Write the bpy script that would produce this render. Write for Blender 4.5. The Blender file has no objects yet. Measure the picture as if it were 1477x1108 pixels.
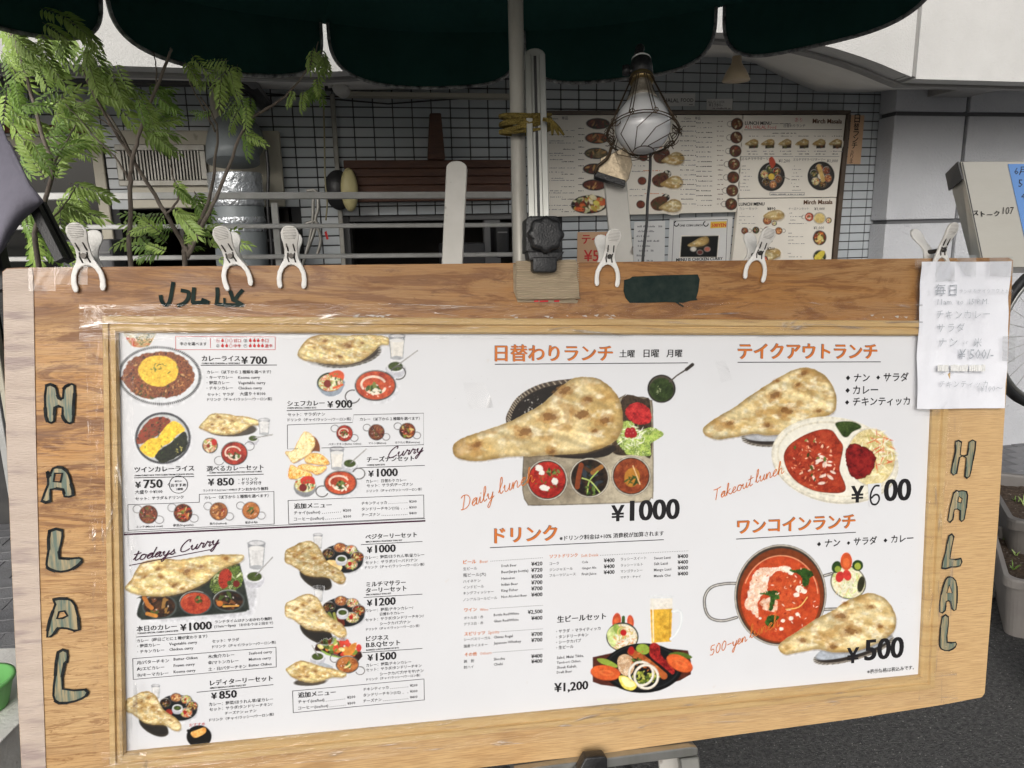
import bpy, bmesh, math, random
import numpy as np
from mathutils import Vector, Matrix
R = math.radians
scene = bpy.context.scene
C = scene.collection

# ------------------------------------------------------------------ camera
PW, PH, F = 1477.0, 1108.0, 1050.0          # size of the photograph the measurements were taken in
CAM = Vector((0.0, 0.0, 1.50))
PITCH, ROLL = R(12.0), R(1.2)
fw = Vector((0, math.cos(PITCH), -math.sin(PITCH)))
u0_ = Vector((0, math.sin(PITCH), math.cos(PITCH)))
r0_ = Vector((1, 0, 0))
rt = r0_ * math.cos(ROLL) - u0_ * math.sin(ROLL)
up = r0_ * math.sin(ROLL) + u0_ * math.cos(ROLL)
cam_d = bpy.data.cameras.new('camera'); cam = bpy.data.objects.new('camera', cam_d); C.objects.link(cam)
cam.matrix_world = Matrix(((rt.x, up.x, -fw.x, CAM.x), (rt.y, up.y, -fw.y, CAM.y), (rt.z, up.z, -fw.z, CAM.z), (0, 0, 0, 1)))
cam_d.sensor_width = 36; cam_d.sensor_fit = 'HORIZONTAL'; cam_d.lens = 36 * F / PW
cam_d.clip_start = 0.05; cam_d.clip_end = 600
scene.camera = cam

# ------------------------------------------------------------------ world, sun, exposure
SUN_EL, SUN_AZ = R(28), R(192)              # azimuth clockwise from +Y: high, behind the camera and to the left
w = bpy.data.worlds.new('World'); scene.world = w; w.use_nodes = True
nt = w.node_tree; nt.nodes.clear()
sky = nt.nodes.new('ShaderNodeTexSky'); sky.sky_type = 'NISHITA'; sky.sun_disc = False
sky.sun_elevation = SUN_EL; sky.sun_rotation = SUN_AZ; sky.air_density = 1.0; sky.dust_density = 4.0; sky.ozone_density = 0.6
hs = nt.nodes.new('ShaderNodeHueSaturation'); hs.inputs['Saturation'].default_value = 0.28
bg = nt.nodes.new('ShaderNodeBackground'); bg.inputs['Strength'].default_value = 0.13
wo = nt.nodes.new('ShaderNodeOutputWorld')
nt.links.new(sky.outputs[0], hs.inputs['Color']); nt.links.new(hs.outputs[0], bg.inputs[0]); nt.links.new(bg.outputs[0], wo.inputs[0])
sd = bpy.data.lights.new('sun', 'SUN'); sd.energy = 1.0; sd.angle = R(40); sd.color = (1.0, 0.965, 0.92)
so = bpy.data.objects.new('sun', sd); C.objects.link(so)
sdir = Vector((math.sin(SUN_AZ) * math.cos(SUN_EL), math.cos(SUN_AZ) * math.cos(SUN_EL), math.sin(SUN_EL)))
so.rotation_euler = sdir.to_track_quat('Z', 'Y').to_euler(); so.location = (-3, -6, 8)
vs = scene.view_settings; vs.view_transform = 'Standard'; vs.look = 'None'; vs.exposure = 0.12; vs.gamma = 1.0; vs.use_curve_mapping = False
scene.cycles.max_bounces = 6; scene.cycles.transparent_max_bounces = 12
scene.cycles.use_adaptive_sampling = True

# ------------------------------------------------------------------ measuring helpers
def ray(px, py):
    return rt * ((px - PW / 2) / F) - up * ((py - PH / 2) / F) + fw
def at(px, py, d):
    """the point seen at a pixel of the photograph, d metres along the view axis"""
    return CAM + ray(px, py) * d
def ground(px, py, z=0.0):
    r = ray(px, py); return CAM + r * ((z - CAM.z) / r.z)
def proj(p):
    q = Vector(p) - CAM; z = q.dot(fw)
    return (PW / 2 + F * q.dot(rt) / z, PH / 2 - F * q.dot(up) / z)

class Plane:
    """a flat surface of the place: eu to the right, ev up, n towards the street"""
    def __init__(s, o, eu, ev):
        s.o = Vector(o); s.eu = Vector(eu).normalized(); ev = Vector(ev)
        s.ev = (ev - s.eu * ev.dot(s.eu)).normalized(); s.n = s.eu.cross(s.ev)
    def hit(s, px, py, h=0.0):
        r = ray(px, py); t = ((s.o + s.n * h - CAM).dot(s.n)) / r.dot(s.n); return CAM + r * t
    def uv(s, px, py, h=0.0):
        q = s.hit(px, py, h) - s.o; return (q.dot(s.eu), q.dot(s.ev))
    def uvs(s, pts, h=0.0): return [s.uv(x, y, h) for x, y in pts]
    def w(s, u, v, h=0.0): return s.o + s.eu * u + s.ev * v + s.n * h
    def px(s, u, v, h=0.0): return proj(s.w(u, v, h))
    def shift(s, u, v, h=0.0): return Plane(s.w(u, v, h), s.eu, s.ev)
    def shiftpx(s, px, py, h=0.0): return Plane(s.hit(px, py, h), s.eu, s.ev)
    def mat(s):
        return Matrix(((s.eu.x, s.ev.x, s.n.x, s.o.x), (s.eu.y, s.ev.y, s.n.y, s.o.y), (s.eu.z, s.ev.z, s.n.z, s.o.z), (0, 0, 0, 1)))
def cam2w(v): return rt * v[0] - up * v[1] + fw * v[2]

ORG = {}
def tag(o, label=None, cat=None, group=None, kind=None):
    if label: o['label'] = label
    if cat: o['category'] = cat
    if group: o['group'] = group
    if kind: o['kind'] = kind
    return o
def empty(name, loc=(0, 0, 0), label=None, cat=None, group=None, plane=None):
    o = bpy.data.objects.new(name, None); C.objects.link(o); o.empty_display_size = 0.1
    if plane is not None: o.matrix_world = plane.mat()
    else: o.location = loc
    ORG[o.name] = Vector((0, 0, 0)) if plane is not None else Vector(loc)
    return tag(o, label, cat, group)

class MB:
    def __init__(s): s.v = []; s.f = []; s.m = []; s.sm = []; s.cm = 0; s.cs = False
    def add(s, vs, fs):
        b = len(s.v); s.v += [tuple(p) for p in vs]
        for f in fs: s.f.append(tuple(b + i for i in f)); s.m.append(s.cm); s.sm.append(s.cs)
        return s
    def box(s, a, b):
        x0, y0, z0 = a; x1, y1, z1 = b
        if x0 > x1: x0, x1 = x1, x0
        if y0 > y1: y0, y1 = y1, y0
        if z0 > z1: z0, z1 = z1, z0
        return s.add([(x0,y0,z0),(x1,y0,z0),(x1,y1,z0),(x0,y1,z0),(x0,y0,z1),(x1,y0,z1),(x1,y1,z1),(x0,y1,z1)],
                     [(0,3,2,1),(4,5,6,7),(0,1,5,4),(1,2,6,5),(2,3,7,6),(3,0,4,7)])
    def prism(s, poly, z0, z1):
        n = len(poly)
        a = sum(poly[i][0]*poly[(i+1)%n][1]-poly[(i+1)%n][0]*poly[i][1] for i in range(n))
        if a < 0: poly = poly[::-1]
        return s.add([(x,y,z0) for x,y in poly]+[(x,y,z1) for x,y in poly],
            [tuple(range(n))[::-1], tuple(range(n,2*n))]+[(i,(i+1)%n,n+(i+1)%n,n+i) for i in range(n)])
    def hexa(s, bot, top):
        """8 corner solid: two matching quads"""
        return s.add(list(bot)+list(top), [(3,2,1,0),(4,5,6,7),(0,1,5,4),(1,2,6,5),(2,3,7,6),(3,0,4,7)])
    def tube(s, pts, r, seg=10, cap=True, closed=False):
        pts = [Vector(p) for p in pts]; n = len(pts)
        rr = r if isinstance(r, (list, tuple)) else [r]*n
        t0 = (pts[1]-pts[0]).normalized()
        ref = Vector((0,0,1)) if abs(t0.z) < .9 else Vector((1,0,0))
        a = t0.cross(ref).normalized(); vs = []
        for i, p in enumerate(pts):
            if closed: t = (pts[(i+1)%n]-pts[i-1]).normalized()
            else: t = (pts[min(i+1,n-1)]-pts[max(i-1,0)]).normalized()
            a = (a - t*a.dot(t)).normalized(); b = t.cross(a)
            vs += [p + (a*math.cos(2*math.pi*k/seg)+b*math.sin(2*math.pi*k/seg))*rr[i] for k in range(seg)]
        fs = []
        for i in range(n if closed else n-1):
            j = (i+1)%n
            for k in range(seg): fs.append((i*seg+k, i*seg+(k+1)%seg, j*seg+(k+1)%seg, j*seg+k))
        old = s.cs; s.cs = True; s.add(vs, fs); s.cs = old
        if cap and not closed:
            b = len(s.v)-len(vs)
            s.f += [tuple(b+k for k in range(seg))[::-1], tuple(b+(n-1)*seg+k for k in range(seg))]; s.m += [s.cm]*2; s.sm += [False]*2
        return s
    def lathe(s, prof, c=(0,0,0), axis='z', seg=24, smooth=True):
        """prof: (radius, height) pairs round an axis through c"""
        vs = []
        for r, h in prof:
            for k in range(seg):
                a = 2*math.pi*k/seg; x, y = r*math.cos(a), r*math.sin(a)
                vs.append((c[0]+x, c[1]+y, c[2]+h) if axis=='z' else ((c[0]+h, c[1]+x, c[2]+y) if axis=='x' else (c[0]+y, c[1]+h, c[2]+x)))
        n = len(prof); fs = [(i*seg+k, i*seg+(k+1)%seg, (i+1)*seg+(k+1)%seg, (i+1)*seg+k) for i in range(n-1) for k in range(seg)]
        fs += [tuple(range(seg))[::-1], tuple((n-1)*seg+k for k in range(seg))]
        old = s.cs; s.cs = smooth; s.add(vs, fs); s.cs = old; return s
    def ribbon(s, pts, wd, z=0.0, closed=False, zt=None):
        """flat painted line of width wd (m) in a surface's own plane"""
        P = [Vector((p[0], p[1])) for p in pts]; n = len(P)
        if n < 2: return s
        vs = []
        for i in range(n):
            if closed: t = P[(i+1)%n]-P[i-1]
            else: t = P[min(i+1,n-1)]-P[max(i-1,0)]
            if t.length < 1e-9: t = Vector((1,0))
            t.normalize(); nn = Vector((-t.y, t.x))*wd/2
            if not closed and i == 0: P0 = P[i]-t*wd*.3
            elif not closed and i == n-1: P0 = P[i]+t*wd*.3
            else: P0 = P[i]
            vs += [(P0.x-nn.x, P0.y-nn.y, z), (P0.x+nn.x, P0.y+nn.y, z)]
        m = n if closed else n-1
        return s.add(vs, [(2*i, (2*i+2)%(2*n), (2*i+3)%(2*n), 2*i+1) for i in range(m)])
    def flat(s, poly, z=0.0):
        n = len(poly)
        a = sum(poly[i][0]*poly[(i+1)%n][1]-poly[(i+1)%n][0]*poly[i][1] for i in range(n))
        if a < 0: poly = poly[::-1]
        return s.add([(x,y,z) for x,y in poly], [tuple(range(n))])
    def grid(s, fn, nu, nv):
        vs = [fn(i/nu, j/nv) for j in range(nv+1) for i in range(nu+1)]
        fs = [(j*(nu+1)+i, j*(nu+1)+i+1, (j+1)*(nu+1)+i+1, (j+1)*(nu+1)+i) for j in range(nv) for i in range(nu)]
        old = s.cs; s.cs = True; s.add(vs, fs); s.cs = old; return s
    def mesh(s, name, mats, bevel=0, seg=1):
        me = bpy.data.meshes.new(name); me.from_pydata(s.v, [], s.f)
        for m in (mats if isinstance(mats, (list, tuple)) else [mats]): me.materials.append(m)
        me.polygons.foreach_set('material_index', s.m); me.polygons.foreach_set('use_smooth', s.sm)
        if bevel:
            bm = bmesh.new(); bm.from_mesh(me)
            bmesh.ops.remove_doubles(bm, verts=bm.verts, dist=1e-6)
            es = [e for e in bm.edges if len(e.link_faces)==2 and e.calc_face_angle(0) > R(35)]
            bmesh.ops.bevel(bm, geom=es, offset=bevel, segments=seg, profile=.6, affect='EDGES', clamp_overlap=True)
            if seg > 1:
                for f in bm.faces: f.smooth = True
            bm.to_mesh(me); bm.free()
        me.update(); return me
    def obj(s, name, mats, parent=None, plane=None, org=None, bevel=0, seg=1, **kw):
        """plane given: vertices are in that surface's own axes; otherwise they are world points"""
        if plane is None:
            o0 = ORG[parent.name] if parent is not None else Vector(org if org is not None else (0,0,0))
            if o0.length > 0: s.v = [(p[0]-o0.x, p[1]-o0.y, p[2]-o0.z) for p in s.v]
        me = s.mesh(name, mats, bevel, seg); o = bpy.data.objects.new(name, me); C.objects.link(o)
        if parent is not None: o.parent = parent
        elif plane is not None: o.matrix_world = plane.mat()
        else: o.location = o0
        ORG[o.name] = (ORG[parent.name] if parent is not None else (Vector((0,0,0)) if plane is not None else o0))
        return tag(o, **kw)
def link_obj(name, me, parent=None, **kw):
    o = bpy.data.objects.new(name, me); C.objects.link(o); o.parent = parent
    return tag(o, **kw)
def smooth_pts(P, k=6, closed=False):
    P = [tuple(p) for p in P]; n = len(P); out = []
    for i in range(n if closed else n-1):
        g = (lambda j: P[j % n]) if closed else (lambda j: P[min(max(j,0),n-1)])
        a, b, c, d = g(i-1), g(i), g(i+1), g(i+2)
        for q in range(k):
            t = q/k; out.append(tuple(.5*((2*b[j])+(-a[j]+c[j])*t+(2*a[j]-5*b[j]+4*c[j]-d[j])*t*t+(-a[j]+3*b[j]-3*c[j]+d[j])*t**3) for j in range(len(b))))
    if not closed: out.append(P[-1])
    return out

# ------------------------------------------------------------------ materials
def lin(c):
    c = c/255.0; return c/12.92 if c <= .04045 else ((c+.055)/1.055)**2.4
def rgb(r, g, b, k=1.0): return (lin(r)*k, lin(g)*k, lin(b)*k, 1)
def mat(name, col, rough=.6, metal=0, var=None, scale=8, stretch=(1,1,1), detail=4, bump=0, bscale=None, lo=.35, hi=.65,
        spots=None, sscale=30, slo=.6, shi=.75, coat=0, trans=0, spec=.5, rvar=0, dist=0.0):
    """principled material, colour broken up by one or two noises in object space"""
    m = bpy.data.materials.new(name); m.use_nodes = True; t = m.node_tree; N = t.nodes; L = t.links
    b = N['Principled BSDF']; b.inputs['Base Color'].default_value = col; b.inputs['Roughness'].default_value = rough
    b.inputs['Metallic'].default_value = metal; b.inputs['Specular IOR Level'].default_value = spec
    if coat: b.inputs['Coat Weight'].default_value = coat; b.inputs['Coat Roughness'].default_value = .15
    if trans: b.inputs['Transmission Weight'].default_value = trans
    tc = N.new('ShaderNodeTexCoord'); mp = N.new('ShaderNodeMapping'); mp.inputs['Scale'].default_value = stretch
    L.new(tc.outputs['Object'], mp.inputs[0]); src = None
    if var is not None:
        nz = N.new('ShaderNodeTexNoise'); nz.inputs['Scale'].default_value = scale; nz.inputs['Detail'].default_value = detail; nz.inputs['Roughness'].default_value = .65
        nz.inputs['Distortion'].default_value = dist
        rp = N.new('ShaderNodeMapRange'); rp.inputs[1].default_value = lo; rp.inputs[2].default_value = hi
        mx = N.new('ShaderNodeMix'); mx.data_type = 'RGBA'; mx.inputs[6].default_value = col; mx.inputs[7].default_value = var
        L.new(mp.outputs[0], nz.inputs[0]); L.new(nz.outputs[0], rp.inputs[0]); L.new(rp.outputs[0], mx.inputs[0]); src = mx.outputs[2]
        if rvar:
            r2 = N.new('ShaderNodeMapRange'); r2.inputs[1].default_value = .3; r2.inputs[2].default_value = .7; r2.inputs[3].default_value = max(rough-rvar,.02); r2.inputs[4].default_value = min(rough+rvar,1)
            L.new(nz.outputs[0], r2.inputs[0]); L.new(r2.outputs[0], b.inputs['Roughness'])
    if spots is not None:
        n2 = N.new('ShaderNodeTexNoise'); n2.inputs['Scale'].default_value = sscale; n2.inputs['Detail'].default_value = 3
        r3 = N.new('ShaderNodeMapRange'); r3.inputs[1].default_value = slo; r3.inputs[2].default_value = shi
        m2 = N.new('ShaderNodeMix'); m2.data_type = 'RGBA'; m2.inputs[6].default_value = col; m2.inputs[7].default_value = spots
        L.new(mp.outputs[0], n2.inputs[0]); L.new(n2.outputs[0], r3.inputs[0]); L.new(r3.outputs[0], m2.inputs[0])
        if src: L.new(src, m2.inputs[6])
        src = m2.outputs[2]
    if src: L.new(src, b.inputs['Base Color'])
    if bump:
        n3 = N.new('ShaderNodeTexNoise'); n3.inputs['Scale'].default_value = bscale or scale*4; n3.inputs['Detail'].default_value = 5
        bp = N.new('ShaderNodeBump'); bp.inputs['Strength'].default_value = min(bump,1); bp.inputs['Distance'].default_value = .004*max(1,bump)
        L.new(mp.outputs[0], n3.inputs[0]); L.new(n3.outputs[0], bp.inputs['Height']); L.new(bp.outputs[0], b.inputs['Normal'])
    return m
M = {}
M['paper'] = mat('poster_paper', (.685,.692,.712,1), .36, bump=.5, bscale=5, var=(.660,.664,.682,1), scale=3, spots=(.66,.65,.65,1), sscale=60, slo=.69, shi=.76, spec=.35)
M['ink'] = mat('black_ink', (.012,.011,.013,1), .5, spec=.3)
M['grey_ink'] = mat('grey_ink', (.032,.032,.036,1), .5, spec=.3)
M['pale_ink'] = mat('pale_grey_ink', (.18,.18,.19,1), .5, spec=.3)
M['red_ink'] = mat('red_ink', rgb(190,50,50), .5, spec=.3)
M['orange_ink'] = mat('orange_ink', rgb(206,118,50), .5, var=rgb(192,104,48), scale=90, spec=.3)
M['shade_ink'] = mat('brown_grey_ink', rgb(120,100,95), .5, spec=.3)
M['purple_ink'] = mat('dark_purple_ink', rgb(62,25,48), .5, spec=.3)

def vcol_mat(name, rough=.42, spec=.35):
    m = bpy.data.materials.new(name); m.use_nodes = True; t = m.node_tree; b = t.nodes['Principled BSDF']
    a = t.nodes.new('ShaderNodeVertexColor'); a.layer_name = 'print'; t.links.new(a.outputs[0], b.inputs['Base Color'])
    b.inputs['Roughness'].default_value = rough; b.inputs['Specular IOR Level'].default_value = spec
    return m
M['print'] = vcol_mat('printed_picture')

# ------------------------------------------------------------------ lettering
_tc = bpy.data.curves.new('t', 'FONT'); _to = bpy.data.objects.new('t', _tc); C.objects.link(_to)
_cache = {}
def glyphs(s, off, res):
    k = (s, off, res)
    if k not in _cache:
        _tc.body = s; _tc.size = 1; _tc.offset = off; _tc.resolution_u = res; _tc.fill_mode = 'FRONT'
        bpy.context.view_layer.update()
        me = bpy.data.meshes.new_from_object(_to.evaluated_get(bpy.context.evaluated_depsgraph_get()))
        v = np.zeros(len(me.vertices)*3); me.vertices.foreach_get('co', v)
        _cache[k] = (v.reshape(-1,3), [tuple(p.vertices) for p in me.polygons]); bpy.data.meshes.remove(me)
    return _cache[k]
def eu_to(pl, u, v, x1, h=0):
    """how far along the surface's right axis one must go for the photograph's column x1"""
    p = pl.w(u, v, h) - CAM; e = pl.eu; k = (x1-PW/2)/F
    return (k*p.dot(fw)-p.dot(rt))/(e.dot(rt)-k*e.dot(fw))
def txt(mb, pl, s, x0, x1, y, bold=0.0, z=.0006, hs=1.0, res=1, skew=0.0, slot=None, y1=None, em=False):
    heavy = 2 if bold >= .03 else 1 if bold >= .018 else 0
    if heavy: bold = .004 if any('\u4e00' <= c <= '\u9fff' for c in s) else .010; res = max(res, 2)
    v, fs = glyphs(s, bold, res)
    if not len(v): return
    u, vv = pl.uv(x0, y)
    if y1 is not None:
        uu, v1 = pl.uv(x1, y1); L = math.hypot(uu-u, v1-vv); ang = math.atan2(v1-vv, uu-u)
    else: L = eu_to(pl, u, vv, x1); ang = 0
    a, b = v[:,0].min(), v[:,0].max(); k = L/(b-a)
    if em: k = L/1.02; a = 0
    X = (v[:,0]-a)*k + v[:,1]*k*skew; Y = v[:,1]*k*hs
    c_, s_ = math.cos(ang), math.sin(ang)
    if slot is not None: mb.cm = slot
    reps = [(0, 0)] if not heavy else [(0, 0), (.035, .00004), (.018, .00008)]
    for sh, dz_ in reps:
        o = sh*k*(1 if heavy < 2 else 1.5); mb.add(np.stack([u+(X+o)*c_-Y*s_, vv+(X+o)*s_+Y*c_, np.full(len(v), z+dz_)], 1).tolist(), fs)
def line(mb, pl, pts, wpx=1.0, z=.0005, closed=False, slot=None):
    P = pl.uvs(pts); d = (pl.hit(*pts[0])-CAM).dot(fw)
    if slot is not None: mb.cm = slot
    if closed:
        n = len(P)
        for i in range(n): mb.ribbon([P[i], P[(i+1)%n]], wpx*d/F, z+i*.00001)
    else: mb.ribbon(P, wpx*d/F, z)
def dots(mb, pl, x0, y0, x1, y1, step=2.4, wpx=.9, z=.0005, slot=None):
    n = max(2, int((x1-x0)/step)); d = (pl.hit(x0,y0)-CAM).dot(fw)*wpx/F/2
    if slot is not None: mb.cm = slot
    for i in range(n):
        t = i/(n-1); u, v = pl.uv(x0+(x1-x0)*t, y0+(y1-y0)*t)
        mb.add([(u-d,v-d,z),(u+d,v-d,z),(u+d,v+d,z),(u-d,v+d,z)], [(0,1,2,3)])
# one-stroke handwriting: x, y in x-heights
HW = {
 't': (.75, [[(.1,.25),(.38,1.0),(.5,1.9),(.42,1.2),(.3,.35),(.45,.0),(.75,.25)], [(.05,1.25),(.85,1.4)]]),
 'o': (.9, [[(.1,.3),(.25,.9),(.6,1.0),(.8,.6),(.6,.05),(.25,.05),(.15,.5),(.4,.95),(.95,.75)]]),
 'd': (.95, [[(.1,.3),(.7,.95),(.35,.95),(.12,.4),(.3,.0),(.65,.35),(1.0,2.1),(.78,.8),(.7,.1),(.98,.2)]]),
 'a': (.95, [[(.1,.3),(.7,.95),(.35,.95),(.12,.4),(.3,.0),(.6,.3),(.78,.95),(.66,.2),(.8,.0),(.98,.25)]]),
 'y': (.9, [[(.05,.6),(.2,.95),(.22,.3),(.4,.05),(.65,.4),(.82,.95),(.6,-.2),(.3,-1.1),(.1,-.9),(.4,-.3),(.95,.3)]]),
 's': (.7, [[(.05,.2),(.4,.7),(.5,1.05),(.5,.7),(.65,.3),(.45,.0),(.15,.1),(.45,.1),(.75,.25)]]),
 'C': (1.3, [[(1.1,1.7),(1.15,2.1),(.8,2.05),(.35,1.4),(.15,.6),(.35,.05),(.8,.05),(1.25,.35)]]),
 'u': (1.0, [[(.05,.6),(.2,.95),(.18,.3),(.35,.0),(.65,.35),(.8,.95),(.72,.2),(.85,.0),(1.02,.25)]]),
 'r': (.75, [[(.0,.25),(.22,.95),(.28,1.05),(.35,.8),(.6,.85),(.5,.2),(.6,.0),(.78,.25)]]),
 'D': (1.3, [[(.5,1.95),(.35,.9),(.2,.05),(.0,.1),(.5,.0),(1.0,.4),(1.15,1.2),(.85,1.85),(.3,2.0),(.05,1.75)]]),
 'i': (.5, [[(.0,.25),(.22,.95),(.18,.25),(.3,.0),(.52,.25)], [(.3,1.35),(.33,1.45)]]),
 'l': (.55, [[(.0,.2),(.4,1.4),(.42,2.1),(.25,1.9),(.15,.5),(.28,.0),(.56,.25)]]),
 'n': (1.0, [[(.0,.25),(.18,.95),(.15,.0),(.3,.6),(.55,.98),(.68,.7),(.65,.15),(.78,.0),(1.02,.25)]]),
 'c': (.8, [[(.1,.3),(.65,.9),(.4,1.0),(.12,.5),(.25,.03),(.55,.05),(.85,.3)]]),
 'h': (.95, [[(.0,.2),(.35,1.5),(.38,2.1),(.22,1.8),(.12,.0),(.25,.6),(.5,.98),(.63,.7),(.6,.15),(.72,.0),(.97,.25)]]),
 'T': (1.1, [[(.0,1.9),(.5,1.85),(1.15,2.0)], [(.6,1.9),(.5,1.0),(.35,.0)]]),
 'k': (.95, [[(.0,.2),(.35,1.5),(.38,2.1),(.22,1.8),(.12,.0)], [(.65,1.0),(.2,.5),(.45,.3),(.7,.0),(.97,.2)]]),
 'e': (.75, [[(.05,.3),(.5,.6),(.55,.95),(.3,.95),(.12,.4),(.3,.0),(.75,.25)]]),
 '5': (1.0, [[(.85,1.8),(.3,1.75),(.22,1.0),(.6,1.1),(.75,.6),(.5,.05),(.1,.15)]]),
 '0': (1.0, [[(.55,1.8),(.2,1.2),(.15,.4),(.4,.0),(.75,.5),(.8,1.4),(.55,1.8)]]),
 '-': (.9, [[(.1,.75),(.75,.8)]]), ' ': (.75, []),
}
def script(mb, pl, s, x0, y0, x1, y1, wpx=1.3, z=.001, slot=None, hk=1.0, sl=.25):
    a, b = Vector(pl.uv(x0,y0)), Vector(pl.uv(x1,y1)); e = b-a; W = sum(HW[c][0] for c in s); k = e.length/W; e.normalize(); n = Vector((-e.y,e.x))
    wd = wpx*(pl.hit(x0,y0)-CAM).dot(fw)/F; X = 0
    if slot is not None: mb.cm = slot
    for i, c in enumerate(s):
        wdt, st = HW[c]
        for q in st:
            P = [a+e*((X+p[0]+p[1]*sl)*k)+n*(p[1]*k*hk) for p in (smooth_pts(q,4) if len(q)>2 else q)]
            mb.ribbon(P, wd, z+(i%3)*.00003)
        X += wdt
# ------------------------------------------------------------------ flat printed pictures: colour painted with numpy into a fine grid on the sheet
def _h(ix, iy, s):
    h = (ix.astype(np.int64)*374761393 + iy.astype(np.int64)*668265263 + s*974634777) & 0xffffffff
    h = ((h ^ (h >> 13))*1274126177) & 0xffffffff; return ((h ^ (h >> 16)) & 0xffff)/65535.0
def vn(x, y, s=0):
    ix, iy = np.floor(x), np.floor(y); fx, fy = x-ix, y-iy; fx = fx*fx*(3-2*fx); fy = fy*fy*(3-2*fy)
    a, b, c, d = _h(ix,iy,s), _h(ix+1,iy,s), _h(ix,iy+1,s), _h(ix+1,iy+1,s)
    return (a*(1-fx)+b*fx)*(1-fy)+(c*(1-fx)+d*fx)*fy
def fbm(x, y, s=0, o=4, dk=.55):
    t = 0; a = .5; n = 0
    for i in range(o): t = t+a*vn(x*2**i, y*2**i, s+i*17); n += a; a *= dk
    return t/n
def ss(a, b, x): t = np.clip((x-a)/(b-a),0,1); return t*t*(3-2*t)
KA = .84
def L3(c): return np.array([min(lin(v)*KA, .84) for v in c])
class Art:
    def __init__(s, pl, x0, y0, x1, y1, cell=.001, base=(.677,.683,.702)):
        P = pl.uvs([(x0,y0),(x1,y0),(x1,y1),(x0,y1)]); us = [p[0] for p in P]; vs_ = [p[1] for p in P]
        s.pl = pl; s.u = np.arange(min(us), max(us)+cell, cell); s.v = np.arange(max(vs_), min(vs_)-cell, -cell)
        U, V = np.meshgrid(s.u, s.v); s.U, s.V = U, V
        o, e, f = pl.o-CAM, pl.eu, pl.ev
        def comp(ax): return o.dot(ax)+U*e.dot(ax)+V*f.dot(ax)
        Z = comp(fw); s.X = PW/2+F*comp(rt)/Z; s.Y = PH/2-F*comp(up)/Z
        s.base = np.array(base); s.c = np.zeros(U.shape+(3,))+s.base; s.a = np.zeros(U.shape)
        s.pp = abs((s.X[0,-1]-s.X[0,0])/max(len(s.u)-1,1))
        s.T = (1,0,0,1,0,0)
    def tf(s, a=1, rot=0, cx=0, cy=0, ay=None):
        """local picture coordinates -> photograph pixels"""
        ay = a if ay is None else ay; c, n = math.cos(rot), math.sin(rot); s.T = (a*c, -ay*n, a*n, ay*c, cx, cy); return s
    def P(s, x, y): T = s.T; return (T[0]*x+T[1]*y+T[4], T[2]*x+T[3]*y+T[5])
    def K(s): T = s.T; return math.sqrt(abs(T[0]*T[3]-T[1]*T[2]))
    def win(s, x0, y0, x1, y1):
        r = s.Y[:, [0, s.Y.shape[1]//2, -1]]; q = s.X[[0, s.X.shape[0]//2, -1], :]
        m = (r.max(1) >= y0-2) & (r.min(1) <= y1+2); n = (q.max(0) >= x0-2) & (q.min(0) <= x1+2)
        i, j = np.nonzero(m)[0], np.nonzero(n)[0]
        if not len(i) or not len(j): return None
        return (slice(i[0], i[-1]+1), slice(j[0], j[-1]+1))
    def put(s, w, m, col, op=1.0, cover=True):
        m = np.clip(m,0,1)*op; c = L3(col) if isinstance(col, tuple) else col
        s.c[w] = s.c[w]*(1-m[...,None])+c*m[...,None]
        if cover: s.a[w] = np.maximum(s.a[w], m)
    def ell(s, x, y, rx, ry=None, rot=0, col=(0,0,0), op=1.0, soft=.8, rough=0, seed=0, tex=None):
        ry = rx if ry is None else ry; x, y = s.P(x, y); k = s.K(); rx *= k; ry *= k
        rot += math.atan2(s.T[2], s.T[0]); r = max(rx, ry)*1.3+2
        w = s.win(x-r, y-r, x+r, y+r)
        if w is None: return
        X, Y = s.X[w]-x, s.Y[w]-y; c, n = math.cos(rot), math.sin(rot); a = (X*c+Y*n)/rx; b = (-X*n+Y*c)/ry
        d = np.sqrt(a*a+b*b)
        if rough: d = d+rough*(fbm(s.X[w]/max(rx,ry)*2.2, s.Y[w]/max(rx,ry)*2.2, seed)-.5)*2
        m = ss(soft, -soft, (d-1)*min(rx,ry))
        s.put(w, m, tex(s.X[w], s.Y[w]) if tex else col, op); return
    def poly(s, pts, col=(0,0,0), smooth=4, op=1.0, soft=.8, tex=None, rough=0, seed=0, edge=None, ew=2.0):
        P = smooth_pts(pts, smooth, True) if smooth else pts
        P = np.array([s.P(*p) for p in P]); x0, y0 = P.min(0); x1, y1 = P.max(0); w = s.win(x0-3, y0-3, x1+3, y1+3)
        if w is None: return
        X, Y = s.X[w], s.Y[w]; D = np.full(X.shape, 1e9); ins = np.zeros(X.shape, bool); n = len(P)
        for i in range(n):
            ax, ay = P[i]; bx, by = P[(i+1)%n]; dx, dy = bx-ax, by-ay; q = dx*dx+dy*dy
            if q < 1e-9: continue
            t = np.clip(((X-ax)*dx+(Y-ay)*dy)/q, 0, 1); D = np.minimum(D, (X-ax-t*dx)**2+(Y-ay-t*dy)**2)
            ins ^= ((ay > Y) != (by > Y)) & (X < (bx-ax)*(Y-ay)/((by-ay) if by != ay else 1e-9)+ax)
        D = np.sqrt(D)*np.where(ins, -1, 1)
        if rough: D = D+rough*(fbm(X/5, Y/5, seed)-.5)*2
        m = ss(soft, -soft, D); s.put(w, m, tex(X, Y) if tex else col, op)
        if edge is not None: s.put(w, m*ss(-ew, 0, D), edge, .75)
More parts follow.
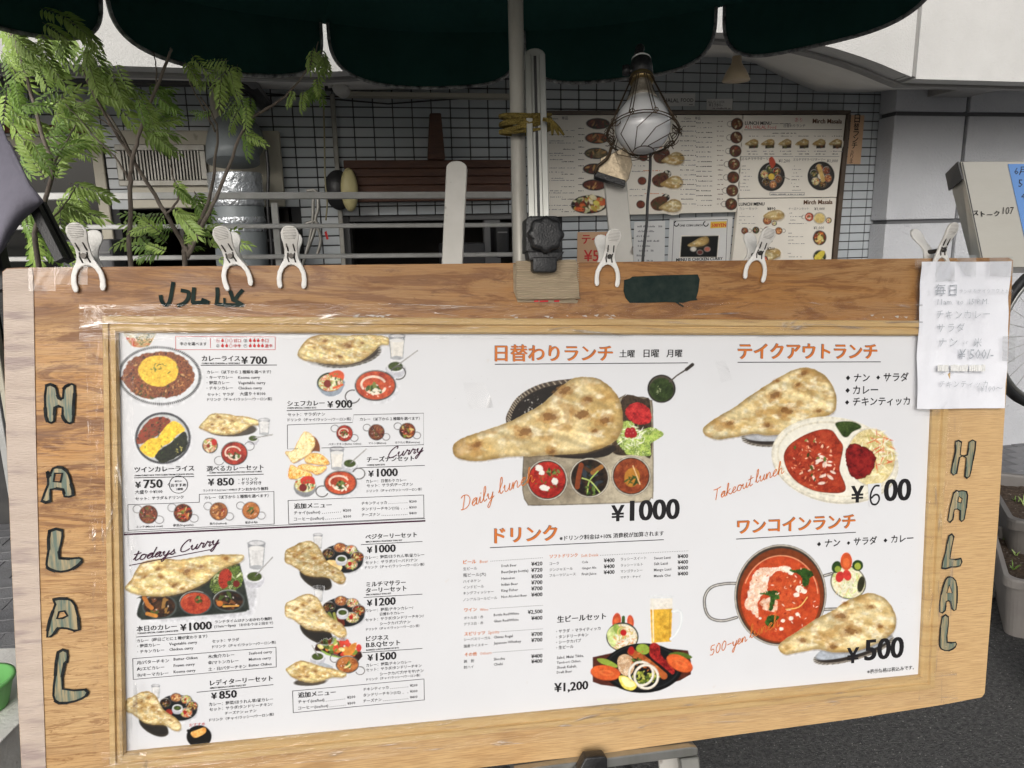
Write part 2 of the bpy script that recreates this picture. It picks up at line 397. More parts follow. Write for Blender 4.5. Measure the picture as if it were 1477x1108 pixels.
    def stroke(s, pts, wd, col, op=1.0, smooth=0, soft=.7):
        P = smooth_pts(pts, smooth) if smooth and len(pts) > 2 else pts
        P = np.array([s.P(*p) for p in P]); x0, y0 = P.min(0)-wd; x1, y1 = P.max(0)+wd; w = s.win(x0, y0, x1, y1)
        if w is None: return
        X, Y = s.X[w], s.Y[w]; D = np.full(X.shape, 1e9)
        for i in range(len(P)-1):
            ax, ay = P[i]; bx, by = P[i+1]; dx, dy = bx-ax, by-ay; q = max(dx*dx+dy*dy, 1e-9)
            t = np.clip(((X-ax)*dx+(Y-ay)*dy)/q, 0, 1); D = np.minimum(D, (X-ax-t*dx)**2+(Y-ay-t*dy)**2)
        s.put(w, ss(soft, -soft, np.sqrt(D)-wd/2), col, op)
    def arc(s, x, y, rx, ry, a0, a1, wd, col, rot=0, n=22, op=1.0):
        c, q = math.cos(rot), math.sin(rot); P = []
        for i in range(n+1):
            a = a0+(a1-a0)*i/n; X, Y = rx*math.cos(a), ry*math.sin(a); P.append((x+X*c-Y*q, y+X*q+Y*c))
        s.stroke(P, wd, col, op)
    def flecks(s, x, y, rx, ry, n, size, cols, seed=0, rot=0, asp=1.8, op=.9, lim=1.0):
        r = random.Random(seed); k = s.K()
        for i in range(n):
            a = r.random()*6.283; d = math.sqrt(r.random())*lim; c, q = math.cos(rot), math.sin(rot)
            X, Y = rx*d*math.cos(a), ry*d*math.sin(a); z = size*(.5+r.random()*.9)
            s.ell(x+X*c-Y*q, y+X*q+Y*c, z*asp**.5, z/asp**.5, r.random()*3.14, r.choice(cols), op, .6)
    def done(s, parent, z=.0003, name='dish_picture', label=None, material=None):
        # the look of a printed photograph: softer colour, uneven tone and grain
        L_ = (s.c*np.array([.25,.62,.13])).sum(-1, keepdims=True); k = np.clip(np.abs(s.c-s.base).sum(-1, keepdims=True)*2.2, 0, 1)
        g = (fbm(s.X/1.3, s.Y/1.3, 901, 2)-.5)[...,None]*.15+(fbm(s.X/4.5, s.Y/4.5, 77, 3)-.5)[...,None]*.5
        c = (L_+(s.c-L_)*.90)*(1+g); c = .20*np.maximum(c/.20, 1e-3)**1.20; s.c = np.clip(s.c*(1-k)+c*k, .003, .85)
        H, W = s.a.shape; q = (s.a[:-1,:-1] > .015)|(s.a[1:,:-1] > .015)|(s.a[:-1,1:] > .015)|(s.a[1:,1:] > .015)
        idx = np.arange(H*W).reshape(H,W); i, j = np.nonzero(q)
        f = np.stack([idx[i+1,j], idx[i+1,j+1], idx[i,j+1], idx[i,j]], 1)
        used, inv = np.unique(f.ravel(), return_inverse=True)
        co = np.stack([s.U.ravel()[used], s.V.ravel()[used], np.full(len(used), z)], 1).astype(np.float32)
        me = bpy.data.meshes.new(name); me.vertices.add(len(used)); me.vertices.foreach_set('co', co.ravel())
        me.loops.add(len(f)*4); me.loops.foreach_set('vertex_index', inv.ravel().astype(np.int32))
        me.polygons.add(len(f)); me.polygons.foreach_set('loop_start', np.arange(len(f), dtype=np.int32)*4)
        me.update(calc_edges=True)
        ca = me.color_attributes.new('print', 'FLOAT_COLOR', 'POINT')
        cc = np.concatenate([s.c.reshape(-1,3)[used], np.ones((len(used),1))], 1).astype(np.float32)
        ca.data.foreach_set('color', cc.ravel()); me.materials.append(material or M['print'])
        o = bpy.data.objects.new(name, me); C.objects.link(o); o.parent = parent
        if label: o['label'] = label
        return o

GR = [(60,90,30),(90,120,45),(40,70,25),(120,140,70)]
def t_naan(seed, k=1.0, warm=0, dark=0):
    def f(X, Y):
        n = fbm(X/(22*k), Y/(14*k), seed, 4)[...,None]; m = fbm(X/(7*k), Y/(5*k), seed+5, 3)[...,None]; q = fbm(X/(12*k)+3, Y/(7*k), seed+9, 3)[...,None]
        c = L3((224-dark,206-dark,158-dark+warm*-12))*(1-ss(.35,.65,n))+L3((204-dark,176-dark,116-dark))*ss(.35,.65,n)
        c = c*(1-.6*ss(.45,.78,m))+L3((236,230,205))*.6*ss(.45,.78,m)
        st = fbm((X*.94+Y*.34)/(34*k), (Y*.94-X*.34)/(5*k), seed+21, 3)[...,None]; c = c*(.62+.74*st)
        c = c*(1-.62*ss(.55,.76,q))+L3((178,138,72))*.62*ss(.55,.76,q)
        return c
    return f
def naan(A, pts, seed=1, k=1.0, spots=(), warm=0, dark=0):
    A.poly([(x+1.2/A.K(), y+2.2/A.K()) for x, y in pts], (110,90,60), op=.55, soft=2)
    A.poly(pts, tex=t_naan(seed, k, warm, dark), edge=(146,120,66), ew=5.5*k**.6, rough=.8, seed=seed)
    r = random.Random(seed)
    for i, (x, y, z) in enumerate(spots):
        A.ell(x, y, z*1.5, z*.8, r.uniform(-.6,.4), (170,124,58), .6, 2.4, .6, seed+i)
        A.ell(x+z*.1, y, z*.8, z*.45, r.uniform(-.6,.4), (126,82,34), .7, 1.3, .7, seed+i+40)
def t_mix(seed, cols, k=1.0):
    cs = [L3(c) for c in cols]
    def f(X, Y):
        n = fbm(X/(4.6*k), Y/(4.6*k), seed, 5, .78); n = np.clip((n-.30)/.40, 0, .9999)*(len(cs)-1); i = n.astype(int); t = (n-i)[...,None]; C_ = np.array(cs)
        return C_[i]*(1-t)+C_[i+1]*t
    return f
def bowl(A, x, y, r, kind, seed=0, ry=None, rim=(70,66,64), rimw=1.6):
    ry = r if ry is None else ry; k = max(A.K()*r/14, .5)
    A.ell(x, y, r, ry, 0, rim); A.arc(x, y, r*.97, ry*.97, 3.3, 5.2, .8, (190,186,180), op=.8)
    a, b = r-rimw/A.K(), ry-rimw/A.K()
    T = {'red': [(120,28,20),(165,50,30),(190,66,40)], 'butter': [(150,50,28),(190,80,40),(205,100,55)], 'keema': [(70,36,26),(120,62,44),(140,90,60)],
         'veg': [(40,28,22),(90,44,28),(150,70,35),(70,70,35)], 'spinach': [(25,32,20),(48,58,30),(80,90,45)], 'sea': [(120,74,40),(170,115,65),(150,70,45)],
         'dal': [(150,84,40),(185,120,60),(200,130,70)], 'chut': [(50,66,22),(80,98,36),(100,115,50)], 'milk': [(215,212,205),(228,226,220)],
         'dark': [(28,20,16),(60,36,22),(90,60,34)], 'salad': [(190,180,150),(150,160,90),(200,110,70),(220,215,190)]}[kind]
    A.ell(x, y, a, b, 0, tex=t_mix(seed, T, k))
    z = r/14
    if kind in ('red','butter'):
        A.arc(x-.1*r, y-.05*r, a*.62, b*.55, 2.6, 5.9, 1.5*z*A.K(), (235,215,195), op=.85); A.arc(x, y+.1*r, a*.5, b*.42, .2, 2.9, 1.7*z*A.K(), (235,215,195), op=.85)
        A.flecks(x, y+.1*r, a*.42, b*.36, 12, 1.5*z, GR, seed); A.flecks(x, y+.3*r, a*.4, b*.25, 8, 1.0*z, [(236,228,210)], seed+1)
    elif kind == 'veg': A.flecks(x, y, a*.8, b*.8, 26, 1.9*z, [(190,60,30),(200,120,50),(120,140,50),(210,190,120),(60,40,25)], seed, asp=3)
    elif kind == 'keema': A.flecks(x, y, a*.8, b*.8, 22, 1.2*z, [(150,110,60),(90,110,50),(180,90,60)], seed, asp=3)
    elif kind == 'sea': A.flecks(x, y, a*.75, b*.75, 16, 1.8*z, [(215,160,90),(150,60,35),(225,190,130)], seed, asp=2.5)
    elif kind == 'dal': A.flecks(x, y, a*.35, b*.35, 9, 2*z, GR+[(225,210,150)], seed, asp=3)
    elif kind == 'spinach': A.flecks(x, y, a*.7, b*.7, 14, 1.6*z, [(200,190,120),(120,130,60),(160,60,40)], seed, asp=3)
    elif kind == 'dark': A.flecks(x, y, a*.8, b*.8, 20, 2*z, [(130,80,40),(160,120,60),(80,100,40),(30,22,16)], seed, asp=2.6)
    elif kind == 'salad': A.flecks(x, y, a*.85, b*.85, 34, 1.7*z, [(235,230,210),(170,190,90),(215,90,50),(225,215,170),(120,150,60)], seed, asp=4); A.ell(x-.2*r, y+.05*r, 3*z, 3*z, 0, (150,36,24))
    A.flecks(x, y, a*.8, b*.8, 5, .5*z, [(245,235,225)], seed+7, op=.6)
def handles(A, x, y, r, tilt=.45, col=(85,82,80), w=1.1, big=.45):
    for sgn in (-1, 1):
        a = math.pi*(1 if sgn < 0 else 0)+tilt; cx, cy = x+math.cos(a)*r*1.28, y+math.sin(a)*r*1.28
        A.arc(cx, cy, r*big, r*big*.9, a-2.3, a+2.3, w, col)
def shadow(A, x, y, rx, ry=None, op=.28): A.ell(x+rx*.08, y+(ry or rx)*.14, rx*1.06, (ry or rx)*1.06, 0, (120,118,122), op, 3)
def glass(A, x, y, w, h, col=(208,207,206)):
    A.poly([(x-w/2,y-h/2),(x+w/2,y-h/2),(x+w*.38,y+h/2),(x-w*.38,y+h/2)], (150,152,156), smooth=0)
    A.poly([(x-w*.42,y-h*.3),(x+w*.42,y-h*.3),(x+w*.33,y+h*.45),(x-w*.33,y+h*.45)], col, smooth=0)
    A.ell(x, y-h/2, w/2, w*.17, 0, (140,142,146)); A.ell(x, y-h/2, w*.42, w*.12, 0, (198,198,200)); A.ell(x, y-h*.3, w*.41, w*.12, 0, (228,227,225))
    A.ell(x, y+h*.47, w*.37, w*.13, 0, (170,172,175)); A.stroke([(x-w*.3,y-h*.2),(x-w*.24,y+h*.38)], 1, (235,235,235), .7)
def cup(A, x, y, r, spoon=None, h=.5):
    A.poly([(x-r,y),(x+r,y),(x+r*.7,y+r*1.15),(x-r*.7,y+r*1.15)], (190,190,196), smooth=3); A.ell(x, y, r, r*.68, 0, (222,222,224)); A.ell(x, y+.05*r, r*.8, r*.5, 0, tex=t_mix(5, [(60,76,26),(88,104,42)], .6))
    if spoon: A.stroke([(x+.1*r, y), spoon], 1.8, (110,108,106)); A.stroke([(x+.1*r+(spoon[0]-x)*.1, y+(spoon[1]-y)*.1), spoon], .7, (200,198,194))
def basket(A, x, y, rx, ry, rot=0, rim=(96,88,80)):
    A.ell(x, y, rx, ry, rot, rim); A.ell(x, y-.05*ry, rx*.93, ry*.86, rot, (62,55,50)); k = int(rx*A.K()/1.6)
    for i in range(k*2):
        a = i*math.pi/k; c, n = math.cos(rot), math.sin(rot); p = [(rx*f*math.cos(a), ry*f*math.sin(a)) for f in (.93, 1.0)]
        A.stroke([(x+q[0]*c-q[1]*n, y+q[0]*n+q[1]*c) for q in p], .7, (190,186,176) if i % 2 else (60,54,50), .8)
# ================================================================== THE SETTING
YAW = R(11)
W = Plane((0, 4.1, 0), (math.cos(YAW), math.sin(YAW), 0), (0, 0, 1))      # tiled wall of the building
BX, BY = W.eu, Vector((-math.sin(YAW), math.cos(YAW), 0))
def bw(u, d, z): return W.w(u, z, d)                                        # along the wall, d metres out from it, height

M['asphalt'] = mat('asphalt', (.135,.134,.132,1), .9, var=(.060,.060,.061,1), scale=75, lo=.40, hi=.60, detail=8, spots=(.42,.41,.39,1), sscale=150, slo=.64, shi=.68, bump=6, bscale=170)
M['kerb'] = mat('kerb_concrete', (.24,.235,.225,1), .85, var=(.15,.147,.14,1), scale=9, bump=1, bscale=160, spots=(.07,.07,.07,1), sscale=150, slo=.62, shi=.7)
M['paver'] = mat('paver_grey', (.23,.23,.24,1), .75, var=(.17,.17,.175,1), scale=5, bump=1, bscale=150, spots=(.22,.22,.22,1), sscale=220, slo=.63, shi=.7)
M['paver2'] = mat('paver_dark', (.18,.181,.19,1), .75, var=(.13,.13,.137,1), scale=5, bump=1, bscale=150)
M['joint'] = mat('joint_sand', (.05,.048,.045,1), .95)
M['tile'] = mat('wall_tile', (.44,.47,.49,1), .24, var=(.37,.40,.42,1), scale=2.4, bump=.25, bscale=22, spec=.5)
M['tile2'] = mat('wall_tile_paler', (.50,.525,.54,1), .25, var=(.43,.46,.48,1), scale=2.4, bump=.25, bscale=22)
M['grout'] = mat('dark_grout', (.035,.035,.037,1), .9, var=(.07,.068,.064,1), scale=3)
M['stucco'] = mat('white_stucco', (.58,.575,.56,1), .8, var=(.52,.515,.50,1), scale=2.2, bump=.7, bscale=130)
M['soffit'] = mat('soffit_plaster', (.74,.73,.70,1), .85, var=(.66,.65,.62,1), scale=2.5, bump=.6, bscale=70)
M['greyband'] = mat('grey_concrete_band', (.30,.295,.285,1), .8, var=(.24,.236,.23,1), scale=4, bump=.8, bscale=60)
M['panelgrey'] = mat('grey_stucco_panel', (.52,.53,.555,1), .55, var=(.47,.48,.505,1), scale=2.0, bump=1.6, bscale=80)
M['groove'] = mat('panel_groove', (.11,.112,.118,1), .8)
M['black'] = mat('black_plastic', (.012,.012,.013,1), .38, var=(.02,.02,.021,1), scale=30, bump=.3, bscale=300)
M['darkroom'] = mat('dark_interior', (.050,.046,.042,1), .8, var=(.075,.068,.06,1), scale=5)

# ---- ground
g = MB(); g.box((-60, -60, -.2), (60, 60, 0)); g.obj('road', M['asphalt'], kind='structure')
# paved pavement behind the board, its kerb and the street side
KU = 1.60   # kerb line, metres out from the wall
g = MB(); q = [bw(-8, KU, 0), bw(8, KU, 0), bw(8, -.2, 0), bw(-8, -.2, 0)]
g.hexa([(p.x, p.y, .002) for p in q], [(p.x, p.y, .030) for p in q]); pav = g.obj('pavement', M['joint'], kind='structure')
g = MB(); q = [bw(-8, KU+.16, 0), bw(8, KU+.16, 0), bw(8, KU+.004, 0), bw(-8, KU+.004, 0)]
g.hexa([(p.x, p.y, .002) for p in q], [(p.x, p.y, .042) for p in q]); g.obj('kerb', M['kerb'], bevel=.01, kind='structure')
rng = random.Random(4)
pm = []
for k in range(6):
    b = MB(); b.box((-.0975, -.0475, 0), (.0975, .0475, .018)); pm.append(b.mesh('paver', M['paver'] if k % 2 else M['paver2'], bevel=.003))
cells = []
for j in range(int(KU/.1)):
    for i in range(-40, 40):
        u, d = i*.2+(j % 2)*.1, KU-.05-j*.1
        p = bw(u, d, .03); X, Y = proj(p)
        vis = (-10 < X < 30 and 380 < Y < 1108) or (1405 < X < 1500 and 420 < Y < 1000)
        cells.append((0 if vis else 1, (p-CAM).length, u, d))
cells.sort(); far = MB()
for n, (vv, _, u, d) in enumerate(cells):
    p = bw(u, d, .030+rng.uniform(0, .003))
    if n < 290 and vv == 0:
        o = link_obj('paver', rng.choice(pm), pav); o.location = p; o.rotation_euler = (rng.uniform(-.006,.006), rng.uniform(-.006,.006), YAW)
    else:
        c, s_ = BX*.0975, BY*.0475
        q = [p-c-s_, p+c-s_, p+c+s_, p-c+s_]; far.hexa([(a.x,a.y,.0301) for a in q], [(a.x,a.y,p.z+.0165) for a in q])
far.obj('paver', M['paver'], pav, kind='stuff')

# ---- the restaurant wall with its tiles
bld = empty('restaurant_building', bw(0, 0, 0), 'grey tiled restaurant front with dark doorway, behind the menu board', 'building')
def wpx(pts, h=0): return [W.uv(x, y, h) for x, y in pts]
wl = W.uv(-70, 195)[0]; wr = W.uv(160, 300)[0]; wt = W.uv(100, 197)[1]
dl, dt = W.uv(493, 312); dr = W.uv(800, 312)[0]
pl_, pt_ = W.uv(172, 303); pr2 = W.uv(420, 303)[0]
HOLES = [(wl, wr, .55, wt), (dl, dr, .05, dt), (pl_, pr2, .30, pt_)]          # window on the left, doorway
def holed(u0, u1, v0, v1, holes):
    us = sorted({u0, u1, *[h[0] for h in holes], *[h[1] for h in holes]}); vs_ = sorted({v0, v1, *[h[2] for h in holes], *[h[3] for h in holes]})
    for a, b in zip(us, us[1:]):
        for c, d in zip(vs_, vs_[1:]):
            if not any(h[0] <= (a+b)/2 <= h[1] and h[2] <= (c+d)/2 <= h[3] for h in holes): yield a, b, c, d
UR = W.uv(1284, 250)[0]
def wbox(mb, u0, u1, v0, v1, d0, d1):
    mb.hexa([bw(u0,d0,v0), bw(u1,d0,v0), bw(u1,d1,v0), bw(u0,d1,v0)], [bw(u0,d0,v1), bw(u1,d0,v1), bw(u1,d1,v1), bw(u0,d1,v1)])
g = MB()
for a, b, c, d in holed(-6, UR+.05, 0, 4.2, HOLES): wbox(g, a, b, c, d, 0, -.12)
wall = g.obj('wall', M['grout'], bld)
tms = []
for k in range(4):
    b = MB(); b.box((-.0470, 0, -.0215), (.0470, .006, .0215)); tms.append(b.mesh('tile', M['tile'] if k < 3 else M['tile2'], bevel=.0018))
tc_ = []
TP, TH = .100, .0495
for i in range(int(-3.4/TP), int(UR/TP)+1):
    for j in range(10, 62):
        u, v = (i+.5)*TP, (j+.5)*TH
        if any(h[0]-.045 < u < h[1]+.045 and h[2]-.02 < v < h[3]+.02 for h in HOLES) or u > UR-.02: continue
        X, Y = W.px(u, v); hid = 0 if (390 < X < 1245 and 95 < Y < 392) else (1 if (-10 < X < 390 and 90 < Y < 392) else 2)
        # covered by the big menu board on the wall
        if 800 < X < 1060 and 175 < Y < 295 or 1075 < X < 1190 and 175 < Y < 370: hid = 3
        tc_.append((hid, (W.w(u,v)-CAM).length, u, v))
tc_.sort(); far = MB()
for n, (hd, _, u, v) in enumerate(tc_):
    if n < 298:
        o = link_obj('tile', rng.choice(tms), wall); o.location = bw(u, rng.uniform(.0, .0012), v)-ORG[bld.name]; o.rotation_euler = (rng.uniform(-.006,.006)+0, 0, YAW+math.pi+rng.uniform(-.006,.006))
    elif hd < 3: wbox(far, u-.0470, u+.0470, v-.0215, v+.0215, .0, .0058)
far.obj('tile', M['tile'], wall, kind='stuff')
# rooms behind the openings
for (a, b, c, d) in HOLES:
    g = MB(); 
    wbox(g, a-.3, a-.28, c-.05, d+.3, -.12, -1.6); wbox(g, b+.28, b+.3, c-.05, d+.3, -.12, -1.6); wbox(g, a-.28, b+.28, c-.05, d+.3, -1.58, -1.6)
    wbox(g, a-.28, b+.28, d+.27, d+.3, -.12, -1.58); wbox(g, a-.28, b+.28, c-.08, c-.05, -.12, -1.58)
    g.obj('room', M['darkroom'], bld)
# doorway posts and counter
M['dwood'] = mat('dark_red_wood', (.050,.019,.010,1), .5, var=(.085,.034,.016,1), scale=6, stretch=(1,1,9), bump=1, bscale=30)
M['pgrey'] = mat('grey_frame_metal', (.14,.14,.142,1), .45)
g = MB(); wbox(g, dl, dl+.035, .05, dt, -.02, -.1); wbox(g, dr-.035, dr, .05, dt, -.02, -.1); wbox(g, dl+.036, dr-.036, dt-.03, dt, -.02, -.1)
k = W.uv(655, 340)[0]; wbox(g, k, k+.03, .05, dt-.031, -.03, -.09); k = W.uv(700, 340)[0]; wbox(g, k, k+.09, .05, dt-.031, -.03, -.09)
g.obj('door_frame', M['pgrey'], bld, bevel=.003)
g = MB(); wbox(g, dl+.2, dr-.25, 1.02, 1.06, -.55, -.95); wbox(g, dl+.25, dr-.3, .05, 1.01, -.6, -.9); g.obj('counter', M['dwood'], bld)

# ---- window on the left with its beige frame, and glass
M['beige'] = mat('beige_metal', (.52,.485,.39,1), .5, var=(.45,.415,.33,1), scale=5, spots=(.2,.18,.13,1), sscale=14, slo=.62, shi=.75)
M['glassd'] = mat('window_glass', (.008,.009,.009,1), .08, var=(.014,.016,.014,1), scale=3, spec=.22)
wn = MB(); wbox(wn, wl, wr, wt-.05, wt, .0, -.08); wbox(wn, wl, wl+.045, .55, wt-.051, .0, -.08); wbox(wn, wr-.05, wr, .55, wt-.051, .02, -.08); wbox(wn, wl+.046, wr-.051, .55, .60, .0, -.08)
wn = wn.obj('window_frame', M['beige'], bld, bevel=.004)
g = MB(); wbox(g, wl+.047, wr-.052, .602, wt-.052, -.05, -.055); g.obj('pane', M['glassd'], wn)
g = MB(); wbox(g, wl+.03, wr-.06, wt+.012, wt+.045, .01, .05); g.obj('window_head', mat('rusty_head', rgb(120,66,36), .7, var=rgb(80,50,34), scale=8), bld)

# ---- beige plant-room panel with louvre, duct
u0, v0 = W.uv(178, 190); u1 = W.uv(413, 300)[0]; v1 = W.uv(300, 300)[1]
g = MB(); wbox(g, u0, u1, v1, v0, .0075, .055); g.obj('beige_panel', M['beige'], bld, bevel=.004)
lv = empty('air_vent', bw(W.uv(235,240)[0], .057, W.uv(235,268)[1]), 'aluminium louvred air vent on the beige panel, left of the silver duct', 'air vent')
LP = W.shift(0, 0, .057); a0, b0 = LP.uv(166, 209); a1, b1 = LP.uv(302, 268)
M['alu'] = mat('aluminium', (.46,.46,.44,1), .38, .85, var=(.36,.36,.33,1), scale=20, stretch=(1,1,.2))
M['aludull'] = mat('dull_aluminium', (.36,.35,.32,1), .5, .6, var=(.26,.25,.22,1), scale=14)
def lbox(mb, P, u0, u1, v0, v1, h0, h1):
    mb.hexa([P.w(u0,v0,h0),P.w(u1,v0,h0),P.w(u1,v1,h0),P.w(u0,v1,h0)], [P.w(u0,v0,h1),P.w(u1,v0,h1),P.w(u1,v1,h1),P.w(u0,v1,h1)])
g = MB(); f_ = .028
lbox(g, LP, a0, a1, b0-f_, b0, 0, .022); lbox(g, LP, a0, a1, b1, b1+f_, 0, .022); lbox(g, LP, a0, a0+f_, b1+f_+.001, b0-f_-.001, 0, .022); lbox(g, LP, a1-f_, a1, b1+f_+.001, b0-f_-.001, 0, .022)
g.obj('vent_frame', M['aludull'], lv, bevel=.003)
g = MB(); lbox(g, LP, a0+f_, a1-f_, b1+f_, b0-f_, .0005, .002); g.obj('vent_back', M['grout'], lv)
ns = 24
for k in range(ns):
    x = a0+f_+(k+.5)*(a1-a0-2*f_)/ns; g = MB(); lbox(g, LP, x-.0035, x+.0035, b1+f_, b0-f_, .004, .018); g.obj('slat', M['aludull'], lv)
# the duct, taped with foil
M['duct'] = mat('grey_duct_wrap', (.24,.265,.275,1), .5, .1, var=(.18,.20,.21,1), scale=5, bump=.6, bscale=26)
M['foil'] = mat('foil_tape', (.72,.75,.78,1), .28, .75, var=(.50,.53,.56,1), scale=10, bump=3.2, bscale=42, rvar=.12)
DP = W.shift(0,0,.30); dc = DP.uv(343, 300); dw = (DP.uv(381,300)[0]-DP.uv(304,300)[0])/2
du = empty('exhaust_duct', DP.w(dc[0], 0, 0), 'fat grey exhaust duct bound with silver foil tape, bending into the wall', 'duct')
ztop = DP.uv(343, 256)[1]
g = MB(); pr = [(dw*.98, .35)]; z = .5
while z < ztop: pr += [(dw*.985, z), (dw*1.0, z+.02), (dw*1.0, z+.14), (dw*.985, z+.16)]; z += .19
pr = [p for p in pr if p[1] < ztop]+[(dw*.985, ztop+.004)]
bc = DP.w(dc[0], 0, 0); g.lathe(pr, c=(bc.x, bc.y, 0), seg=36)
P_ = [DP.w(dc[0], z, h) for z, h in [(z, 0)]]+[DP.w(dc[0], z+.13*math.sin(a), -.18*(1-math.cos(a))) for a in (.25,.5,.75,1.0,1.25,1.57)]+[DP.w(dc[0], z+.13, -.30)]
g.tube(P_, dw*.985, 36); g.obj('duct_body', M['duct'], du)
for yy, hh in ((258,.05),(272,.055),(290,.05),(318,.03),(330,.03)):
    zz = DP.uv(343, yy)[1]; g = MB(); g.lathe([(dw*1.006, zz-hh/2),(dw*1.018, zz-hh/2+.004),(dw*1.018, zz+hh/2-.004),(dw*1.006, zz+hh/2)], c=(bc.x,bc.y,0), seg=36); g.obj('foil_band', M['foil'], du)
g = MB(); cb = [DP.w(*DP.uv(x,y), dw*.2) for x, y in [(385,215),(388,250),(387,300),(392,350),(394,400)]]; g.tube(smooth_pts(cb,4), .008, 8); g.obj('cable', M['black'], du)
# ceiling pipes along the wall top at left
for nm, y0, y1_, r_, h_, mt in (('pipe', 101, 103, .022, .45, 'pgrey'), ('pipe', 110, 112, .03, .38, 'black'), ('pipe', 121, 122, .012, .3, 'black')):
    PP = W.shift(0,0,h_); g = MB(); g.tube([PP.hit(-60, y0), PP.hit(330, y1_), PP.hit(362, y1_+14), PP.w(PP.uv(366,y1_+20)[0], PP.uv(366,y1_+20)[1], -h_)], r_, 12)
    o = g.obj('ceiling_pipe', M[mt], org=PP.hit(150, y0)); tag(o, {101:'topmost grey pipe under the white fascia at upper left', 110:'thick black pipe running below the grey one at upper left', 121:'thin black pipe, lowest of three under the fascia'}[y0], 'pipe')
g = MB(); PP = W.shift(0,0,.1); g.tube(smooth_pts([PP.hit(x,y) for x,y in [(318,120),(312,150),(322,185),(335,212)]],4), .03, 12); g.obj('pipe_bend', M['beige'], du)

# ---- conduit and trims on the wall
g = MB(); u, v = W.uv(487, 250); wbox(g, u-.012, u+.012, .3, W.uv(487,137)[1], .007, .035); g.obj('conduit', M['aludull'], bld, bevel=.003)
u, v = W.uv(490, 139); u2 = W.uv(742,139)[0]; g = MB(); wbox(g, u, u2, v-.01, v+.012, .007, .07); g.obj('lintel_strip', mat('cream_strip', (.42,.40,.33,1), .6), bld)

# ---- white fascia with the arch, its underside and the soffit
FD = .95                                                                    # metres out from the wall
FP = W.shift(0, 0, FD)
prof = [(-700,70),(-300,80),(0,90),(300,99),(470,104),(540,100),(600,88),(680,72),(760,62),(860,53),(960,48),(1047,47),(1110,52),(1165,60),(1205,70),(1240,81),(1270,92),(1300,105),(1322,114),(1500,119),(1750,126)]
pf = FP.uvs(prof); TOPZ = 4.3
g = MB()
gu = eu_to(FP, *FP.uv(1318, 113), 1318+1e-6)+FP.uv(1318,113)[0]; gw = .022
segs = [p for p in pf if p[0] < gu-gw/2]+[(gu-gw/2, FP.uv(1316,111)[1])]
for part in (segs, [(gu+gw/2, FP.uv(1326,114)[1])]+[p for p in pf if p[0] > gu+gw/2+.01]):
    n = len(part); vs_ = []
    for h in (0, -.10):
        vs_ += [FP.w(u, v, h) for u, v in part]+[FP.w(u, TOPZ, h) for u, v in part]
    fs = []
    for i in range(n-1):
        fs += [(i, i+1, n+i+1, n+i), (2*n+i+1, 2*n+i, 3*n+i, 3*n+i+1), (i+1, i, 2*n+i, 2*n+i+1)]
    fs += [(0, n, 3*n, 2*n), (n-1, 3*n-1, 4*n-1, 2*n-1)]
    g.add(vs_, fs)
g.obj('fascia', M['stucco'], bld)
g = MB(); lbox(g, FP, gu-gw/2-.02, gu+gw/2+.02, segs[-1][1]+.004, TOPZ, -.1, -.018); g.obj('fascia_groove', M['greyband'], bld)
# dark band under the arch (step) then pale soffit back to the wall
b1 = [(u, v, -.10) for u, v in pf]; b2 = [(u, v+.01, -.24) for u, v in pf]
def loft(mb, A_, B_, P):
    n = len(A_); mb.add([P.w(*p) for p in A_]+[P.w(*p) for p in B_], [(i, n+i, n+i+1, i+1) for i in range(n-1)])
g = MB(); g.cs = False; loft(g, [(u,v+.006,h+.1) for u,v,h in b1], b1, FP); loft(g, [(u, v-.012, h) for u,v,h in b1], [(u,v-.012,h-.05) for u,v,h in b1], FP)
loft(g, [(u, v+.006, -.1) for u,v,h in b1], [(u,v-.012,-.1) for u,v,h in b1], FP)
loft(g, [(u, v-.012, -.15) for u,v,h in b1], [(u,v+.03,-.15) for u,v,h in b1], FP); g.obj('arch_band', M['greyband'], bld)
back = [(-700,118),(-300,119),(0,120),(300,126),(470,131),(540,131),(600,128),(680,118),(760,100),(860,88),(960,83),(1047,83),(1090,92),(1130,112),(1160,125),(1180,133),(1230,134),(1262,133),(1300,131),(1500,130),(1750,130)]
bk = W.uvs(back); g = MB(); g.cs = True
fr = [(u, v+.01, -.15) for u, v, h in b1]; bkk = [(u, v, -FD) for u, v in bk]
md = [[tuple(a[k]*(1-t)+b[k]*t for k in range(3)) for a, b in zip(fr, bkk)] for t in (0,.25,.5,.75,1)]
for A_, B_ in zip(md, md[1:]): loft(g, A_, B_, FP)
g.obj('soffit', M['soffit'], bld)
# unseen slab added above to keep skylight out of the recess
g = MB(); wbox(g, -6, 6.5, 3.6, TOPZ, -.2, FD-.11); g.obj('sky_block_slab', M['soffit'], bld)

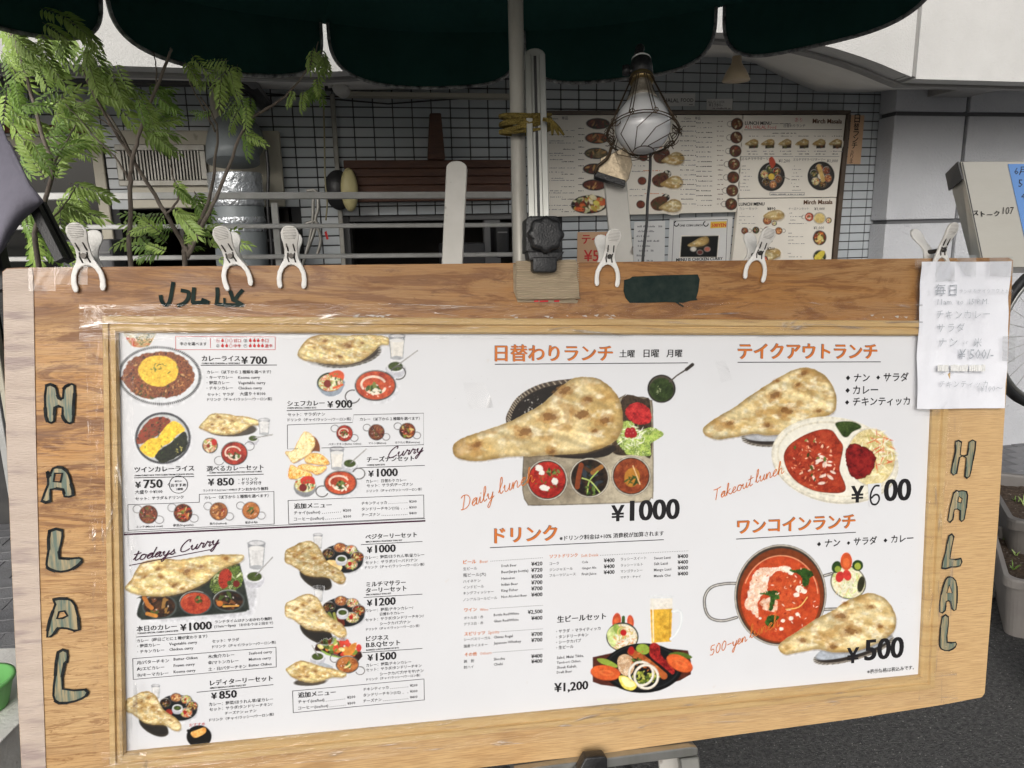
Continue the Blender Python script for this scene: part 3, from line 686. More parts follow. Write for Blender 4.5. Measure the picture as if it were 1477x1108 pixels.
# ---- grey column wall on the right
CD = .15; CPL = W.shift(0, 0, CD)
cu0 = CPL.uv(1284, 250)[0]; ctop = CPL.uv(1350, 128)[1]
g1u = CPL.uv(1392, 200)[0]; gv1 = CPL.uv(1350, 164)[1]; gv2 = CPL.uv(1350, 319)[1]; GW = .012
col = empty('column_wall', bw(cu0+.5, CD, 0), 'grey stucco panelled wall pier with grooves, right of the wall menu', 'wall')
us = [cu0, g1u-GW, g1u+GW, cu0+2.6]; vs_ = [0, gv2-GW, gv2+GW, gv1-GW, gv1+GW, 4.0]
for a, b in ((us[0],us[1]),(us[2],us[3])):
    for c, d in ((0,vs_[1]),(vs_[2],vs_[3]),(vs_[4],vs_[5])):
        g = MB(); wbox(g, a, b, c, d, .01, CD); g.obj('panel', M['panelgrey'], col, bevel=.004)
g = MB(); wbox(g, cu0+.02, cu0+2.58, 0, 4.0, .012, CD-.02); g.obj('backing', M['groove'], col)
# small dark bracket under the beam
g = MB(); u, v = CPL.uv(1338, 131); u2 = CPL.uv(1392,138)[0]; lbox(g, CPL, u, u2, v-.035, v+.02, .002, .45); g.obj('beam_bracket', M['greyband'], col)

# ---- the metal railing in front of the restaurant
M['railm'] = mat('painted_rail', (.50,.50,.49,1), .42, .25, var=(.40,.40,.385,1), scale=14)
RP = W.shift(0, 0, 1.15)
rail = empty('railing', RP.w(0, 0), 'pale metal railing of three horizontal bars in front of the restaurant', 'railing')
for (ya, yb, hh) in ((283.5,281.5,.0125),(328.5,324.5,.0085),(375,367,.0085)):
    a, b = RP.hit(-150, ya+.8), RP.hit(742, yb); e = (b-a).normalized(); g = MB()
    a = a-e*1.0; b = b+e*.0
    g.hexa([a+RP.n*.012-Vector((0,0,hh)), b+RP.n*.012-Vector((0,0,hh)), b-RP.n*.012-Vector((0,0,hh)), a-RP.n*.012-Vector((0,0,hh))], [a+RP.n*.012+Vector((0,0,hh)), b+RP.n*.012+Vector((0,0,hh)), b-RP.n*.012+Vector((0,0,hh)), a-RP.n*.012+Vector((0,0,hh))])
    g.obj('bar', M['railm'], rail, bevel=.003)
for x in (-60, 394, 744):
    u, v = RP.uv(x, 287); g = MB(); lbox(g, RP, u-.012, u+.012, .03, v-.013, -.035, -.013); g.obj('post', M['railm'], rail, bevel=.002)
# ================================================================== THE MENU BOARD
e1 = Vector((0.98127, -0.00748, 0.19249)); e2 = Vector((-0.01537, 0.99795, 0.06205))
tl = ray(170, 478)*1.0863+CAM
_b = Plane(tl, cam2w(e1), -cam2w(e2))
pa, pb = _b.uv(36, 1180), _b.uv(1421, 1005)
B = _b.shift((pa[0]+pb[0])/2, pa[1])                       # axes of the board, from the middle of its lower edge
board = empty('menu_board', plane=B, label='large plywood menu board with a white food poster, leaning on the easel', cat='menu board')
board['group'] = 'large menu board'; del board['group']

def plywood():
    m = bpy.data.materials.new('stained_plywood'); m.use_nodes = True; t = m.node_tree; N = t.nodes; L = t.links; b = N['Principled BSDF']
    tc = N.new('ShaderNodeTexCoord'); mp = N.new('ShaderNodeMapping'); mp.inputs['Scale'].default_value = (1, 5.5, 1); L.new(tc.outputs['Object'], mp.inputs[0])
    sx = N.new('ShaderNodeSeparateXYZ'); L.new(tc.outputs['Object'], sx.inputs[0])
    def noise(sc, det=5, src=mp, dist=0, rough=.6):
        n = N.new('ShaderNodeTexNoise'); n.inputs['Scale'].default_value = sc; n.inputs['Detail'].default_value = det; n.inputs['Distortion'].default_value = dist; n.inputs['Roughness'].default_value = rough
        L.new(src.outputs[0] if src is mp else src.outputs['Object'], n.inputs[0]); return n.outputs[0]
    def rng_(x, a, b_, c=0, d=1):
        r = N.new('ShaderNodeMapRange'); r.inputs[1].default_value = a; r.inputs[2].default_value = b_; r.inputs[3].default_value = c; r.inputs[4].default_value = d; r.interpolation_type = 'SMOOTHSTEP'; L.new(x, r.inputs[0]); return r.outputs[0]
    def mix(f, a, b_):
        x = N.new('ShaderNodeMix'); x.data_type = 'RGBA'; L.new(f, x.inputs[0])
        for s, v in ((6, a), (7, b_)):
            if isinstance(v, tuple): x.inputs[s].default_value = v
            else: L.new(v, x.inputs[s])
        return x.outputs[2]
    def ma(op, a, b_):
        x = N.new('ShaderNodeMath'); x.operation = op; x.use_clamp = op != 'SUBTRACT'
        for s, v in ((0, a), (1, b_)):
            if isinstance(v, (int, float)): x.inputs[s].default_value = v
            else: L.new(v, x.inputs[s])
        return x.outputs[0]
    pale = (.60,.40,.195,1); honey = (.49,.235,.060,1); brown = (.20,.080,.020,1); dark = (.075,.028,.010,1)
    # the stain sits at the top and left, the wood pales to the right and bottom
    hx = rng_(sx.outputs[0], -.45, .75); hy = rng_(sx.outputs[1], .62, .76)
    warp = rng_(noise(2.2, 4, tc, .6), .3, .7, -.2, .2)
    hl = rng_(sx.outputs[1], .60, .25, 0, .62); st = ma('ADD', ma('ADD', hx, hl), warp); st = ma('SUBTRACT', st, ma('MULTIPLY', hy, .42))
    c = mix(rng_(noise(3.0, 6, mp, 1.2), .36, .64), honey, (.52,.30,.115,1))
    c = mix(rng_(st, .30, .95), c, pale)
    blot = ma('MULTIPLY', rng_(noise(4.2, 7, mp, 2.0, .7), .46, .60), rng_(st, .95, .25))
    c = mix(blot, c, brown)
    drk = ma('MULTIPLY', rng_(noise(7.0, 6, mp, 2.5, .7), .56, .66), rng_(st, .9, .2)); c = mix(ma('MULTIPLY', drk, .7), c, dark)
    edge = rng_(sx.outputs[1], .738, .752); c = mix(ma('MULTIPLY', edge, .5), c, brown)
    # wet-looking rings of stain down beside the left trim
    rings = ma('MULTIPLY', rng_(noise(9, 6, mp, 3.5, .75), .53, .60), rng_(sx.outputs[0], -.62, -.70)); c = mix(ma('MULTIPLY', rings, .55), c, brown)
    mg = N.new('ShaderNodeMapping'); mg.inputs['Scale'].default_value = (3.5, 90, 1); L.new(tc.outputs['Object'], mg.inputs[0])
    n2 = N.new('ShaderNodeTexNoise'); n2.inputs['Scale'].default_value = 6; n2.inputs['Detail'].default_value = 6; L.new(mg.outputs[0], n2.inputs[0])
    g_ = rng_(n2.outputs[0], .38, .66); c = mix(ma('MULTIPLY', g_, .30), c, brown)
    mf_ = N.new('ShaderNodeMapping'); mf_.inputs['Scale'].default_value = (9, 330, 1); L.new(tc.outputs['Object'], mf_.inputs[0])
    n4 = N.new('ShaderNodeTexNoise'); n4.inputs['Scale'].default_value = 3; n4.inputs['Detail'].default_value = 5; n4.inputs['Roughness'].default_value = .75; L.new(mf_.outputs[0], n4.inputs[0])
    c = mix(ma('MULTIPLY', rng_(n4.outputs[0], .50, .72), .5), c, (.16,.075,.028,1)); c = mix(ma('MULTIPLY', rng_(n4.outputs[0], .46, .28), .22), c, (.74,.56,.34,1))
    L.new(c, b.inputs['Base Color'])
    L.new(rng_(noise(8), .3, .7, .34, .55), b.inputs['Roughness'])
    bp = N.new('ShaderNodeBump'); bp.inputs['Strength'].default_value = .5; bp.inputs['Distance'].default_value = .0012; L.new(n2.outputs[0], bp.inputs['Height']); L.new(bp.outputs[0], b.inputs['Normal'])
    return m
M['ply'] = plywood()
M['plyedge'] = mat('plywood_edge', (.36,.25,.15,1), .75, var=(.16,.10,.06,1), scale=10, stretch=(1,1,40))
M['trim'] = mat('pale_wood_trim', (.60,.415,.19,1), .42, var=(.50,.32,.13,1), scale=5, stretch=(1,14,1), bump=.5, bscale=60, spots=(.34,.20,.09,1), sscale=7, slo=.60, shi=.76)
M['trimh'] = mat('pale_wood_trim_flat', (.60,.42,.215,1), .42, var=(.50,.325,.15,1), scale=5, stretch=(1,1,1), bump=.5, bscale=60, spots=(.34,.20,.09,1), sscale=4, slo=.60, shi=.76)
M['strip'] = mat('bleached_wood_strip', (.56,.46,.385,1), .5, var=(.47,.375,.31,1), scale=7, stretch=(1,6,1), detail=6, spots=(.36,.28,.25,1), sscale=10, slo=.54, shi=.68, bump=.4, bscale=90)

# outline of the panel: slightly warped lower edge, rounded corners
out = [(3,392),(9,387),(30,386),(400,383),(800,379),(1200,374),(1455,371.5),(1462,375),(1452,560),(1440,760),(1427,920),(1421,1000),(1417,1006),(1360,1017),(1240,1036),(1000,1069),(858,1089),(700,1107),(500,1129),(200,1164),(40,1182),(34,1178),(20,900),(8,620)]
ob = B.uvs(out); TH_ = .012
g = MB(); n = len(ob); a_ = sum(ob[i][0]*ob[(i+1)%n][1]-ob[(i+1)%n][0]*ob[i][1] for i in range(n))
if a_ < 0: ob = ob[::-1]
g.add([(x,y,-.001-TH_) for x,y in ob]+[(x,y,-.001) for x,y in ob], [tuple(range(n))[::-1], tuple(range(n,2*n))])
g.cm = 1; g.f += [(i,(i+1)%n,n+(i+1)%n,n+i) for i in range(n)]; g.m += [1]*n; g.sm += [False]*n
panel = g.obj('plywood_panel', [M['ply'], M['plyedge']], board, plane=B)
# the bleached strip down the left side
sp = [(4,393),(10,388),(46,387.5),(48,400),(50,520),(52,640),(56,800),(60,930),(64,1040),(68,1160),(69,1178),(41,1181),(35,1177),(21,900),(9,620)]
g = MB(); g.prism(B.uvs(sp), -.0008, .0006); g.obj('bleached_strip', M['strip'], board, plane=B)

# the poster sheet
pq = [(164,474),(1352,478),(1328,978),(176,1090)]
g = MB(); g.prism(B.uvs(pq), -.0006, 0.0); poster = g.obj('poster', M['paper'], board, plane=B, label='white menu poster of curry sets')
# trims: an outer bead and a lower inner bead, mitred
inn = [(172,480),(1346,484.5),(1324,972.5),(183,1083)]
outr = [(151,456),(1368,463),(1342,990),(162,1107)]
iu, ou = B.uvs(inn), B.uvs(outr)
def trim(i, j, name='trim'):
    A_, Bq, Cq, Dq = Vector(ou[i]), Vector(ou[j]), Vector(iu[j]), Vector(iu[i])
    pr_ = [(0,0),(0,.010),(.06,.0125),(.40,.0125),(.47,.0085),(.53,.0085),(.60,.011),(.88,.0108),(1,.006),(1,0)]
    vs_ = []
    for (P_, Q_) in ((A_, Dq), (Bq, Cq)):
        for t, h in pr_: q = P_.lerp(Q_, t); vs_.append((q.x, q.y, h+.0002))
    k = len(pr_); g = MB(); g.add(vs_, [(a, a+1, k+a+1, k+a) for a in range(k-1)]+[tuple(range(k)), tuple(range(k,2*k))[::-1], (0, k, 2*k-1, k-1)])
    c = (A_+Bq)/2
    o = g.mesh(name, M['trim']); return o
for i, j, hor in ((0,1,True),(1,2,False),(2,3,True),(3,0,False)):
    me = trim(i, j); me.materials.clear(); me.materials.append(M['trim'] if hor else M['trimv'] if 'trimv' in M else M['trim'])
    link_obj('wood_trim', me, board)

# ---- letters painted on the wood
M['mark'] = mat('black_marker', (.012,.013,.014,1), .85, spec=.1, var=(.03,.034,.034,1), scale=120)
M['green'] = mat('green_marker', (.115,.16,.125,1), .5, var=(.40,.31,.17,1), scale=11, stretch=(14,1.0,1), lo=.44, hi=.60)
M['greenk'] = mat('dark_green_marker', (.014,.024,.023,1), .9, spec=.06, var=(.028,.040,.034,1), scale=40)
def sc(k, ox, oy): return lambda pts: [(ox+x/k, oy+y/k) for x, y in pts]
def letter(pts, f, hole=None, fill=True, lab=None, wpx=2.5):
    g = MB(); P = smooth_pts(f(pts), 2, True); u = B.uvs(P)
    if fill: g.cm = 1; g.flat(u, .0008)
    wd = wpx*1.35/F; g.cm = 0
    g.ribbon(u, wd, .0011, closed=True)
    for i in range(0, len(u), 5): g.ribbon([u[i], u[(i+1)%len(u)], u[(i+2)%len(u)]], wd*1.4, .0013+i*.00001)
    if hole:
        h = B.uvs(f(hole)); g.ribbon(h, wd, .0015, closed=True); g.cm = 2; g.flat(h, .0010)
    g.obj('painted_letter', [M['mark'], M['green'], M['ply']], board, plane=B, label=lab)
c4, c5, c6 = sc(5.54,30,540), sc(3.69,30,740), sc(3.163,1330,610)
letter([(205,90),(275,95),(290,140),(305,190),(340,190),(345,115),(385,85),(430,90),(425,240),(415,380),(365,380),(335,330),(335,265),(275,265),(268,375),(215,375),(197,270)], c4, lab='hand drawn H at the top of the left column of letters')
letter([(215,780),(235,810),(260,750),(335,745),(385,800),(405,880),(420,965),(350,975),(340,920),(240,920),(240,1010),(170,1010),(220,880)], c4, [(275,790),(335,790),(320,860),(265,855)], lab='hand drawn A, second in the left column')
letter([(155,95),(222,92),(215,165),(208,240),(310,238),(325,258),(280,295),(215,312),(155,298),(138,270),(150,190)], c5, lab='hand drawn L, third in the left column')
letter([(175,460),(245,455),(290,490),(312,620),(250,614),(200,612),(180,640),(142,660),(155,570),(185,485)], c5, [(205,525),(235,520),(250,545),(225,558),(195,560)], lab='hand drawn A, fourth in the left column')
letter([(200,740),(248,735),(247,795),(235,800),(225,935),(345,938),(350,970),(290,1000),(205,1010),(175,970),(185,860)], c5, lab='hand drawn L at the foot of the left column')
letter([(150,85),(178,88),(172,145),(205,145),(212,88),(242,85),(230,170),(215,243),(193,243),(200,160),(168,158),(155,230),(130,225),(150,130)], c6, lab='hand drawn H at the top of the right column', wpx=1.9)
letter([(142,320),(165,312),(190,310),(205,330),(190,440),(170,440),(172,400),(145,395),(138,440),(115,445)], c6, [(165,335),(180,345),(175,365),(160,360)], lab='hand drawn A, second in the right column', wpx=1.9)
letter([(120,515),(143,520),(125,620),(175,618),(172,652),(130,657),(88,662),(105,590)], c6, lab='hand drawn L, third in the right column', wpx=1.9)
letter([(105,715),(125,702),(152,720),(158,780),(152,852),(134,846),(128,815),(108,815),(103,855),(78,862),(85,780)], c6, [(122,738),(136,775),(110,775)], lab='hand drawn A, fourth in the right column', wpx=1.9)
letter([(90,885),(118,885),(115,945),(112,1000),(152,1000),(150,1020),(120,1038),(85,1030),(78,990)], c6, lab='hand drawn L at the foot of the right column', wpx=1.9)
ca = sc(8.2,200,390)
g = MB(); z = .0008
for pts in ([(409,150),(395,230),(385,290),(365,375),(345,402),(320,412),(290,390),(270,355),(262,305)],
            [(512,240),(560,248),(590,262),(592,300),(575,350),(535,390),(470,417)], [(655,215),(648,290),(640,375)], [(640,386),(740,380),(820,382)], [(822,380),(790,362),(755,350)],
            [(930,215),(933,300),(925,380)], [(915,390),(960,405),(1090,410),(1230,415)], [(1232,412),(1180,380),(1130,356)], [(1135,355),(1180,290),(1225,240)], [(1085,255),(1105,310),(1118,352)],
            [(1015,335),(1018,395)], [(1028,420),(1042,440)]):
    wd = 5.3 if len(pts) > 2 or pts[0][0] in (655,640) or pts[0][0] > 1100 or pts[0][0] in (930,915) else 3.5
    if pts[0] == (1028,420): wd = 2
    g.ribbon(B.uvs(ca(smooth_pts(pts,5))), wd*1.13/F, z); z += .00004
g.obj('painted_script', M['greenk'], board, plane=B, label='dark green hand painted script above the poster')
g = MB(); g.flat(B.uvs([(900,404),(908,402),(912,399),(960,397),(1006,396),(1009,403),(1007,420),(1004,430),(1006,433),(996,434),(985,437),(960,436),(930,437),(908,437),(902,430),(899,420)]), .0008)
g.ribbon(B.uvs([(975,436),(985,442)]), 2.2*1.2/F, .0009); g.obj('paint_patch', M['greenk'], board, plane=B, label='dark green rectangle of paint on the top edge')

# ---- clear film and tape over the trims, wrinkled and shining
def film_mat(name, glint=.16, tint=(.9,.9,.92,1), bs=26, st=(1,1,1)):
    m = bpy.data.materials.new(name); m.use_nodes = True; t = m.node_tree; N = t.nodes; L = t.links
    N.remove(N['Principled BSDF']); out_ = N['Material Output']; tr = N.new('ShaderNodeBsdfTransparent'); gl = N.new('ShaderNodeBsdfGlossy'); gl.inputs['Roughness'].default_value = .12
    df = N.new('ShaderNodeBsdfDiffuse'); df.inputs[0].default_value = tint
    tc = N.new('ShaderNodeTexCoord'); mp = N.new('ShaderNodeMapping'); mp.inputs['Scale'].default_value = st; L.new(tc.outputs['Object'], mp.inputs[0])
    nz = N.new('ShaderNodeTexNoise'); nz.inputs['Scale'].default_value = bs; nz.inputs['Detail'].default_value = 3; nz.inputs['Distortion'].default_value = 1.5; L.new(mp.outputs[0], nz.inputs[0])
    bp = N.new('ShaderNodeBump'); bp.inputs['Strength'].default_value = 1; bp.inputs['Distance'].default_value = .01; L.new(nz.outputs[0], bp.inputs['Height']); L.new(bp.outputs[0], gl.inputs['Normal'])
    m1 = N.new('ShaderNodeMixShader'); m1.inputs[0].default_value = .12; L.new(gl.outputs[0], m1.inputs[1]); L.new(df.outputs[0], m1.inputs[2])
    r = N.new('ShaderNodeMapRange'); r.inputs[1].default_value = .60; r.inputs[2].default_value = .71; r.inputs[3].default_value = glint*.35; r.inputs[4].default_value = min(glint*4.2,.9); L.new(nz.outputs[0], r.inputs[0])
    m2 = N.new('ShaderNodeMixShader'); L.new(r.outputs[0], m2.inputs[0]); L.new(tr.outputs[0], m2.inputs[1]); L.new(m1.outputs[0], m2.inputs[2]); L.new(m2.outputs[0], out_.inputs[0])
    return m
M['film'] = film_mat('clear_film', .15)
M['filmh'] = film_mat('stretched_clear_film', .11, bs=14, st=(.45,4.5,1))
M['filmv'] = film_mat('stretched_clear_film_upright', .08, bs=14, st=(5,.5,1))
M['tape'] = film_mat('clear_tape', .13, tint=(.85,.82,.8,1), bs=8)
def film(pts, m, h=.014, amp=.0015, nu=24, nv=8, seed=0, name='clear_film'):
    """pts: four pixels; a wrinkled sheet stretched between them"""
    q = [Vector(p) for p in B.uvs(pts)]; g = MB()
    def fn(a, b):
        p = q[0].lerp(q[1], a).lerp(q[3].lerp(q[2], a), b); k = amp*(float(fbm(np.array(p.x*60), np.array(p.y*60), seed, 3))-.5)*2
        return (p.x+k, p.y+k*.5, h+k)
    g.grid(fn, nu, nv); g.obj(name, M[m], board, plane=B)
film([(120,440),(1322,436),(1322,485),(120,492)], 'filmh', .0155, .0012, 90, 6, 1)
film([(128,480),(196,480),(204,1085),(140,1104)], 'filmv', .0155, .0012, 8, 60, 2)
film([(1333,600),(1380,600),(1356,1010),(1316,1004)], 'filmv', .0155, .0012, 8, 40, 3)
film([(150,1078),(1370,962),(1372,1006),(160,1122)], 'filmh', .0155, .0012, 90, 6, 4)
film([(128,441),(172,441),(176,470),(128,474)], 'film', .0175, .003, 14, 10, 5)
film([(163,1078),(215,1076),(222,1112),(168,1116)], 'film', .018, .006, 14, 10, 6)
film([(79,385),(127,385),(127,411),(79,411)], 'tape', .0016, .0001, 2, 2, 7, 'clear_tape')
film([(41,386),(80,386),(81,420),(42,420)], 'tape', .0013, .0001, 2, 2, 8, 'clear_tape')
film([(668,552),(700,552),(712,588),(676,590)], 'tape', .0016, .0003, 4, 4, 9, 'clear_tape')
film([(1031,522),(1046,520),(1056,548),(1040,552)], 'tape', .0016, .0003, 4, 4, 10, 'clear_tape')
# torn tape and grime left along the top of the trim
g = MB(); r = random.Random(7)
for k in range(46):
    x = r.choice([r.uniform(1250,1318), r.uniform(150,200), r.uniform(500,560), r.uniform(720,900)]); y = 462-r.uniform(3,8); u, v = B.uv(x, y)
    g.add([(u,v,.0011+k*.00001),(u+r.uniform(.003,.012),v+r.uniform(-.002,.002),.0012+k*.00001),(u+r.uniform(.003,.01),v-r.uniform(.001,.004),.0012+k*.00001)], [(0,1,2)])
g.obj('tape_residue', mat('tape_residue', (.5,.46,.42,1), .4), board, plane=B, kind='stuff')
# speckles and scratches on the sheet
g = MB()
for k in range(420):
    x, y = r.choice([(r.uniform(620,700), r.uniform(540,760)), (r.uniform(180,1320), r.uniform(490,960)), (r.uniform(1230,1320), r.uniform(780,900)), (r.uniform(195,640), r.uniform(1000,1065))])
    u, v = B.uv(x, y); s_ = r.uniform(.0002,.0007); a = r.random()*3.14
    if v < B.uv(x, 1083-(x-181)*.0946)[1]+.006: continue
    c_, q_ = math.cos(a)*s_*r.uniform(.6,3), math.sin(a)*s_
    g.add([(u,v,.0001),(u+c_,v+q_,.0001),(u+c_-q_,v+q_+c_*.4,.0001)], [(0,1,2)])
g.obj('scuff_marks', mat('scuffs', (.34,.32,.31,1), .6), poster, plane=B, kind='stuff')
# ================================================================== WHAT IS PRINTED ON THE POSTER
INKS = [M['ink'], M['grey_ink'], M['red_ink'], M['orange_ink'], M['shade_ink'], M['purple_ink'], M['pale_ink']]
K_, G_, R_, O_, S_, U_, PL_ = range(7)
BO = .022
DR = 'ドリンク（チャイ/ラッシー/ウーロン茶）'; CH = 'カレー（以下から１種類を選べます）'
def block(items, lines_=(), dotl=(), label=None):
    g = MB()
    for it in items:
        s, x0, x1, y = it[:4]; sl = it[4] if len(it) > 4 else G_; bo = it[5] if len(it) > 5 else (0.011 if sl == G_ else BO)
        big = (x1-x0)/max(len(s),1) > 12
        txt(g, B, s, x0, x1, y, bo, .0006, 1.0, 4 if big else 1, slot=sl)
    for l in lines_: line(g, B, l[0], l[1] if len(l) > 1 else .8, .0004, l[3] if len(l) > 3 else False, l[2] if len(l) > 2 else G_)
    for d in dotl: dots(g, B, *d, slot=G_)
    return g.obj('lettering', INKS, poster, plane=B)
block([('辛さを選べます',259.5,298,498,K_),('①',312,316.5,493.5,R_,.01),('甘口',337,347.5,493.5,R_),('③',351.5,356.5,493.5,K_,.01),('辛口',376,387,493.5,R_),
       ('②',312,316.5,500.8,K_,.01),('中辛',337,347.5,501,R_),('④',351.5,356.5,501,K_,.01),('激辛',382,393,501,R_)],
      [([(253.4,485.4),(397,486),(397,504.5),(253.6,504.5)],.7,R_,True),([(303.5,488),(303.6,502)],.7,R_)])
g = MB(); g.cm = R_
for x, y, f in [(321,491.5,1),(327,491.5,0),(333,491.5,0),(361,491.5,1),(367,491.5,1),(372.5,491.5,1),(321,499,1),(327,499,1),(333,499,0),(361,499,1),(367,499,1),(373,499,1),(378.5,499,1)]:
    P = B.uvs([(x+2.1*math.sin(a)*(1 if a < 3.14 else 1), y-2.2*math.cos(a)-(1.6 if abs(math.cos(a)) > .99 and math.cos(a) > 0 else 0)) for a in [i*.5236 for i in range(12)]])
    if f: g.flat(P, .0006)
    else: g.ribbon(P, .0005, .0006, closed=True)
g.obj('spice_marks', INKS, poster, plane=B)
block([('カレーライス',291,346,520.5,K_),('CURRY RICE CHICKEN or VEGETABLE',291,346,525.3,K_,.03),('¥',348,357,525,K_,.03),('700',361,384.5,525,K_,.03),
       (CH,298.5,391,538.8),('・キーマカレー',298,336,546.5),('Keema curry',343.5,375,546.5),('・野菜カレー',298,331,554.3),('Vegetable curry',343.5,383,554.3),('・チキンカレー',298,336,562),('Chicken curry',343.5,378,561.8),
       ('セット：サラダ',299,337.5,571),('大盛り＋¥100',346,383,570.3),(DR,299,392.5,578.3)], [([(290,527),(399,526.6)],1.1,K_)])
block([('ツインカレーライス',194,280,681,K_),('TWIN CURRY RICE TWO CURRY FROM TODAYS SPECIAL',194,279.5,687.2,K_,.03),('¥',195,203,704,K_,.03),('750',207,234,704,K_,.03),
       ('大盛り＋¥100',195,234.5,712.3),('セット：サラダ＆ドリンク',195.5,265,721.5),('本日の',252,262.5,695.5,G_),('おすすめ',246.5,268.5,702,K_),('2種類',254,264,707,G_)],
      [([(194,689.3),(279.5,687.3)],1.1,K_),([(257.5+13.2*math.cos(a),699+12.5*math.sin(a)) for a in [i*.26 for i in range(24)]],.9,K_,True),([(244.5,697),(242,699),(245,701)],.9,K_)])
block([('選べるカレーセット',298,380,679.5,K_),('CURRY WITH NAAN SETS YOU CAN CHOOSE CURRY',302,378,683.2,K_,.03),('¥',300,308.5,700.5,K_,.03),('850',313,337,700.5,K_,.03),
       ('・ドリンク',344,371.5,694),('・サラダ付き',344,377,699.5),('ランチタイム(11am〜3PM)は',293,342,709),('ナンおかわり無料',343,387,708,K_)], [([(299,686.3),(380,684)],1.1,K_)])
block([(CH,295,387.5,720),('ミンチ(Minced meat)',197,235,761.5),('野菜(Vegetable)',250,279,759.5),('魚介(Seafood)',302.5,327,757),('豆(Dal fly)',353.5,371.5,755)],
      [([(184.5,728),(287.5,724.5),(287.5,713),(395,709),(395.5,756),(185,765)],.8,G_,True)])
block([], [([(179.5,771),(612.8,751.3)],2.6,U_),([(179.5,768),(612.8,748)],.8,K_)])
g = MB(); script(g, B, 'todays', 191,809, 252,799, 1.5, slot=U_, hk=.62); script(g, B, 'Curry', 258,797, 315,785, 1.5, slot=U_, hk=.62)
line(g, B, [(187,815.5),(245,804),(304,792.5)], 1.3, .0009, slot=U_); g.obj('handwriting', INKS, poster, plane=B); g = MB(); script(g, B, 'Curry', 558,661, 609,652, 1.4, slot=U_, hk=.62)
g.obj('handwriting', INKS, poster, plane=B)
block([('本日のカレー',197,255,910.5,K_),('TODAYS SPECIAL CURRY LUNCH SETS',198,257,914.8,K_,.03),('¥',260,268.5,910,K_,.03),('1000',273,305,909.5,K_,.03),('ランチタイムは',310,348,899),('ナンおかわり無料',348.5,392,896.8,K_),
       ('(11am〜3pm)',309,340,905.5),('（おかわりは２回まで）',345,394,903.3)], [([(197,918.8),(394,904.8)],1.0,G_)])
block([('カレー（曜日ごとに１種が変わります）',197.5,299,926.5),('・野菜カレー',198,231,934),('Vegetable curry',244,284.5,931),('・チキンカレー',198,237,942.3),('Chicken curry',244,279,938.8),
       ('セット：サラダ',306,345,927),(DR,306.5,398,934.8)])
block([('月/バターチキン',197.5,244,958.3),('Butter Chiken',250.5,285,952.8),('火/エビカレー',197.5,237,967.3),('Prawn curry',250.5,281,962),('水/キーマカレー',197.5,243,976.3),('Keema curry',250.5,282,971),
       ('木/魚介カレー',300,338,949.3),('Seafood curry',359,392.5,944.3),('金/マトンカレー',300,344,958.3),('Mutton curry',359,391,953),('土・日/バターチキン',300.5,355.5,967.3),('Butter Chiken',359,392,961.7)],
      [([(191.5,950),(398,933.6),(398.5,962),(192.3,980)],.8,G_,True)])
block([('レディターリーセット',303,393,988.5,K_),('MIRCH MASALA LADIES THALI SET',303,355,993.5,K_,.03),('¥',304.5,312.5,1008.5,K_,.03),('850',316,341,1008,K_,.03),('カレー：野菜/ほうれん草/豆カレー',301.5,394,1018.2),
       ('セット：サラダ/タンドリーチキン/',302,393,1025.5),('チーズナン or ナン',324.5,370,1030.7),(DR,302,395,1040.5)], [([(284,998.5),(394,987.5)],1.0,G_)])
block([('シェフカレー',414.5,468,585.3,K_),('CHEFS SPECIAL CURRY SETS',414.5,456,589.8,K_,.03),('¥',472,480,588.3,K_,.03),('900',483.5,507.5,588.3,K_,.03),('セット：サラダ/ナン',415,469,600.2),(DR,415,506.5,607.7)], [([(414,592.4),(507.5,590)],1.1,K_)])
block([(CH,519,605.5,606.8),('バターチキン(Butter Chiken)',474,521,642.2),('マトン(Mutton)',531.5,557,640.7),('ほうれん草(Korreree)',570,605.5,639.8)],
      [([(414.5,613),(508.5,609.5),(510,598.5),(611,596),(611,641.5),(464,646.2)],.8,G_),([(430,647.3),(414.7,647.8),(414.5,613)],.8,G_)])
block([('チーズナンセット',529,597,666,K_),('CHEESE NAN SETS',529,555,672,K_,.03),('¥',531,538.5,688,K_,.03),('1000',543.5,573,687.5,K_,.03),('カレー：日替わりカレー',528,586,696.2),('セット：サラダ/チーズナン',529,595.5,702.6),(DR,529,608.5,710)], [([(519,674.8),(612.5,671.3)],.9,G_)])
def extra(dx, dy, sl, bx):
    f = lambda x, y: y+dy+sl*(x-424)
    it = [('追加メニュー',424+dx,478+dx,f(424,733.5),K_,.03),('チャイ(ice/hot)',424+dx,462+dx,f(424,742)),('¥200',494.5+dx,506.5+dx,f(494,738.3)),('コーヒー(ice/hot)',424+dx,467.5+dx,f(424,751)),('¥300',495+dx,506.5+dx,f(495,747)),
          ('チキンティッカ',521.5+dx*.4,558+dx*.4,f(521,728)),('¥200',590+dx*.2,601+dx*.2,f(590,725.3)),('タンドリーチキン(1/2)',521.5+dx*.4,575.5+dx*.4,f(521,736.5)),('¥300',590+dx*.2,601+dx*.2,f(590,733.8)),('チーズナン',521.5+dx*.4,548+dx*.4,f(521,744.8)),('¥400',590+dx*.2,601+dx*.2,f(590,742.2))]
    dl_ = [(465+dx,f(465,740.5),491+dx,f(491,738.5)),(470+dx,f(470,749),492+dx,f(492,747.4)),(561+dx*.4,f(561,726.5),587+dx*.2,f(587,725.2)),(579+dx*.4,f(579,734.2),587+dx*.2,f(587,733.7)),(551+dx*.4,f(551,743.6),587+dx*.2,f(587,742.2))]
    block(it, [(bx,.8,G_,True)], dl_)
extra(0, 0, 0, [(415.5,722),(611,714),(611.5,747),(416.5,755.8)])
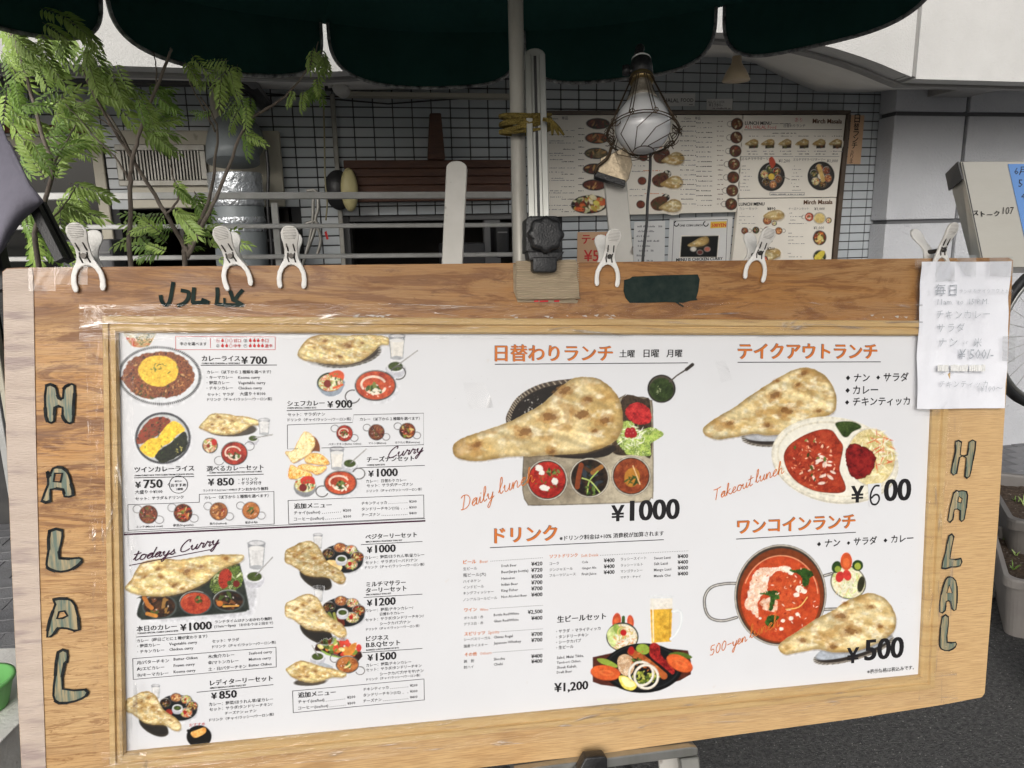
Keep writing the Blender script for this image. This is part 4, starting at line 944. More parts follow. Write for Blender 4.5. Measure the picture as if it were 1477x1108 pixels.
extra(6, 272.5, -.043, [(422,996.7),(611.5,979.3),(612,1009.5),(423,1028)])
block([('ベジターリーセット',527,601,777.5,K_),('MIRCH MASALA VEGETABLE THALI SET',527.5,580,782.6,K_,.03),('¥',529,536.5,797.8,K_,.03),('1000',541,570,797.3,K_,.03),('カレー：野菜/ほうれん草/豆カレー',526,612,806.5),('セット：サラダ/パーパド/ナン',527,602,813.6),(DR,526.5,612,820.4)], [([(521,785.6),(609,781)],.9,G_)])
block([('ミルチマサラー',528,585,846.2,K_),('ターリーセット',527.5,586,855,K_),('MIRCH MASALA THALI SET',528,564,859,K_,.03),('¥',529,536.5,874.3,K_,.03),('1200',541,570,873.8,K_,.03),('カレー：野菜/チキンカレー/',527,596,882.7),('日替わりカレー',548,582.5,887.7),
       ('セット：サラダ/タンドリーチキン/',527,611,896),('シークカバブ/ナン',548,592,901.7),(DR,528,605,909.5)], [([(525,861.8),(609,857)],.9,G_)])
block([('ビジネス',528,560,924.5,K_),('B.B.Qセット',528,577,933.6,K_),('BUSINESS LUNCH BARBECUE SETS',528,575,938.8,K_,.03),('¥',530,537.5,953.3,K_,.03),('1500',542,571,952.8,K_,.03),('カレー：野菜/チキンカレー',528,593,961.6),('セット：サラダ/タンドリーチキン',528,608,968.3),
       ('シークカバブ/サモサ/ナン',548,611,974.3),(DR,528.5,606,981.8)], [([(523,941.3),(609,935.3)],.9,G_)])
# big headings in orange with a grey-brown edge
def heading(s, x0, x1, y, ln, extra_=()):
    g = MB(); txt(g, B, s, x0-.8, x1-.8, y-.8, .02, .0006, 1.0, 4, slot=S_); txt(g, B, s, x0, x1, y, .02, .0009, 1.0, 4, slot=O_)
    line(g, B, ln, 1.2, .0004, slot=G_)
    for e in extra_: txt(g, B, *e, .018, .0006, 1.0, 2, slot=K_)
    g.obj('heading', INKS, poster, plane=B)
heading('日替わりランチ',714,883,519.5,[(714,525.5),(992,523.5)], [('土曜',893,915,514.8),('日曜',928,950,514.6),('月曜',961,983.5,514.4)])
heading('ドリンク',713,803,782.5,[(707,790),(957,778.5)], [('※ドリンク料金は+10% 消費税が加算されます',807,957,779.5)])
heading('テイクアウトランチ',1064,1264,516.5,[(1064,522.7),(1270,522)])
heading('ワンコインランチ',1063,1232.5,769,[(1062,777.6),(1234,767.8)])
g = MB(); script(g, B, 'Daily', 665,736, 712,718, 1.15, .0012, slot=O_, hk=.8); script(g, B, 'lunch', 719,713, 771,694, 1.15, .0012, slot=O_, hk=.8)
g.obj('handwriting', INKS, poster, plane=B); g = MB(); script(g, B, 'Takeout', 1029,722, 1085,700, 1.15, .0012, slot=O_, hk=.78); script(g, B, 'lunch', 1089,697, 1130,682, 1.15, .0012, slot=O_, hk=.78)
g.obj('handwriting', INKS, poster, plane=B); g = MB(); script(g, B, '500-yen', 1023,946, 1077,924, 1.15, .0012, slot=O_, hk=.78); script(g, B, 'lunch', 1081,921, 1124,902, 1.15, .0012, slot=O_, hk=.78)
g.obj('handwriting', INKS, poster, plane=B)
rows = [('ビール','Beer',813.5,0),('生ビール','Draft Beer','¥420',822.5,688,745,818),('瓶ビール(大)','Beer(large bottle)','¥720',832,701,762,827),('ハイネケン','Heineken','¥500',840.7,693,742.5,836.2),('インドビール','Indian Beer','¥700',849.2,698,747,845),
        ('キングフィッシャー','King Fisher','¥700',857.7,712,747,853.7),('ノンアルコールビール','Non Alcohol Beer','¥400',867,717,760,862.6)]
it = [('ビール',668,686.5,813.3,O_,.02),('Beer',692,704,812.3,O_,.0),('ワイン',669.5,687.5,882.3,O_,.02),('Wine',692,704,881.3,O_,0),('スピリッツ',669.5,699.5,916.8,O_,.02),('Spirits',704,720,914.5,O_,0),('その他',670,687.5,946.5,O_,.02),('Others',692,709,944.7,O_,0),
      ('ソフトドリンク',792.5,833,805,O_,.02),('Soft Drink',838,863,803.7,O_,0)]
for a, b_, c, y, xe, xb, yb in rows[1:]:
    it += [(a,668,xe,y,G_,.004),(b_,723,xb,yb),(c,766,782,yb-1.8,K_)]
for a, b_, c, y, xe, xb, yb, xc in [('ボトル白・赤','Bottle Red/White','¥2,500',893.3,697,748.5,888.8,761),('グラス白・赤','Glass Red/White','¥400',902,697,748,897.8,766),('シーバスリーガル','Chivas Regal','¥700',924.5,707.5,739.5,921,766),('国産ウイスキー','Japanese Whiskey','¥700',934,703,751.5,929.5,766),
        ('焼　酎','Shochu','¥400',956,684,728,952.7,766),('酎ハイ','Chuhi','¥400',964.5,683,725,960.2,766)]:
    it += [(a,669,xe,y,G_,.004),(b_,712,xb,yb),(c,xc,782,yb-(3.2),K_)]
for a, b_, xe, xb, y, yb, yc in [('コーラ','Cola',806,848,815,812.5,811.3),('ジンジャエール','Ginger Ale',826,860,823.7,821.3,820),('フルーツジュース','Fruit Juice',830,860,832,830,828.4)]:
    it += [(a,792.5,xe,y,G_,.004),(b_,839,xb,yb),('¥400',870.5,886,yc,K_)]
for a, b_, xe, xb, y, yb, yc in [('ラッシースイート','Sweet Lassi',932,967,808.5,807,805.3),('ラッシーソルト','Salt Lassi',927,963,817.5,815.3,813.7),('マンゴラッシー','Mango Lassi',926.5,968,826,824,822),('マサラ・チャイ','Masala Chai',924,967,834.7,832.7,830.5)]:
    it += [(a,895,xe,y,G_,.004),(b_,943,xb,yb),('¥400',977,992,yc,K_)]
def cat_(e):
    x, y = e[1], e[3]
    if x > 790: return 4 if x < 890 else 5
    return 0 if y < 870 else 1 if y < 905 else 2 if y < 938 else 3
DL = [(708,809.5,782,804.5),(707,878,782,873),(723,911,782,907),(712,941,782,936),(866,801,992,794.5),None]
for c in range(6): block([e for e in it if cat_(e) == c], (), [DL[c]] if DL[c] else [])
block([('生ビールセット',803.5,873.5,897.5,K_,.03),('・サラダ ・マライティッカ',802,866,913,K_,.012),('・タンドリーチキン',802,848.5,921,K_,.012),('・シークカバブ',802,838,928.7,K_,.012),('・生ビール',802,827,936.3,K_,.012),
       ('Salad, Malai Tikka,',803,842,950.5),('Tandoori Chiken,',803,838,957.6),('Sheek Kabab,',803,832,964.8),('Draft Beer',803,825,971.6),('¥1,200',799,847.5,998.3,K_,.03)])
big_ = [('¥',881,899,752,K_,.03),('1000',908,978,751,K_,.03),('◆',1219.5,1226,548,K_,.0),('ナン',1231.5,1254,550,K_,.015),('◆',1263.5,1269,547,K_,0),('サラダ',1274,1310,549.5,K_,.015),('◆',1219,1225.5,566,K_,0),('カレー',1230,1266,568,K_,.015),
       ('◆',1218.5,1224.5,583,K_,0),('チキンティッカ',1230,1312,584.5,K_,.015),('¥',1226.5,1244,725,K_,.03),('00',1274,1311.5,722.5,K_,.03),
       ('◆',1178,1184,787.5,K_,0),('ナン',1189.5,1211.5,788.5,K_,.015),('◆',1221,1226,785.5,K_,0),('サラダ',1231,1264.5,786,K_,.015),('◆',1274,1279.5,782,K_,0),('カレー',1285,1317,782.5,K_,.015),
       ('¥',1220.5,1237,957,K_,.03),('500',1246,1301,952.5,K_,.03),('※表示価格は税込みです。',1250.5,1318,971.5,G_,.012)]
for f_ in (lambda e: e[1] < 1000, lambda e: e[1] > 1000 and e[3] < 700, lambda e: e[1] > 1000 and 700 < e[3] < 730, lambda e: 770 < e[3] < 800 and e[1] > 1000, lambda e: e[3] > 940 and e[1] > 1000 and e[3] < 960, lambda e: e[3] > 965): block([e for e in big_ if f_(e)])
# the pasted-over 6
g = MB(); g.cm = 0; g.prism(B.uvs([(1251,698),(1270,696.5),(1271,730),(1253,731)]), .0012, .0016)
pt = g.obj('pasted_patch', M['paper'], poster, plane=B, label='white paper patch with a handwritten 6')
g = MB(); g.ribbon(B.uvs(smooth_pts([(1267,700.5),(1261,701),(1256,709),(1254.5,719),(1257,726.5),(1263,727),(1267,721),(1266,714.5),(1261,713.5),(1256,718)],4)), 3.0*1.25/F, .0019); g.obj('handwriting', M['ink'], poster, plane=B)

# ---- the dish pictures
def pots(lst):
    for i, (x, y, r, kd) in enumerate(lst):
        A = Art(B, x-26, y-20, x+26, y+20); A.tf(); handles(A, x, y, r); bowl(A, x, y, r, kd, i+3, rimw=1.0); A.done(poster, .0003+i*.00002)
z45 = sc(5.832,160,470)
A = Art(B, 168, 478, 296, 590); A.tf()
A.poly([(183,482),(221,482),(216,498),(208,501),(196,501),(188,497)], tex=t_mix(3,[(60,90,50),(200,180,130),(190,110,60),(210,60,30)],1.2))
A.poly([(182,477.5),(222,477.5),(219,488),(184,487)], tex=t_mix(4,[(190,195,190),(170,150,60),(225,225,220),(110,120,100)],1.0))
A.ell(230, 544.5, 62, 43.5, .04, (180,180,182), .5, 2.5); A.ell(230.5, 542, 61.5, 43.5, .04, (205,206,208))
for i in range(118):
    a = i*2*math.pi/118; c, n = math.cos(.04), math.sin(.04)
    A.stroke([(230.5+60*f*math.cos(a)*c-42.3*f*math.sin(a)*n, 542+60*f*math.cos(a)*n+42.3*f*math.sin(a)*c) for f in (.935,.99)], 1.7, (48,48,52))
A.ell(230.5, 542, 56, 38.8, .04, (218,220,222))
A.poly(z45([(90,430),(150,300),(260,240),(380,220),(520,225),(640,290),(700,390),(690,480),(600,570),(470,605),(400,600),(330,615),(240,600),(150,530),(100,470)]), tex=t_mix(9,[(70,36,18),(130,70,34),(160,96,50),(96,50,28),(190,130,70)],1.0), rough=2.5, seed=2)
A.flecks(225, 545, 48, 30, 90, 1.7, [(180,120,60),(90,46,24),(70,80,30),(150,60,30),(205,160,100)], 5, asp=2)
A.poly(z45([(235,340),(300,270),(390,250),(480,265),(545,310),(565,380),(545,450),(480,490),(420,515),(340,500),(270,460),(235,400)]), tex=t_mix(12,[(214,168,20),(232,192,30),(240,204,60)],.5), rough=1.0, seed=4)
A.flecks(238, 531, 20, 10, 16, 1.4, GR, 11, asp=3); A.done(poster)
# twin curry rice
z = sc(5.832,160,470); A = Art(B, 190, 592, 280, 676); A.tf()
A.ell(236, 634, 41, 38, 0, (180,180,184), .5, 2.5); A.ell(235, 632, 40.3, 37.5, 0, (66,68,74))
for i in range(90):
    a = i*2*math.pi/90; A.stroke([(235+40*f*math.cos(a), 632+37.2*f*math.sin(a)) for f in (.93,.99)], .6, (150,150,154), .5)
A.ell(235, 632, 36.5, 34, 0, (190,192,192))
A.poly(z([(215,960),(250,880),(330,790),(430,765),(500,790),(480,850),(400,920),(340,960),(240,1000)]), tex=t_mix(21,[(70,34,20),(140,74,40),(160,60,36),(110,90,50)],.9), rough=1.5)
A.poly(z([(245,1020),(330,950),(390,940),(440,870),(520,800),(590,830),(625,880),(560,920),(500,980),(430,1020),(370,1100),(330,1105),(270,1070)]), tex=t_mix(22,[(214,170,10),(236,198,20),(244,210,50)],.5), rough=1.0)
A.poly(z([(370,1090),(430,1030),(500,990),(560,930),(620,890),(645,960),(630,1040),(560,1100),(500,1130),(440,1155),(390,1130)]), tex=t_mix(23,[(16,24,12),(34,42,24),(52,58,34)],.8), rough=1.2)
A.flecks(232, 634, 28, 26, 14, 1.1, GR, 3, asp=2.5); A.flecks(255, 645, 10, 10, 8, 1.1, [(200,190,110),(120,120,60)], 4, asp=2); A.done(poster)
# choose-a-curry set
A = Art(B, 282, 588, 398, 674); A.tf()
z = sc(5.832,160,470)
A.ell(335, 620, 36, 10, -.02, (84,78,72)); naan(A, z([(740,850),(790,790),(850,740),(950,738),(1050,755),(1150,765),(1230,790),(1265,810),(1240,835),(1180,840),(1120,880),(1040,910),(920,915),(830,895),(760,870)]), 31, .45, [tuple(q)+(2.6,) for q in z([(900,770),(1020,800),(940,870),(850,830)])], 1)
glass(A, 381, 616, 17, 21); cup(A, 365, 632, 8, (393,627)); shadow(A, 303, 643, 11); bowl(A, 303, 642.5, 11.5, 'salad', 3); A.ell(309,638,4,5,0,(190,40,25))
handles(A, 338, 654, 19, -.45, big=.36); bowl(A, 338, 654, 19.5, 'red', 4, 17.5); A.done(poster)
pots([(214,742,13.8,'keema'),(264,740,13.8,'veg'),(315.5,737.5,13.4,'sea'),(362,736.5,13,'dal')])
# chef curry
z = sc(6.42,400,470); A = Art(B, 426, 480, 608, 582); A.tf()
A.ell(497, 512, 54, 17, -.14, (110,106,100), .5, 2); basket(A, 502, 512, 48, 18, -.15, (120,116,110))
N1 = [(185,270),(215,200),(270,130),(350,90),(480,80),(620,90),(800,82),(920,85),(1030,110),(1030,175),(960,178),(900,230),(830,290),(740,335),(620,358),(480,352),(340,335),(240,315)]
naan(A, z(N1), 41, .6, [tuple(q)+(k,) for q, k in zip(z([(440,140),(650,185),(575,285),(340,200),(785,160),(440,215)]), (4,6.5,4.2,2.5,3,2.5))], 1)
glass(A, 572.5, 501, 24, 33, (222,218,210)); cup(A, 570.5, 528, 13.5, (602,506)); shadow(A, 477, 553, 18, 12)
A.poly(z([(370,530),(610,500),(605,590),(560,640),(480,655),(410,620)]), (150,160,172), smooth=3); A.ell(476, 551, 19, 14, -.1, (60,70,50)); A.ell(477, 552, 17.5, 12.5, -.1, tex=t_mix(7,[(230,225,200),(190,200,130),(215,110,60),(235,230,215)],1))
A.poly(z([(480,440),(560,410),(615,440),(612,500),(560,480),(500,470)]), (214,92,40)); A.ell(472.5, 553.5, 5.6, 5.6, 0, (136,42,26)); A.flecks(485,548,9,9,10,1.5,GR,3); A.stroke([(481,560),(494,555)],3,(216,100,45))
shadow(A, 542, 556, 30, 22); handles(A, 541.5, 555, 29, -.48, (98,96,94), 2.0, .36); bowl(A, 541.5, 556, 30, 'butter', 8, 22.5, (92,88,84), 2.2); A.done(poster)
pots([(497,625,12.2,'red'),(543,623.5,12,'keema'),(587.5,621.5,12,'veg')])
# cheese naan set
z = sc(6.42,400,610); A = Art(B, 408, 620, 530, 722); A.tf()
A.poly(z([(300,120),(360,140),(395,220),(380,300),(300,290),(260,200)]), (130,76,40)); A.ell(448, 670, 27, 18, -.3, (205,208,210)); A.ell(448, 669, 25, 16, -.3, (228,228,228))
for i, q in enumerate(([(75,270),(150,250),(190,170),(250,80),(330,120),(350,200),(300,290),(230,330),(150,370),(110,330)], [(250,330),(320,280),(420,300),(485,370),(430,390),(340,380),(270,370)], [(190,400),(270,380),(360,400),(450,400),(440,440),(370,480),(300,450),(220,430)], [(120,390),(200,420),(290,450),(320,490),(240,520),(150,520),(100,500)])):
    A.poly(z([(x+6,y+10) for x,y in q]), (120,70,30), op=.6); A.poly(z(q), tex=t_mix(50+i,[(222,150,50),(238,190,90),(244,222,160),(214,160,70)] if i else [(228,205,140),(240,232,190),(222,190,110)],1), rough=1, edge=(190,130,50))
glass(A, 486, 662, 21, 30, (226,222,214)); cup(A, 504.5, 668, 11, (528,648)); shadow(A, 440, 704, 16, 12)
A.ell(440, 702, 16.3, 15, 0, (140,142,146)); A.ell(440, 699, 15, 11, 0, tex=t_mix(17,[(235,230,215),(190,200,130),(205,80,50)],1)); A.poly(z([(215,520),(280,490),(340,510),(345,570),(290,560),(230,570)]), (206,60,40)); A.ell(437, 703.5, 5.6, 5.6, 0, (126,34,30)); A.flecks(445,700,9,7,8,1.4,GR,3)
shadow(A, 491, 697, 24, 18); handles(A, 491, 696, 23, -.45, (98,96,94), 1.8, .38); bowl(A, 491, 696.5, 24, 'butter', 9, 18, (92,88,84), 2); A.done(poster)
# today's curry tray
z = sc(6.154,170,760); A = Art(B, 176, 778, 404, 898); A.tf()
A.poly(z([(240,640),(1140,470),(1230,560),(1200,760),(1080,800),(300,840)]), (150,150,156), op=.5, soft=4)
A.poly(z([(205,640),(215,610),(900,330),(1060,322),(1095,370),(1165,700),(1150,740),(1080,760),(700,790),(260,825),(200,815),(168,770)]), tex=t_mix(60,[(30,38,34),(44,52,46),(60,66,58)],2.5), edge=(110,116,112))
A.poly(z([(820,560),(850,430),(940,350),(1050,335),(1100,400),(1110,480),(1050,560),(920,590)]), tex=t_mix(61,[(70,100,30),(120,140,60),(50,70,24),(170,180,120)],1.2), rough=2)
A.flecks(329, 829, 20, 16, 34, 1.9, [(190,200,150),(100,130,50),(60,80,30),(205,215,170)], 8, asp=4); A.poly(z([(900,420),(950,365),(1005,400),(1010,450),(980,520),(930,550),(895,500)]), tex=t_mix(62,[(130,36,20),(180,60,34),(150,44,26)],.9)); A.ell(341, 842, 5, 5, 0, (120,34,26)); A.ell(331,841,3.5,3.5,0,(70,96,36))
bowl(A, *z([(370,705)])[0], 25, 'dark', 5, 18.5, (80,88,86), 2.4); bowl(A, *z([(690,675)])[0], 24, 'butter', 6, 17.5, (80,88,86), 2.4); bowl(A, *z([(985,655)])[0], 23, 'dark', 7, 16, (80,88,86), 2.4)
A.ell(*z([(690,690)])[0], 20, 13.5, 0, tex=t_mix(63,[(150,50,26),(176,66,36),(190,84,48)],.8)); A.flecks(*z([(710,640)])[0], 7, 6, 14, 1.5, GR, 9); A.stroke(z([(235,625),(265,690),(300,720)]), 6, (190,120,40)); A.stroke(z([(260,770),(340,790)]), 5, (205,140,50)); A.stroke(z([(935,705),(1070,700)]), 2.2, (214,160,70)); A.ell(*z([(905,680)])[0], 4.5, 4, 0, (200,120,40))
naan(A, z([(60,540),(110,480),(190,340),(260,300),(420,280),(560,290),(760,255),(900,245),(1090,245),(1118,270),(1090,310),(1000,345),(900,390),(780,490),(640,560),(480,605),(330,615),(170,600),(90,570)]), 44, .8, [tuple(q)+(k,) for q, k in zip(z([(355,375),(610,395),(500,520),(235,445),(740,350),(380,445),(570,550),(960,280)]), (5,8,5,3,4,4,3,5))], 1)
glass(A, 370, 801.5, 26, 36); cup(A, 367, 831, 13.5, (393,804)); A.done(poster)
# three thali sets
def thali(x, y, k, seed, kind, gy, dk=0, nk=None):
    A = Art(B, x-8, y-20, x+125, y+88); A.tf()
    P = lambda pts: [(x+a*k, y+b*k) for a, b in pts]
    glass(A, *P([(48,2)])[0], 14*k, 20*k)
    px_, py_ = P([(83,27)])[0]; A.ell(px_+1, py_+2, 31*k, 21*k, .1, (120,120,124), .5, 3); A.ell(px_, py_, 30.5*k, 20.5*k, .1, (30,34,38)); A.ell(px_, py_, 28.5*k, 18.5*k, .1, (44,49,54)); A.ell(px_, py_+1, 27*k, 17*k, .1, (24,28,32))
    for i, (dx, dy, r, kd) in enumerate([(-20,-8,9,'dark'),(-3,-16,9.5,'sea'),(13,-13,9,'salad'),(22,-3,9.5,'veg'),(13,8,10,'salad')]): bowl(A, px_+dx*k, py_+dy*k, r*k, kd, seed+i, r*k*.78, (88,84,80), 1.1)
    A.ell(px_+11*k, py_+7*k, 3*k, 3*k, 0, (176,40,30))
    if kind == 0: A.poly([(px_-24*k,py_+4*k),(px_-12*k,py_+2*k),(px_-1*k,py_+8*k),(px_-2*k,py_+17*k),(px_-16*k,py_+16*k)], tex=t_mix(70,[(225,190,120),(238,215,160)],1), smooth=2)
    elif kind == 1:
        A.stroke([(px_-20*k,py_+2*k),(px_-14*k,py_+14*k)], 5*k, (120,130,60)); A.stroke([(px_-13*k,py_+2*k),(px_-10*k,py_+14*k)], 4*k, (150,150,70)); A.poly([(px_-10*k,py_+2*k),(px_-2*k,py_+4*k),(px_+2*k,py_+18*k),(px_-6*k,py_+18*k)], tex=t_mix(71,[(90,34,18),(130,56,30)],1), smooth=3)
    else: A.ell(px_-14*k, py_+7*k, 6*k, 5*k, 0, tex=t_mix(72,[(130,30,20),(160,50,34)],.8), rough=.2)
    cup(A, px_-1*k, py_+0*k, 7.8*k)
    A.ell(*P([(45,56)])[0], 26*k, 13*k, .5, (70,64,56)); A.ell(*P([(45,54)])[0], 24*k, 12*k, .5, (50,46,42))
    npts = [(0,24),(2,14),(12,9),(24,3),(35,1),(46,6),(52,15),(58,27),(66,35),(78,42),(86,50),(88,57),(84,63),(75,62),(66,56),(55,53),(42,53),(30,50),(20,43),(10,36),(2,33)]
    naan(A, P(npts), seed, .5*k, [tuple(q)+(v*k,) for q, v in zip(P([(36,11),(26,17),(43,26),(18,21),(14,24),(26,27),(52,33),(70,46)]), (2.4,2.4,3.4,2,2,2.2,1.6,2.4))], 0, dk)
    if kind == 2:
        ox, oy = P([(116,72)])[0]; A.ell(ox, oy, 20*k, 18*k, 0, (120,120,126)); A.ell(ox, oy, 19.3*k, 17.4*k, 0, (20,18,20)); A.poly([(ox-13*k,oy-6*k),(ox-4*k,oy-10*k),(ox+9*k,oy-14*k),(ox+10*k,oy-6*k),(ox-2*k,oy+1*k),(ox-9*k,oy+1*k)], tex=t_mix(73,[(214,150,60),(238,196,120)],.8)); A.ell(ox-17*k, oy-9*k, 2.5*k, 2.5*k, 0, (20,18,20))
    A.done(poster)
thali(410.5, 779, 1.0, 81, 0, 0, 30); thali(410.5, 855.5, 1.02, 82, 1, 0, 0); 
def shift_ladies():
    thali(180.5, 996, .92, 83, 2, 0, 4)
shift_ladies()
g = MB(); txt(g, B, 'おすすめ', 273, 296, 1048, .0, .0007, slot=R_); g.obj('lettering', INKS, poster, plane=B)
# barbecue set
z = sc(6.42,400,890); A = Art(B, 408, 914, 530, 992); A.tf()
A.poly(z([(350,270),(420,235),(780,330),(790,365),(750,410),(680,400),(340,310)]), (58,30,24), smooth=0); A.poly(z([(345,262),(400,232),(785,322),(740,352)]), (88,48,38), smooth=0)
A.flecks(487, 934, 27, 9.5, 60, 3.4, [(206,90,40),(120,150,60),(180,60,36),(225,150,60),(90,110,40),(230,220,150),(214,70,50)], 6, .2, 1.6)
for x_, y_, c_ in ((445,235,(150,175,90)),(525,220,(160,180,90)),(600,230,(205,70,50)),(645,240,(214,80,60)),(755,285,(205,70,56))): A.ell(*z([(x_,y_)])[0], 4, 5.5, 0, c_)
A.poly(z([(610,340),(680,260),(735,235),(720,310),(660,370)]), (210,140,50), smooth=2); A.poly(z([(400,300),(500,350),(640,380),(600,385),(450,350)]), (150,180,80), smooth=2)
cup(A, 458, 946.5, 10.5, (450,931)); A.ell(470, 961, 12, 4, .3, (170,176,182))
handles(A, 501, 958.5, 16, .45, (110,106,102), 1.5, .4); bowl(A, 501, 958.5, 17, 'dal', 4, 13, (96,92,88), 1.8)
A.ell(447, 984, 24, 5.5, -.05, (90,84,76)); naan(A, z([(78,490),(110,455),(200,405),(260,410),(330,430),(420,460),(520,480),(620,510),(638,535),(600,560),(500,560),(420,590),(330,605),(220,590),(130,550)]), 91, .5, [tuple(q)+(v,) for q, v in zip(z([(170,440),(255,460),(350,500),(275,550),(205,555)]), (2,2.4,3,3.2,2))], 1); A.done(poster)
# daily lunch
z = sc(3.958,640,480); A = Art(B, 646, 508, 1010, 735); A.tf()
A.poly(z([(358,520),(362,460),(430,360),(560,290),(740,262),(900,270),(940,420),(800,560),(560,600),(400,560)]), (96,84,72)); A.poly(z([(378,520),(385,465),(450,380),(570,315),(740,285),(860,300),(860,430),(700,540),(430,560)]), (46,40,36))
for i in range(46):
    t = i/45; q = smooth_pts([(362,500),(385,420),(440,352),(560,292),(740,264)],12)[int(t*47)]; A.stroke(z([q, (q[0]+14, q[1]+16)]), 1.3, (176,164,144) if i % 2 else (70,60,52))
A.flecks(*z([(500,410)])[0], 22, 16, 40, .7, [(200,196,188),(90,84,78)], 3)
A.poly(z([(455,690),(470,680),(1000,372),(1030,365),(1140,366),(1180,385),(1195,440),(1198,900),(1185,945),(1140,968),(900,978),(530,988),(475,975),(448,900)]), smooth=2, tex=t_mix(92,[(128,116,98),(160,150,130),(190,180,158)],34), edge=(70,62,56), ew=2.5)
A.poly(z([(960,640),(1020,370),(1140,378),(1178,400),(1186,700),(1120,690),(1000,700)]), tex=t_mix(93,[(50,40,32),(86,70,54),(60,46,36)],3))
A.poly(z([(620,690),(960,640),(940,700),(800,720),(640,710)]), (50,44,40))
A.poly(z([(1035,455),(1060,415),(1105,398),(1150,415),(1182,455),(1178,510),(1120,525),(1060,500)]), tex=t_mix(94,[(140,24,30),(190,44,46),(205,64,60)],1.2), rough=2)
A.poly(z([(985,610),(1010,520),(1070,505),(1110,560),(1180,540),(1240,560),(1252,590),(1215,610),(1180,640),(1180,700),(1110,700),(1050,695),(1020,660)]), tex=t_mix(95,[(150,180,70),(190,205,110),(110,140,50),(214,222,160)],1.6), rough=1.5)
A.flecks(*z([(1070,590)])[0], 20, 17, 60, 1.6, [(225,228,200),(190,205,130),(238,236,220)], 4, asp=6)
for dx, dy in ((-12,-10),(12,-12),(-16,8),(6,10),(20,6)): A.ell(*z([(1066+dx,572+dy)])[0], 4.6, 5.2, 0, (176,26,40)); A.ell(*z([(1062+dx,566+dy)])[0], 1.2, 1.2, 0, (225,120,120), .6)
def steel_bowl(cx, cy, r, sd, T, fl, n=30, fs=2):
    x_, y_ = z([(cx,cy)])[0]; r /= 3.958; A.ell(x_, y_, r, r, 0, (88,80,72)); A.arc(x_, y_, r*.96, r*.96, 0, 6.28, 1.8, (186,180,166)); A.ell(x_, y_, r*.92, r*.92, 0, (70,52,42)); A.ell(x_, y_, r*.88, r*.88, 0, tex=t_mix(sd, T, 1.6)); A.flecks(x_, y_, r*.6, r*.6, n, fs, fl, sd, asp=2.6)
steel_bowl(590,840,118,101,[(140,24,16),(172,36,24),(192,54,32)],[(190,70,40),(90,110,40),(160,40,24)],20,1.6)
for q in ((545,775,7,4,.5),(635,850,5,5,0),(575,885,7,4,.2),(560,800,4,3,0)): A.ell(*z([q[:2]])[0], q[2], q[3], q[4], (236,232,222), rough=.4, seed=int(q[0]))
A.flecks(*z([(625,795)])[0], 8, 7, 14, 1.8, GR, 33)
steel_bowl(832,828,114,102,[(20,16,14),(44,32,24),(70,52,34)],[(60,70,80),(90,60,36),(40,50,30)],34,3)
A.stroke(z([(785,755),(770,820),(762,880)]), 7, (140,70,30), smooth=4); A.stroke(z([(850,800),(900,765)]), 6.5, (160,110,50)); A.stroke(z([(790,830),(840,850),(890,910)]), 1.6, (190,205,120), smooth=4); A.stroke(z([(880,790),(830,850),(820,920)]), 1.6, (170,195,100), smooth=4); A.flecks(*z([(840,900)])[0], 9, 7, 16, 2, GR, 5)
steel_bowl(1070,818,113,103,[(128,58,26),(150,74,36),(166,90,46)],[(150,70,34),(180,100,50)],14,1.2)
A.ell(*z([(1075,825)])[0], 11, 14, .2, (186,130,40)); A.flecks(*z([(1075,845)])[0], 10, 6, 14, 2.2, [(70,96,36),(50,74,28)], 6, asp=3); A.stroke(z([(1080,760),(1120,865)]), 1.5, (225,190,140))
naan(A, z([(52,680),(60,635),(110,600),(190,572),(260,548),(360,515),(450,470),(560,410),(630,345),(690,292),(760,256),(860,258),(930,292),(985,350),(1012,420),(1022,500),(1014,560),(985,610),(930,645),(820,682),(700,692),(600,697),(490,705),(400,706),(300,718),(200,732),(110,725),(70,708)]), 111, 2.2, [tuple(q)+(k,) for q, k in zip(z([(785,465),(455,565),(600,480),(690,330),(190,640),(615,680),(920,500),(820,380),(860,560)]), (11,12,12,10,8,6,9,8,5))], 0, 8)
A.ell(*z([(1243,320)])[0], 20.5, 20.5, 0, (44,40,36)); A.ell(*z([(1243,320)])[0], 18.5, 18.8, 0, (88,80,70)); A.ell(*z([(1243,325)])[0], 17.4, 17, 0, tex=t_mix(104,[(36,52,20),(54,72,30),(70,88,40)],2)); A.flecks(*z([(1220,320)])[0], 6, 8, 8, 1, [(150,160,120)], 4)
A.stroke(z([(1290,280),(1330,245),(1400,200)]), 2.4, (92,84,76)); A.stroke(z([(1385,210),(1420,182)]), 5, (66,58,52)); A.done(poster)
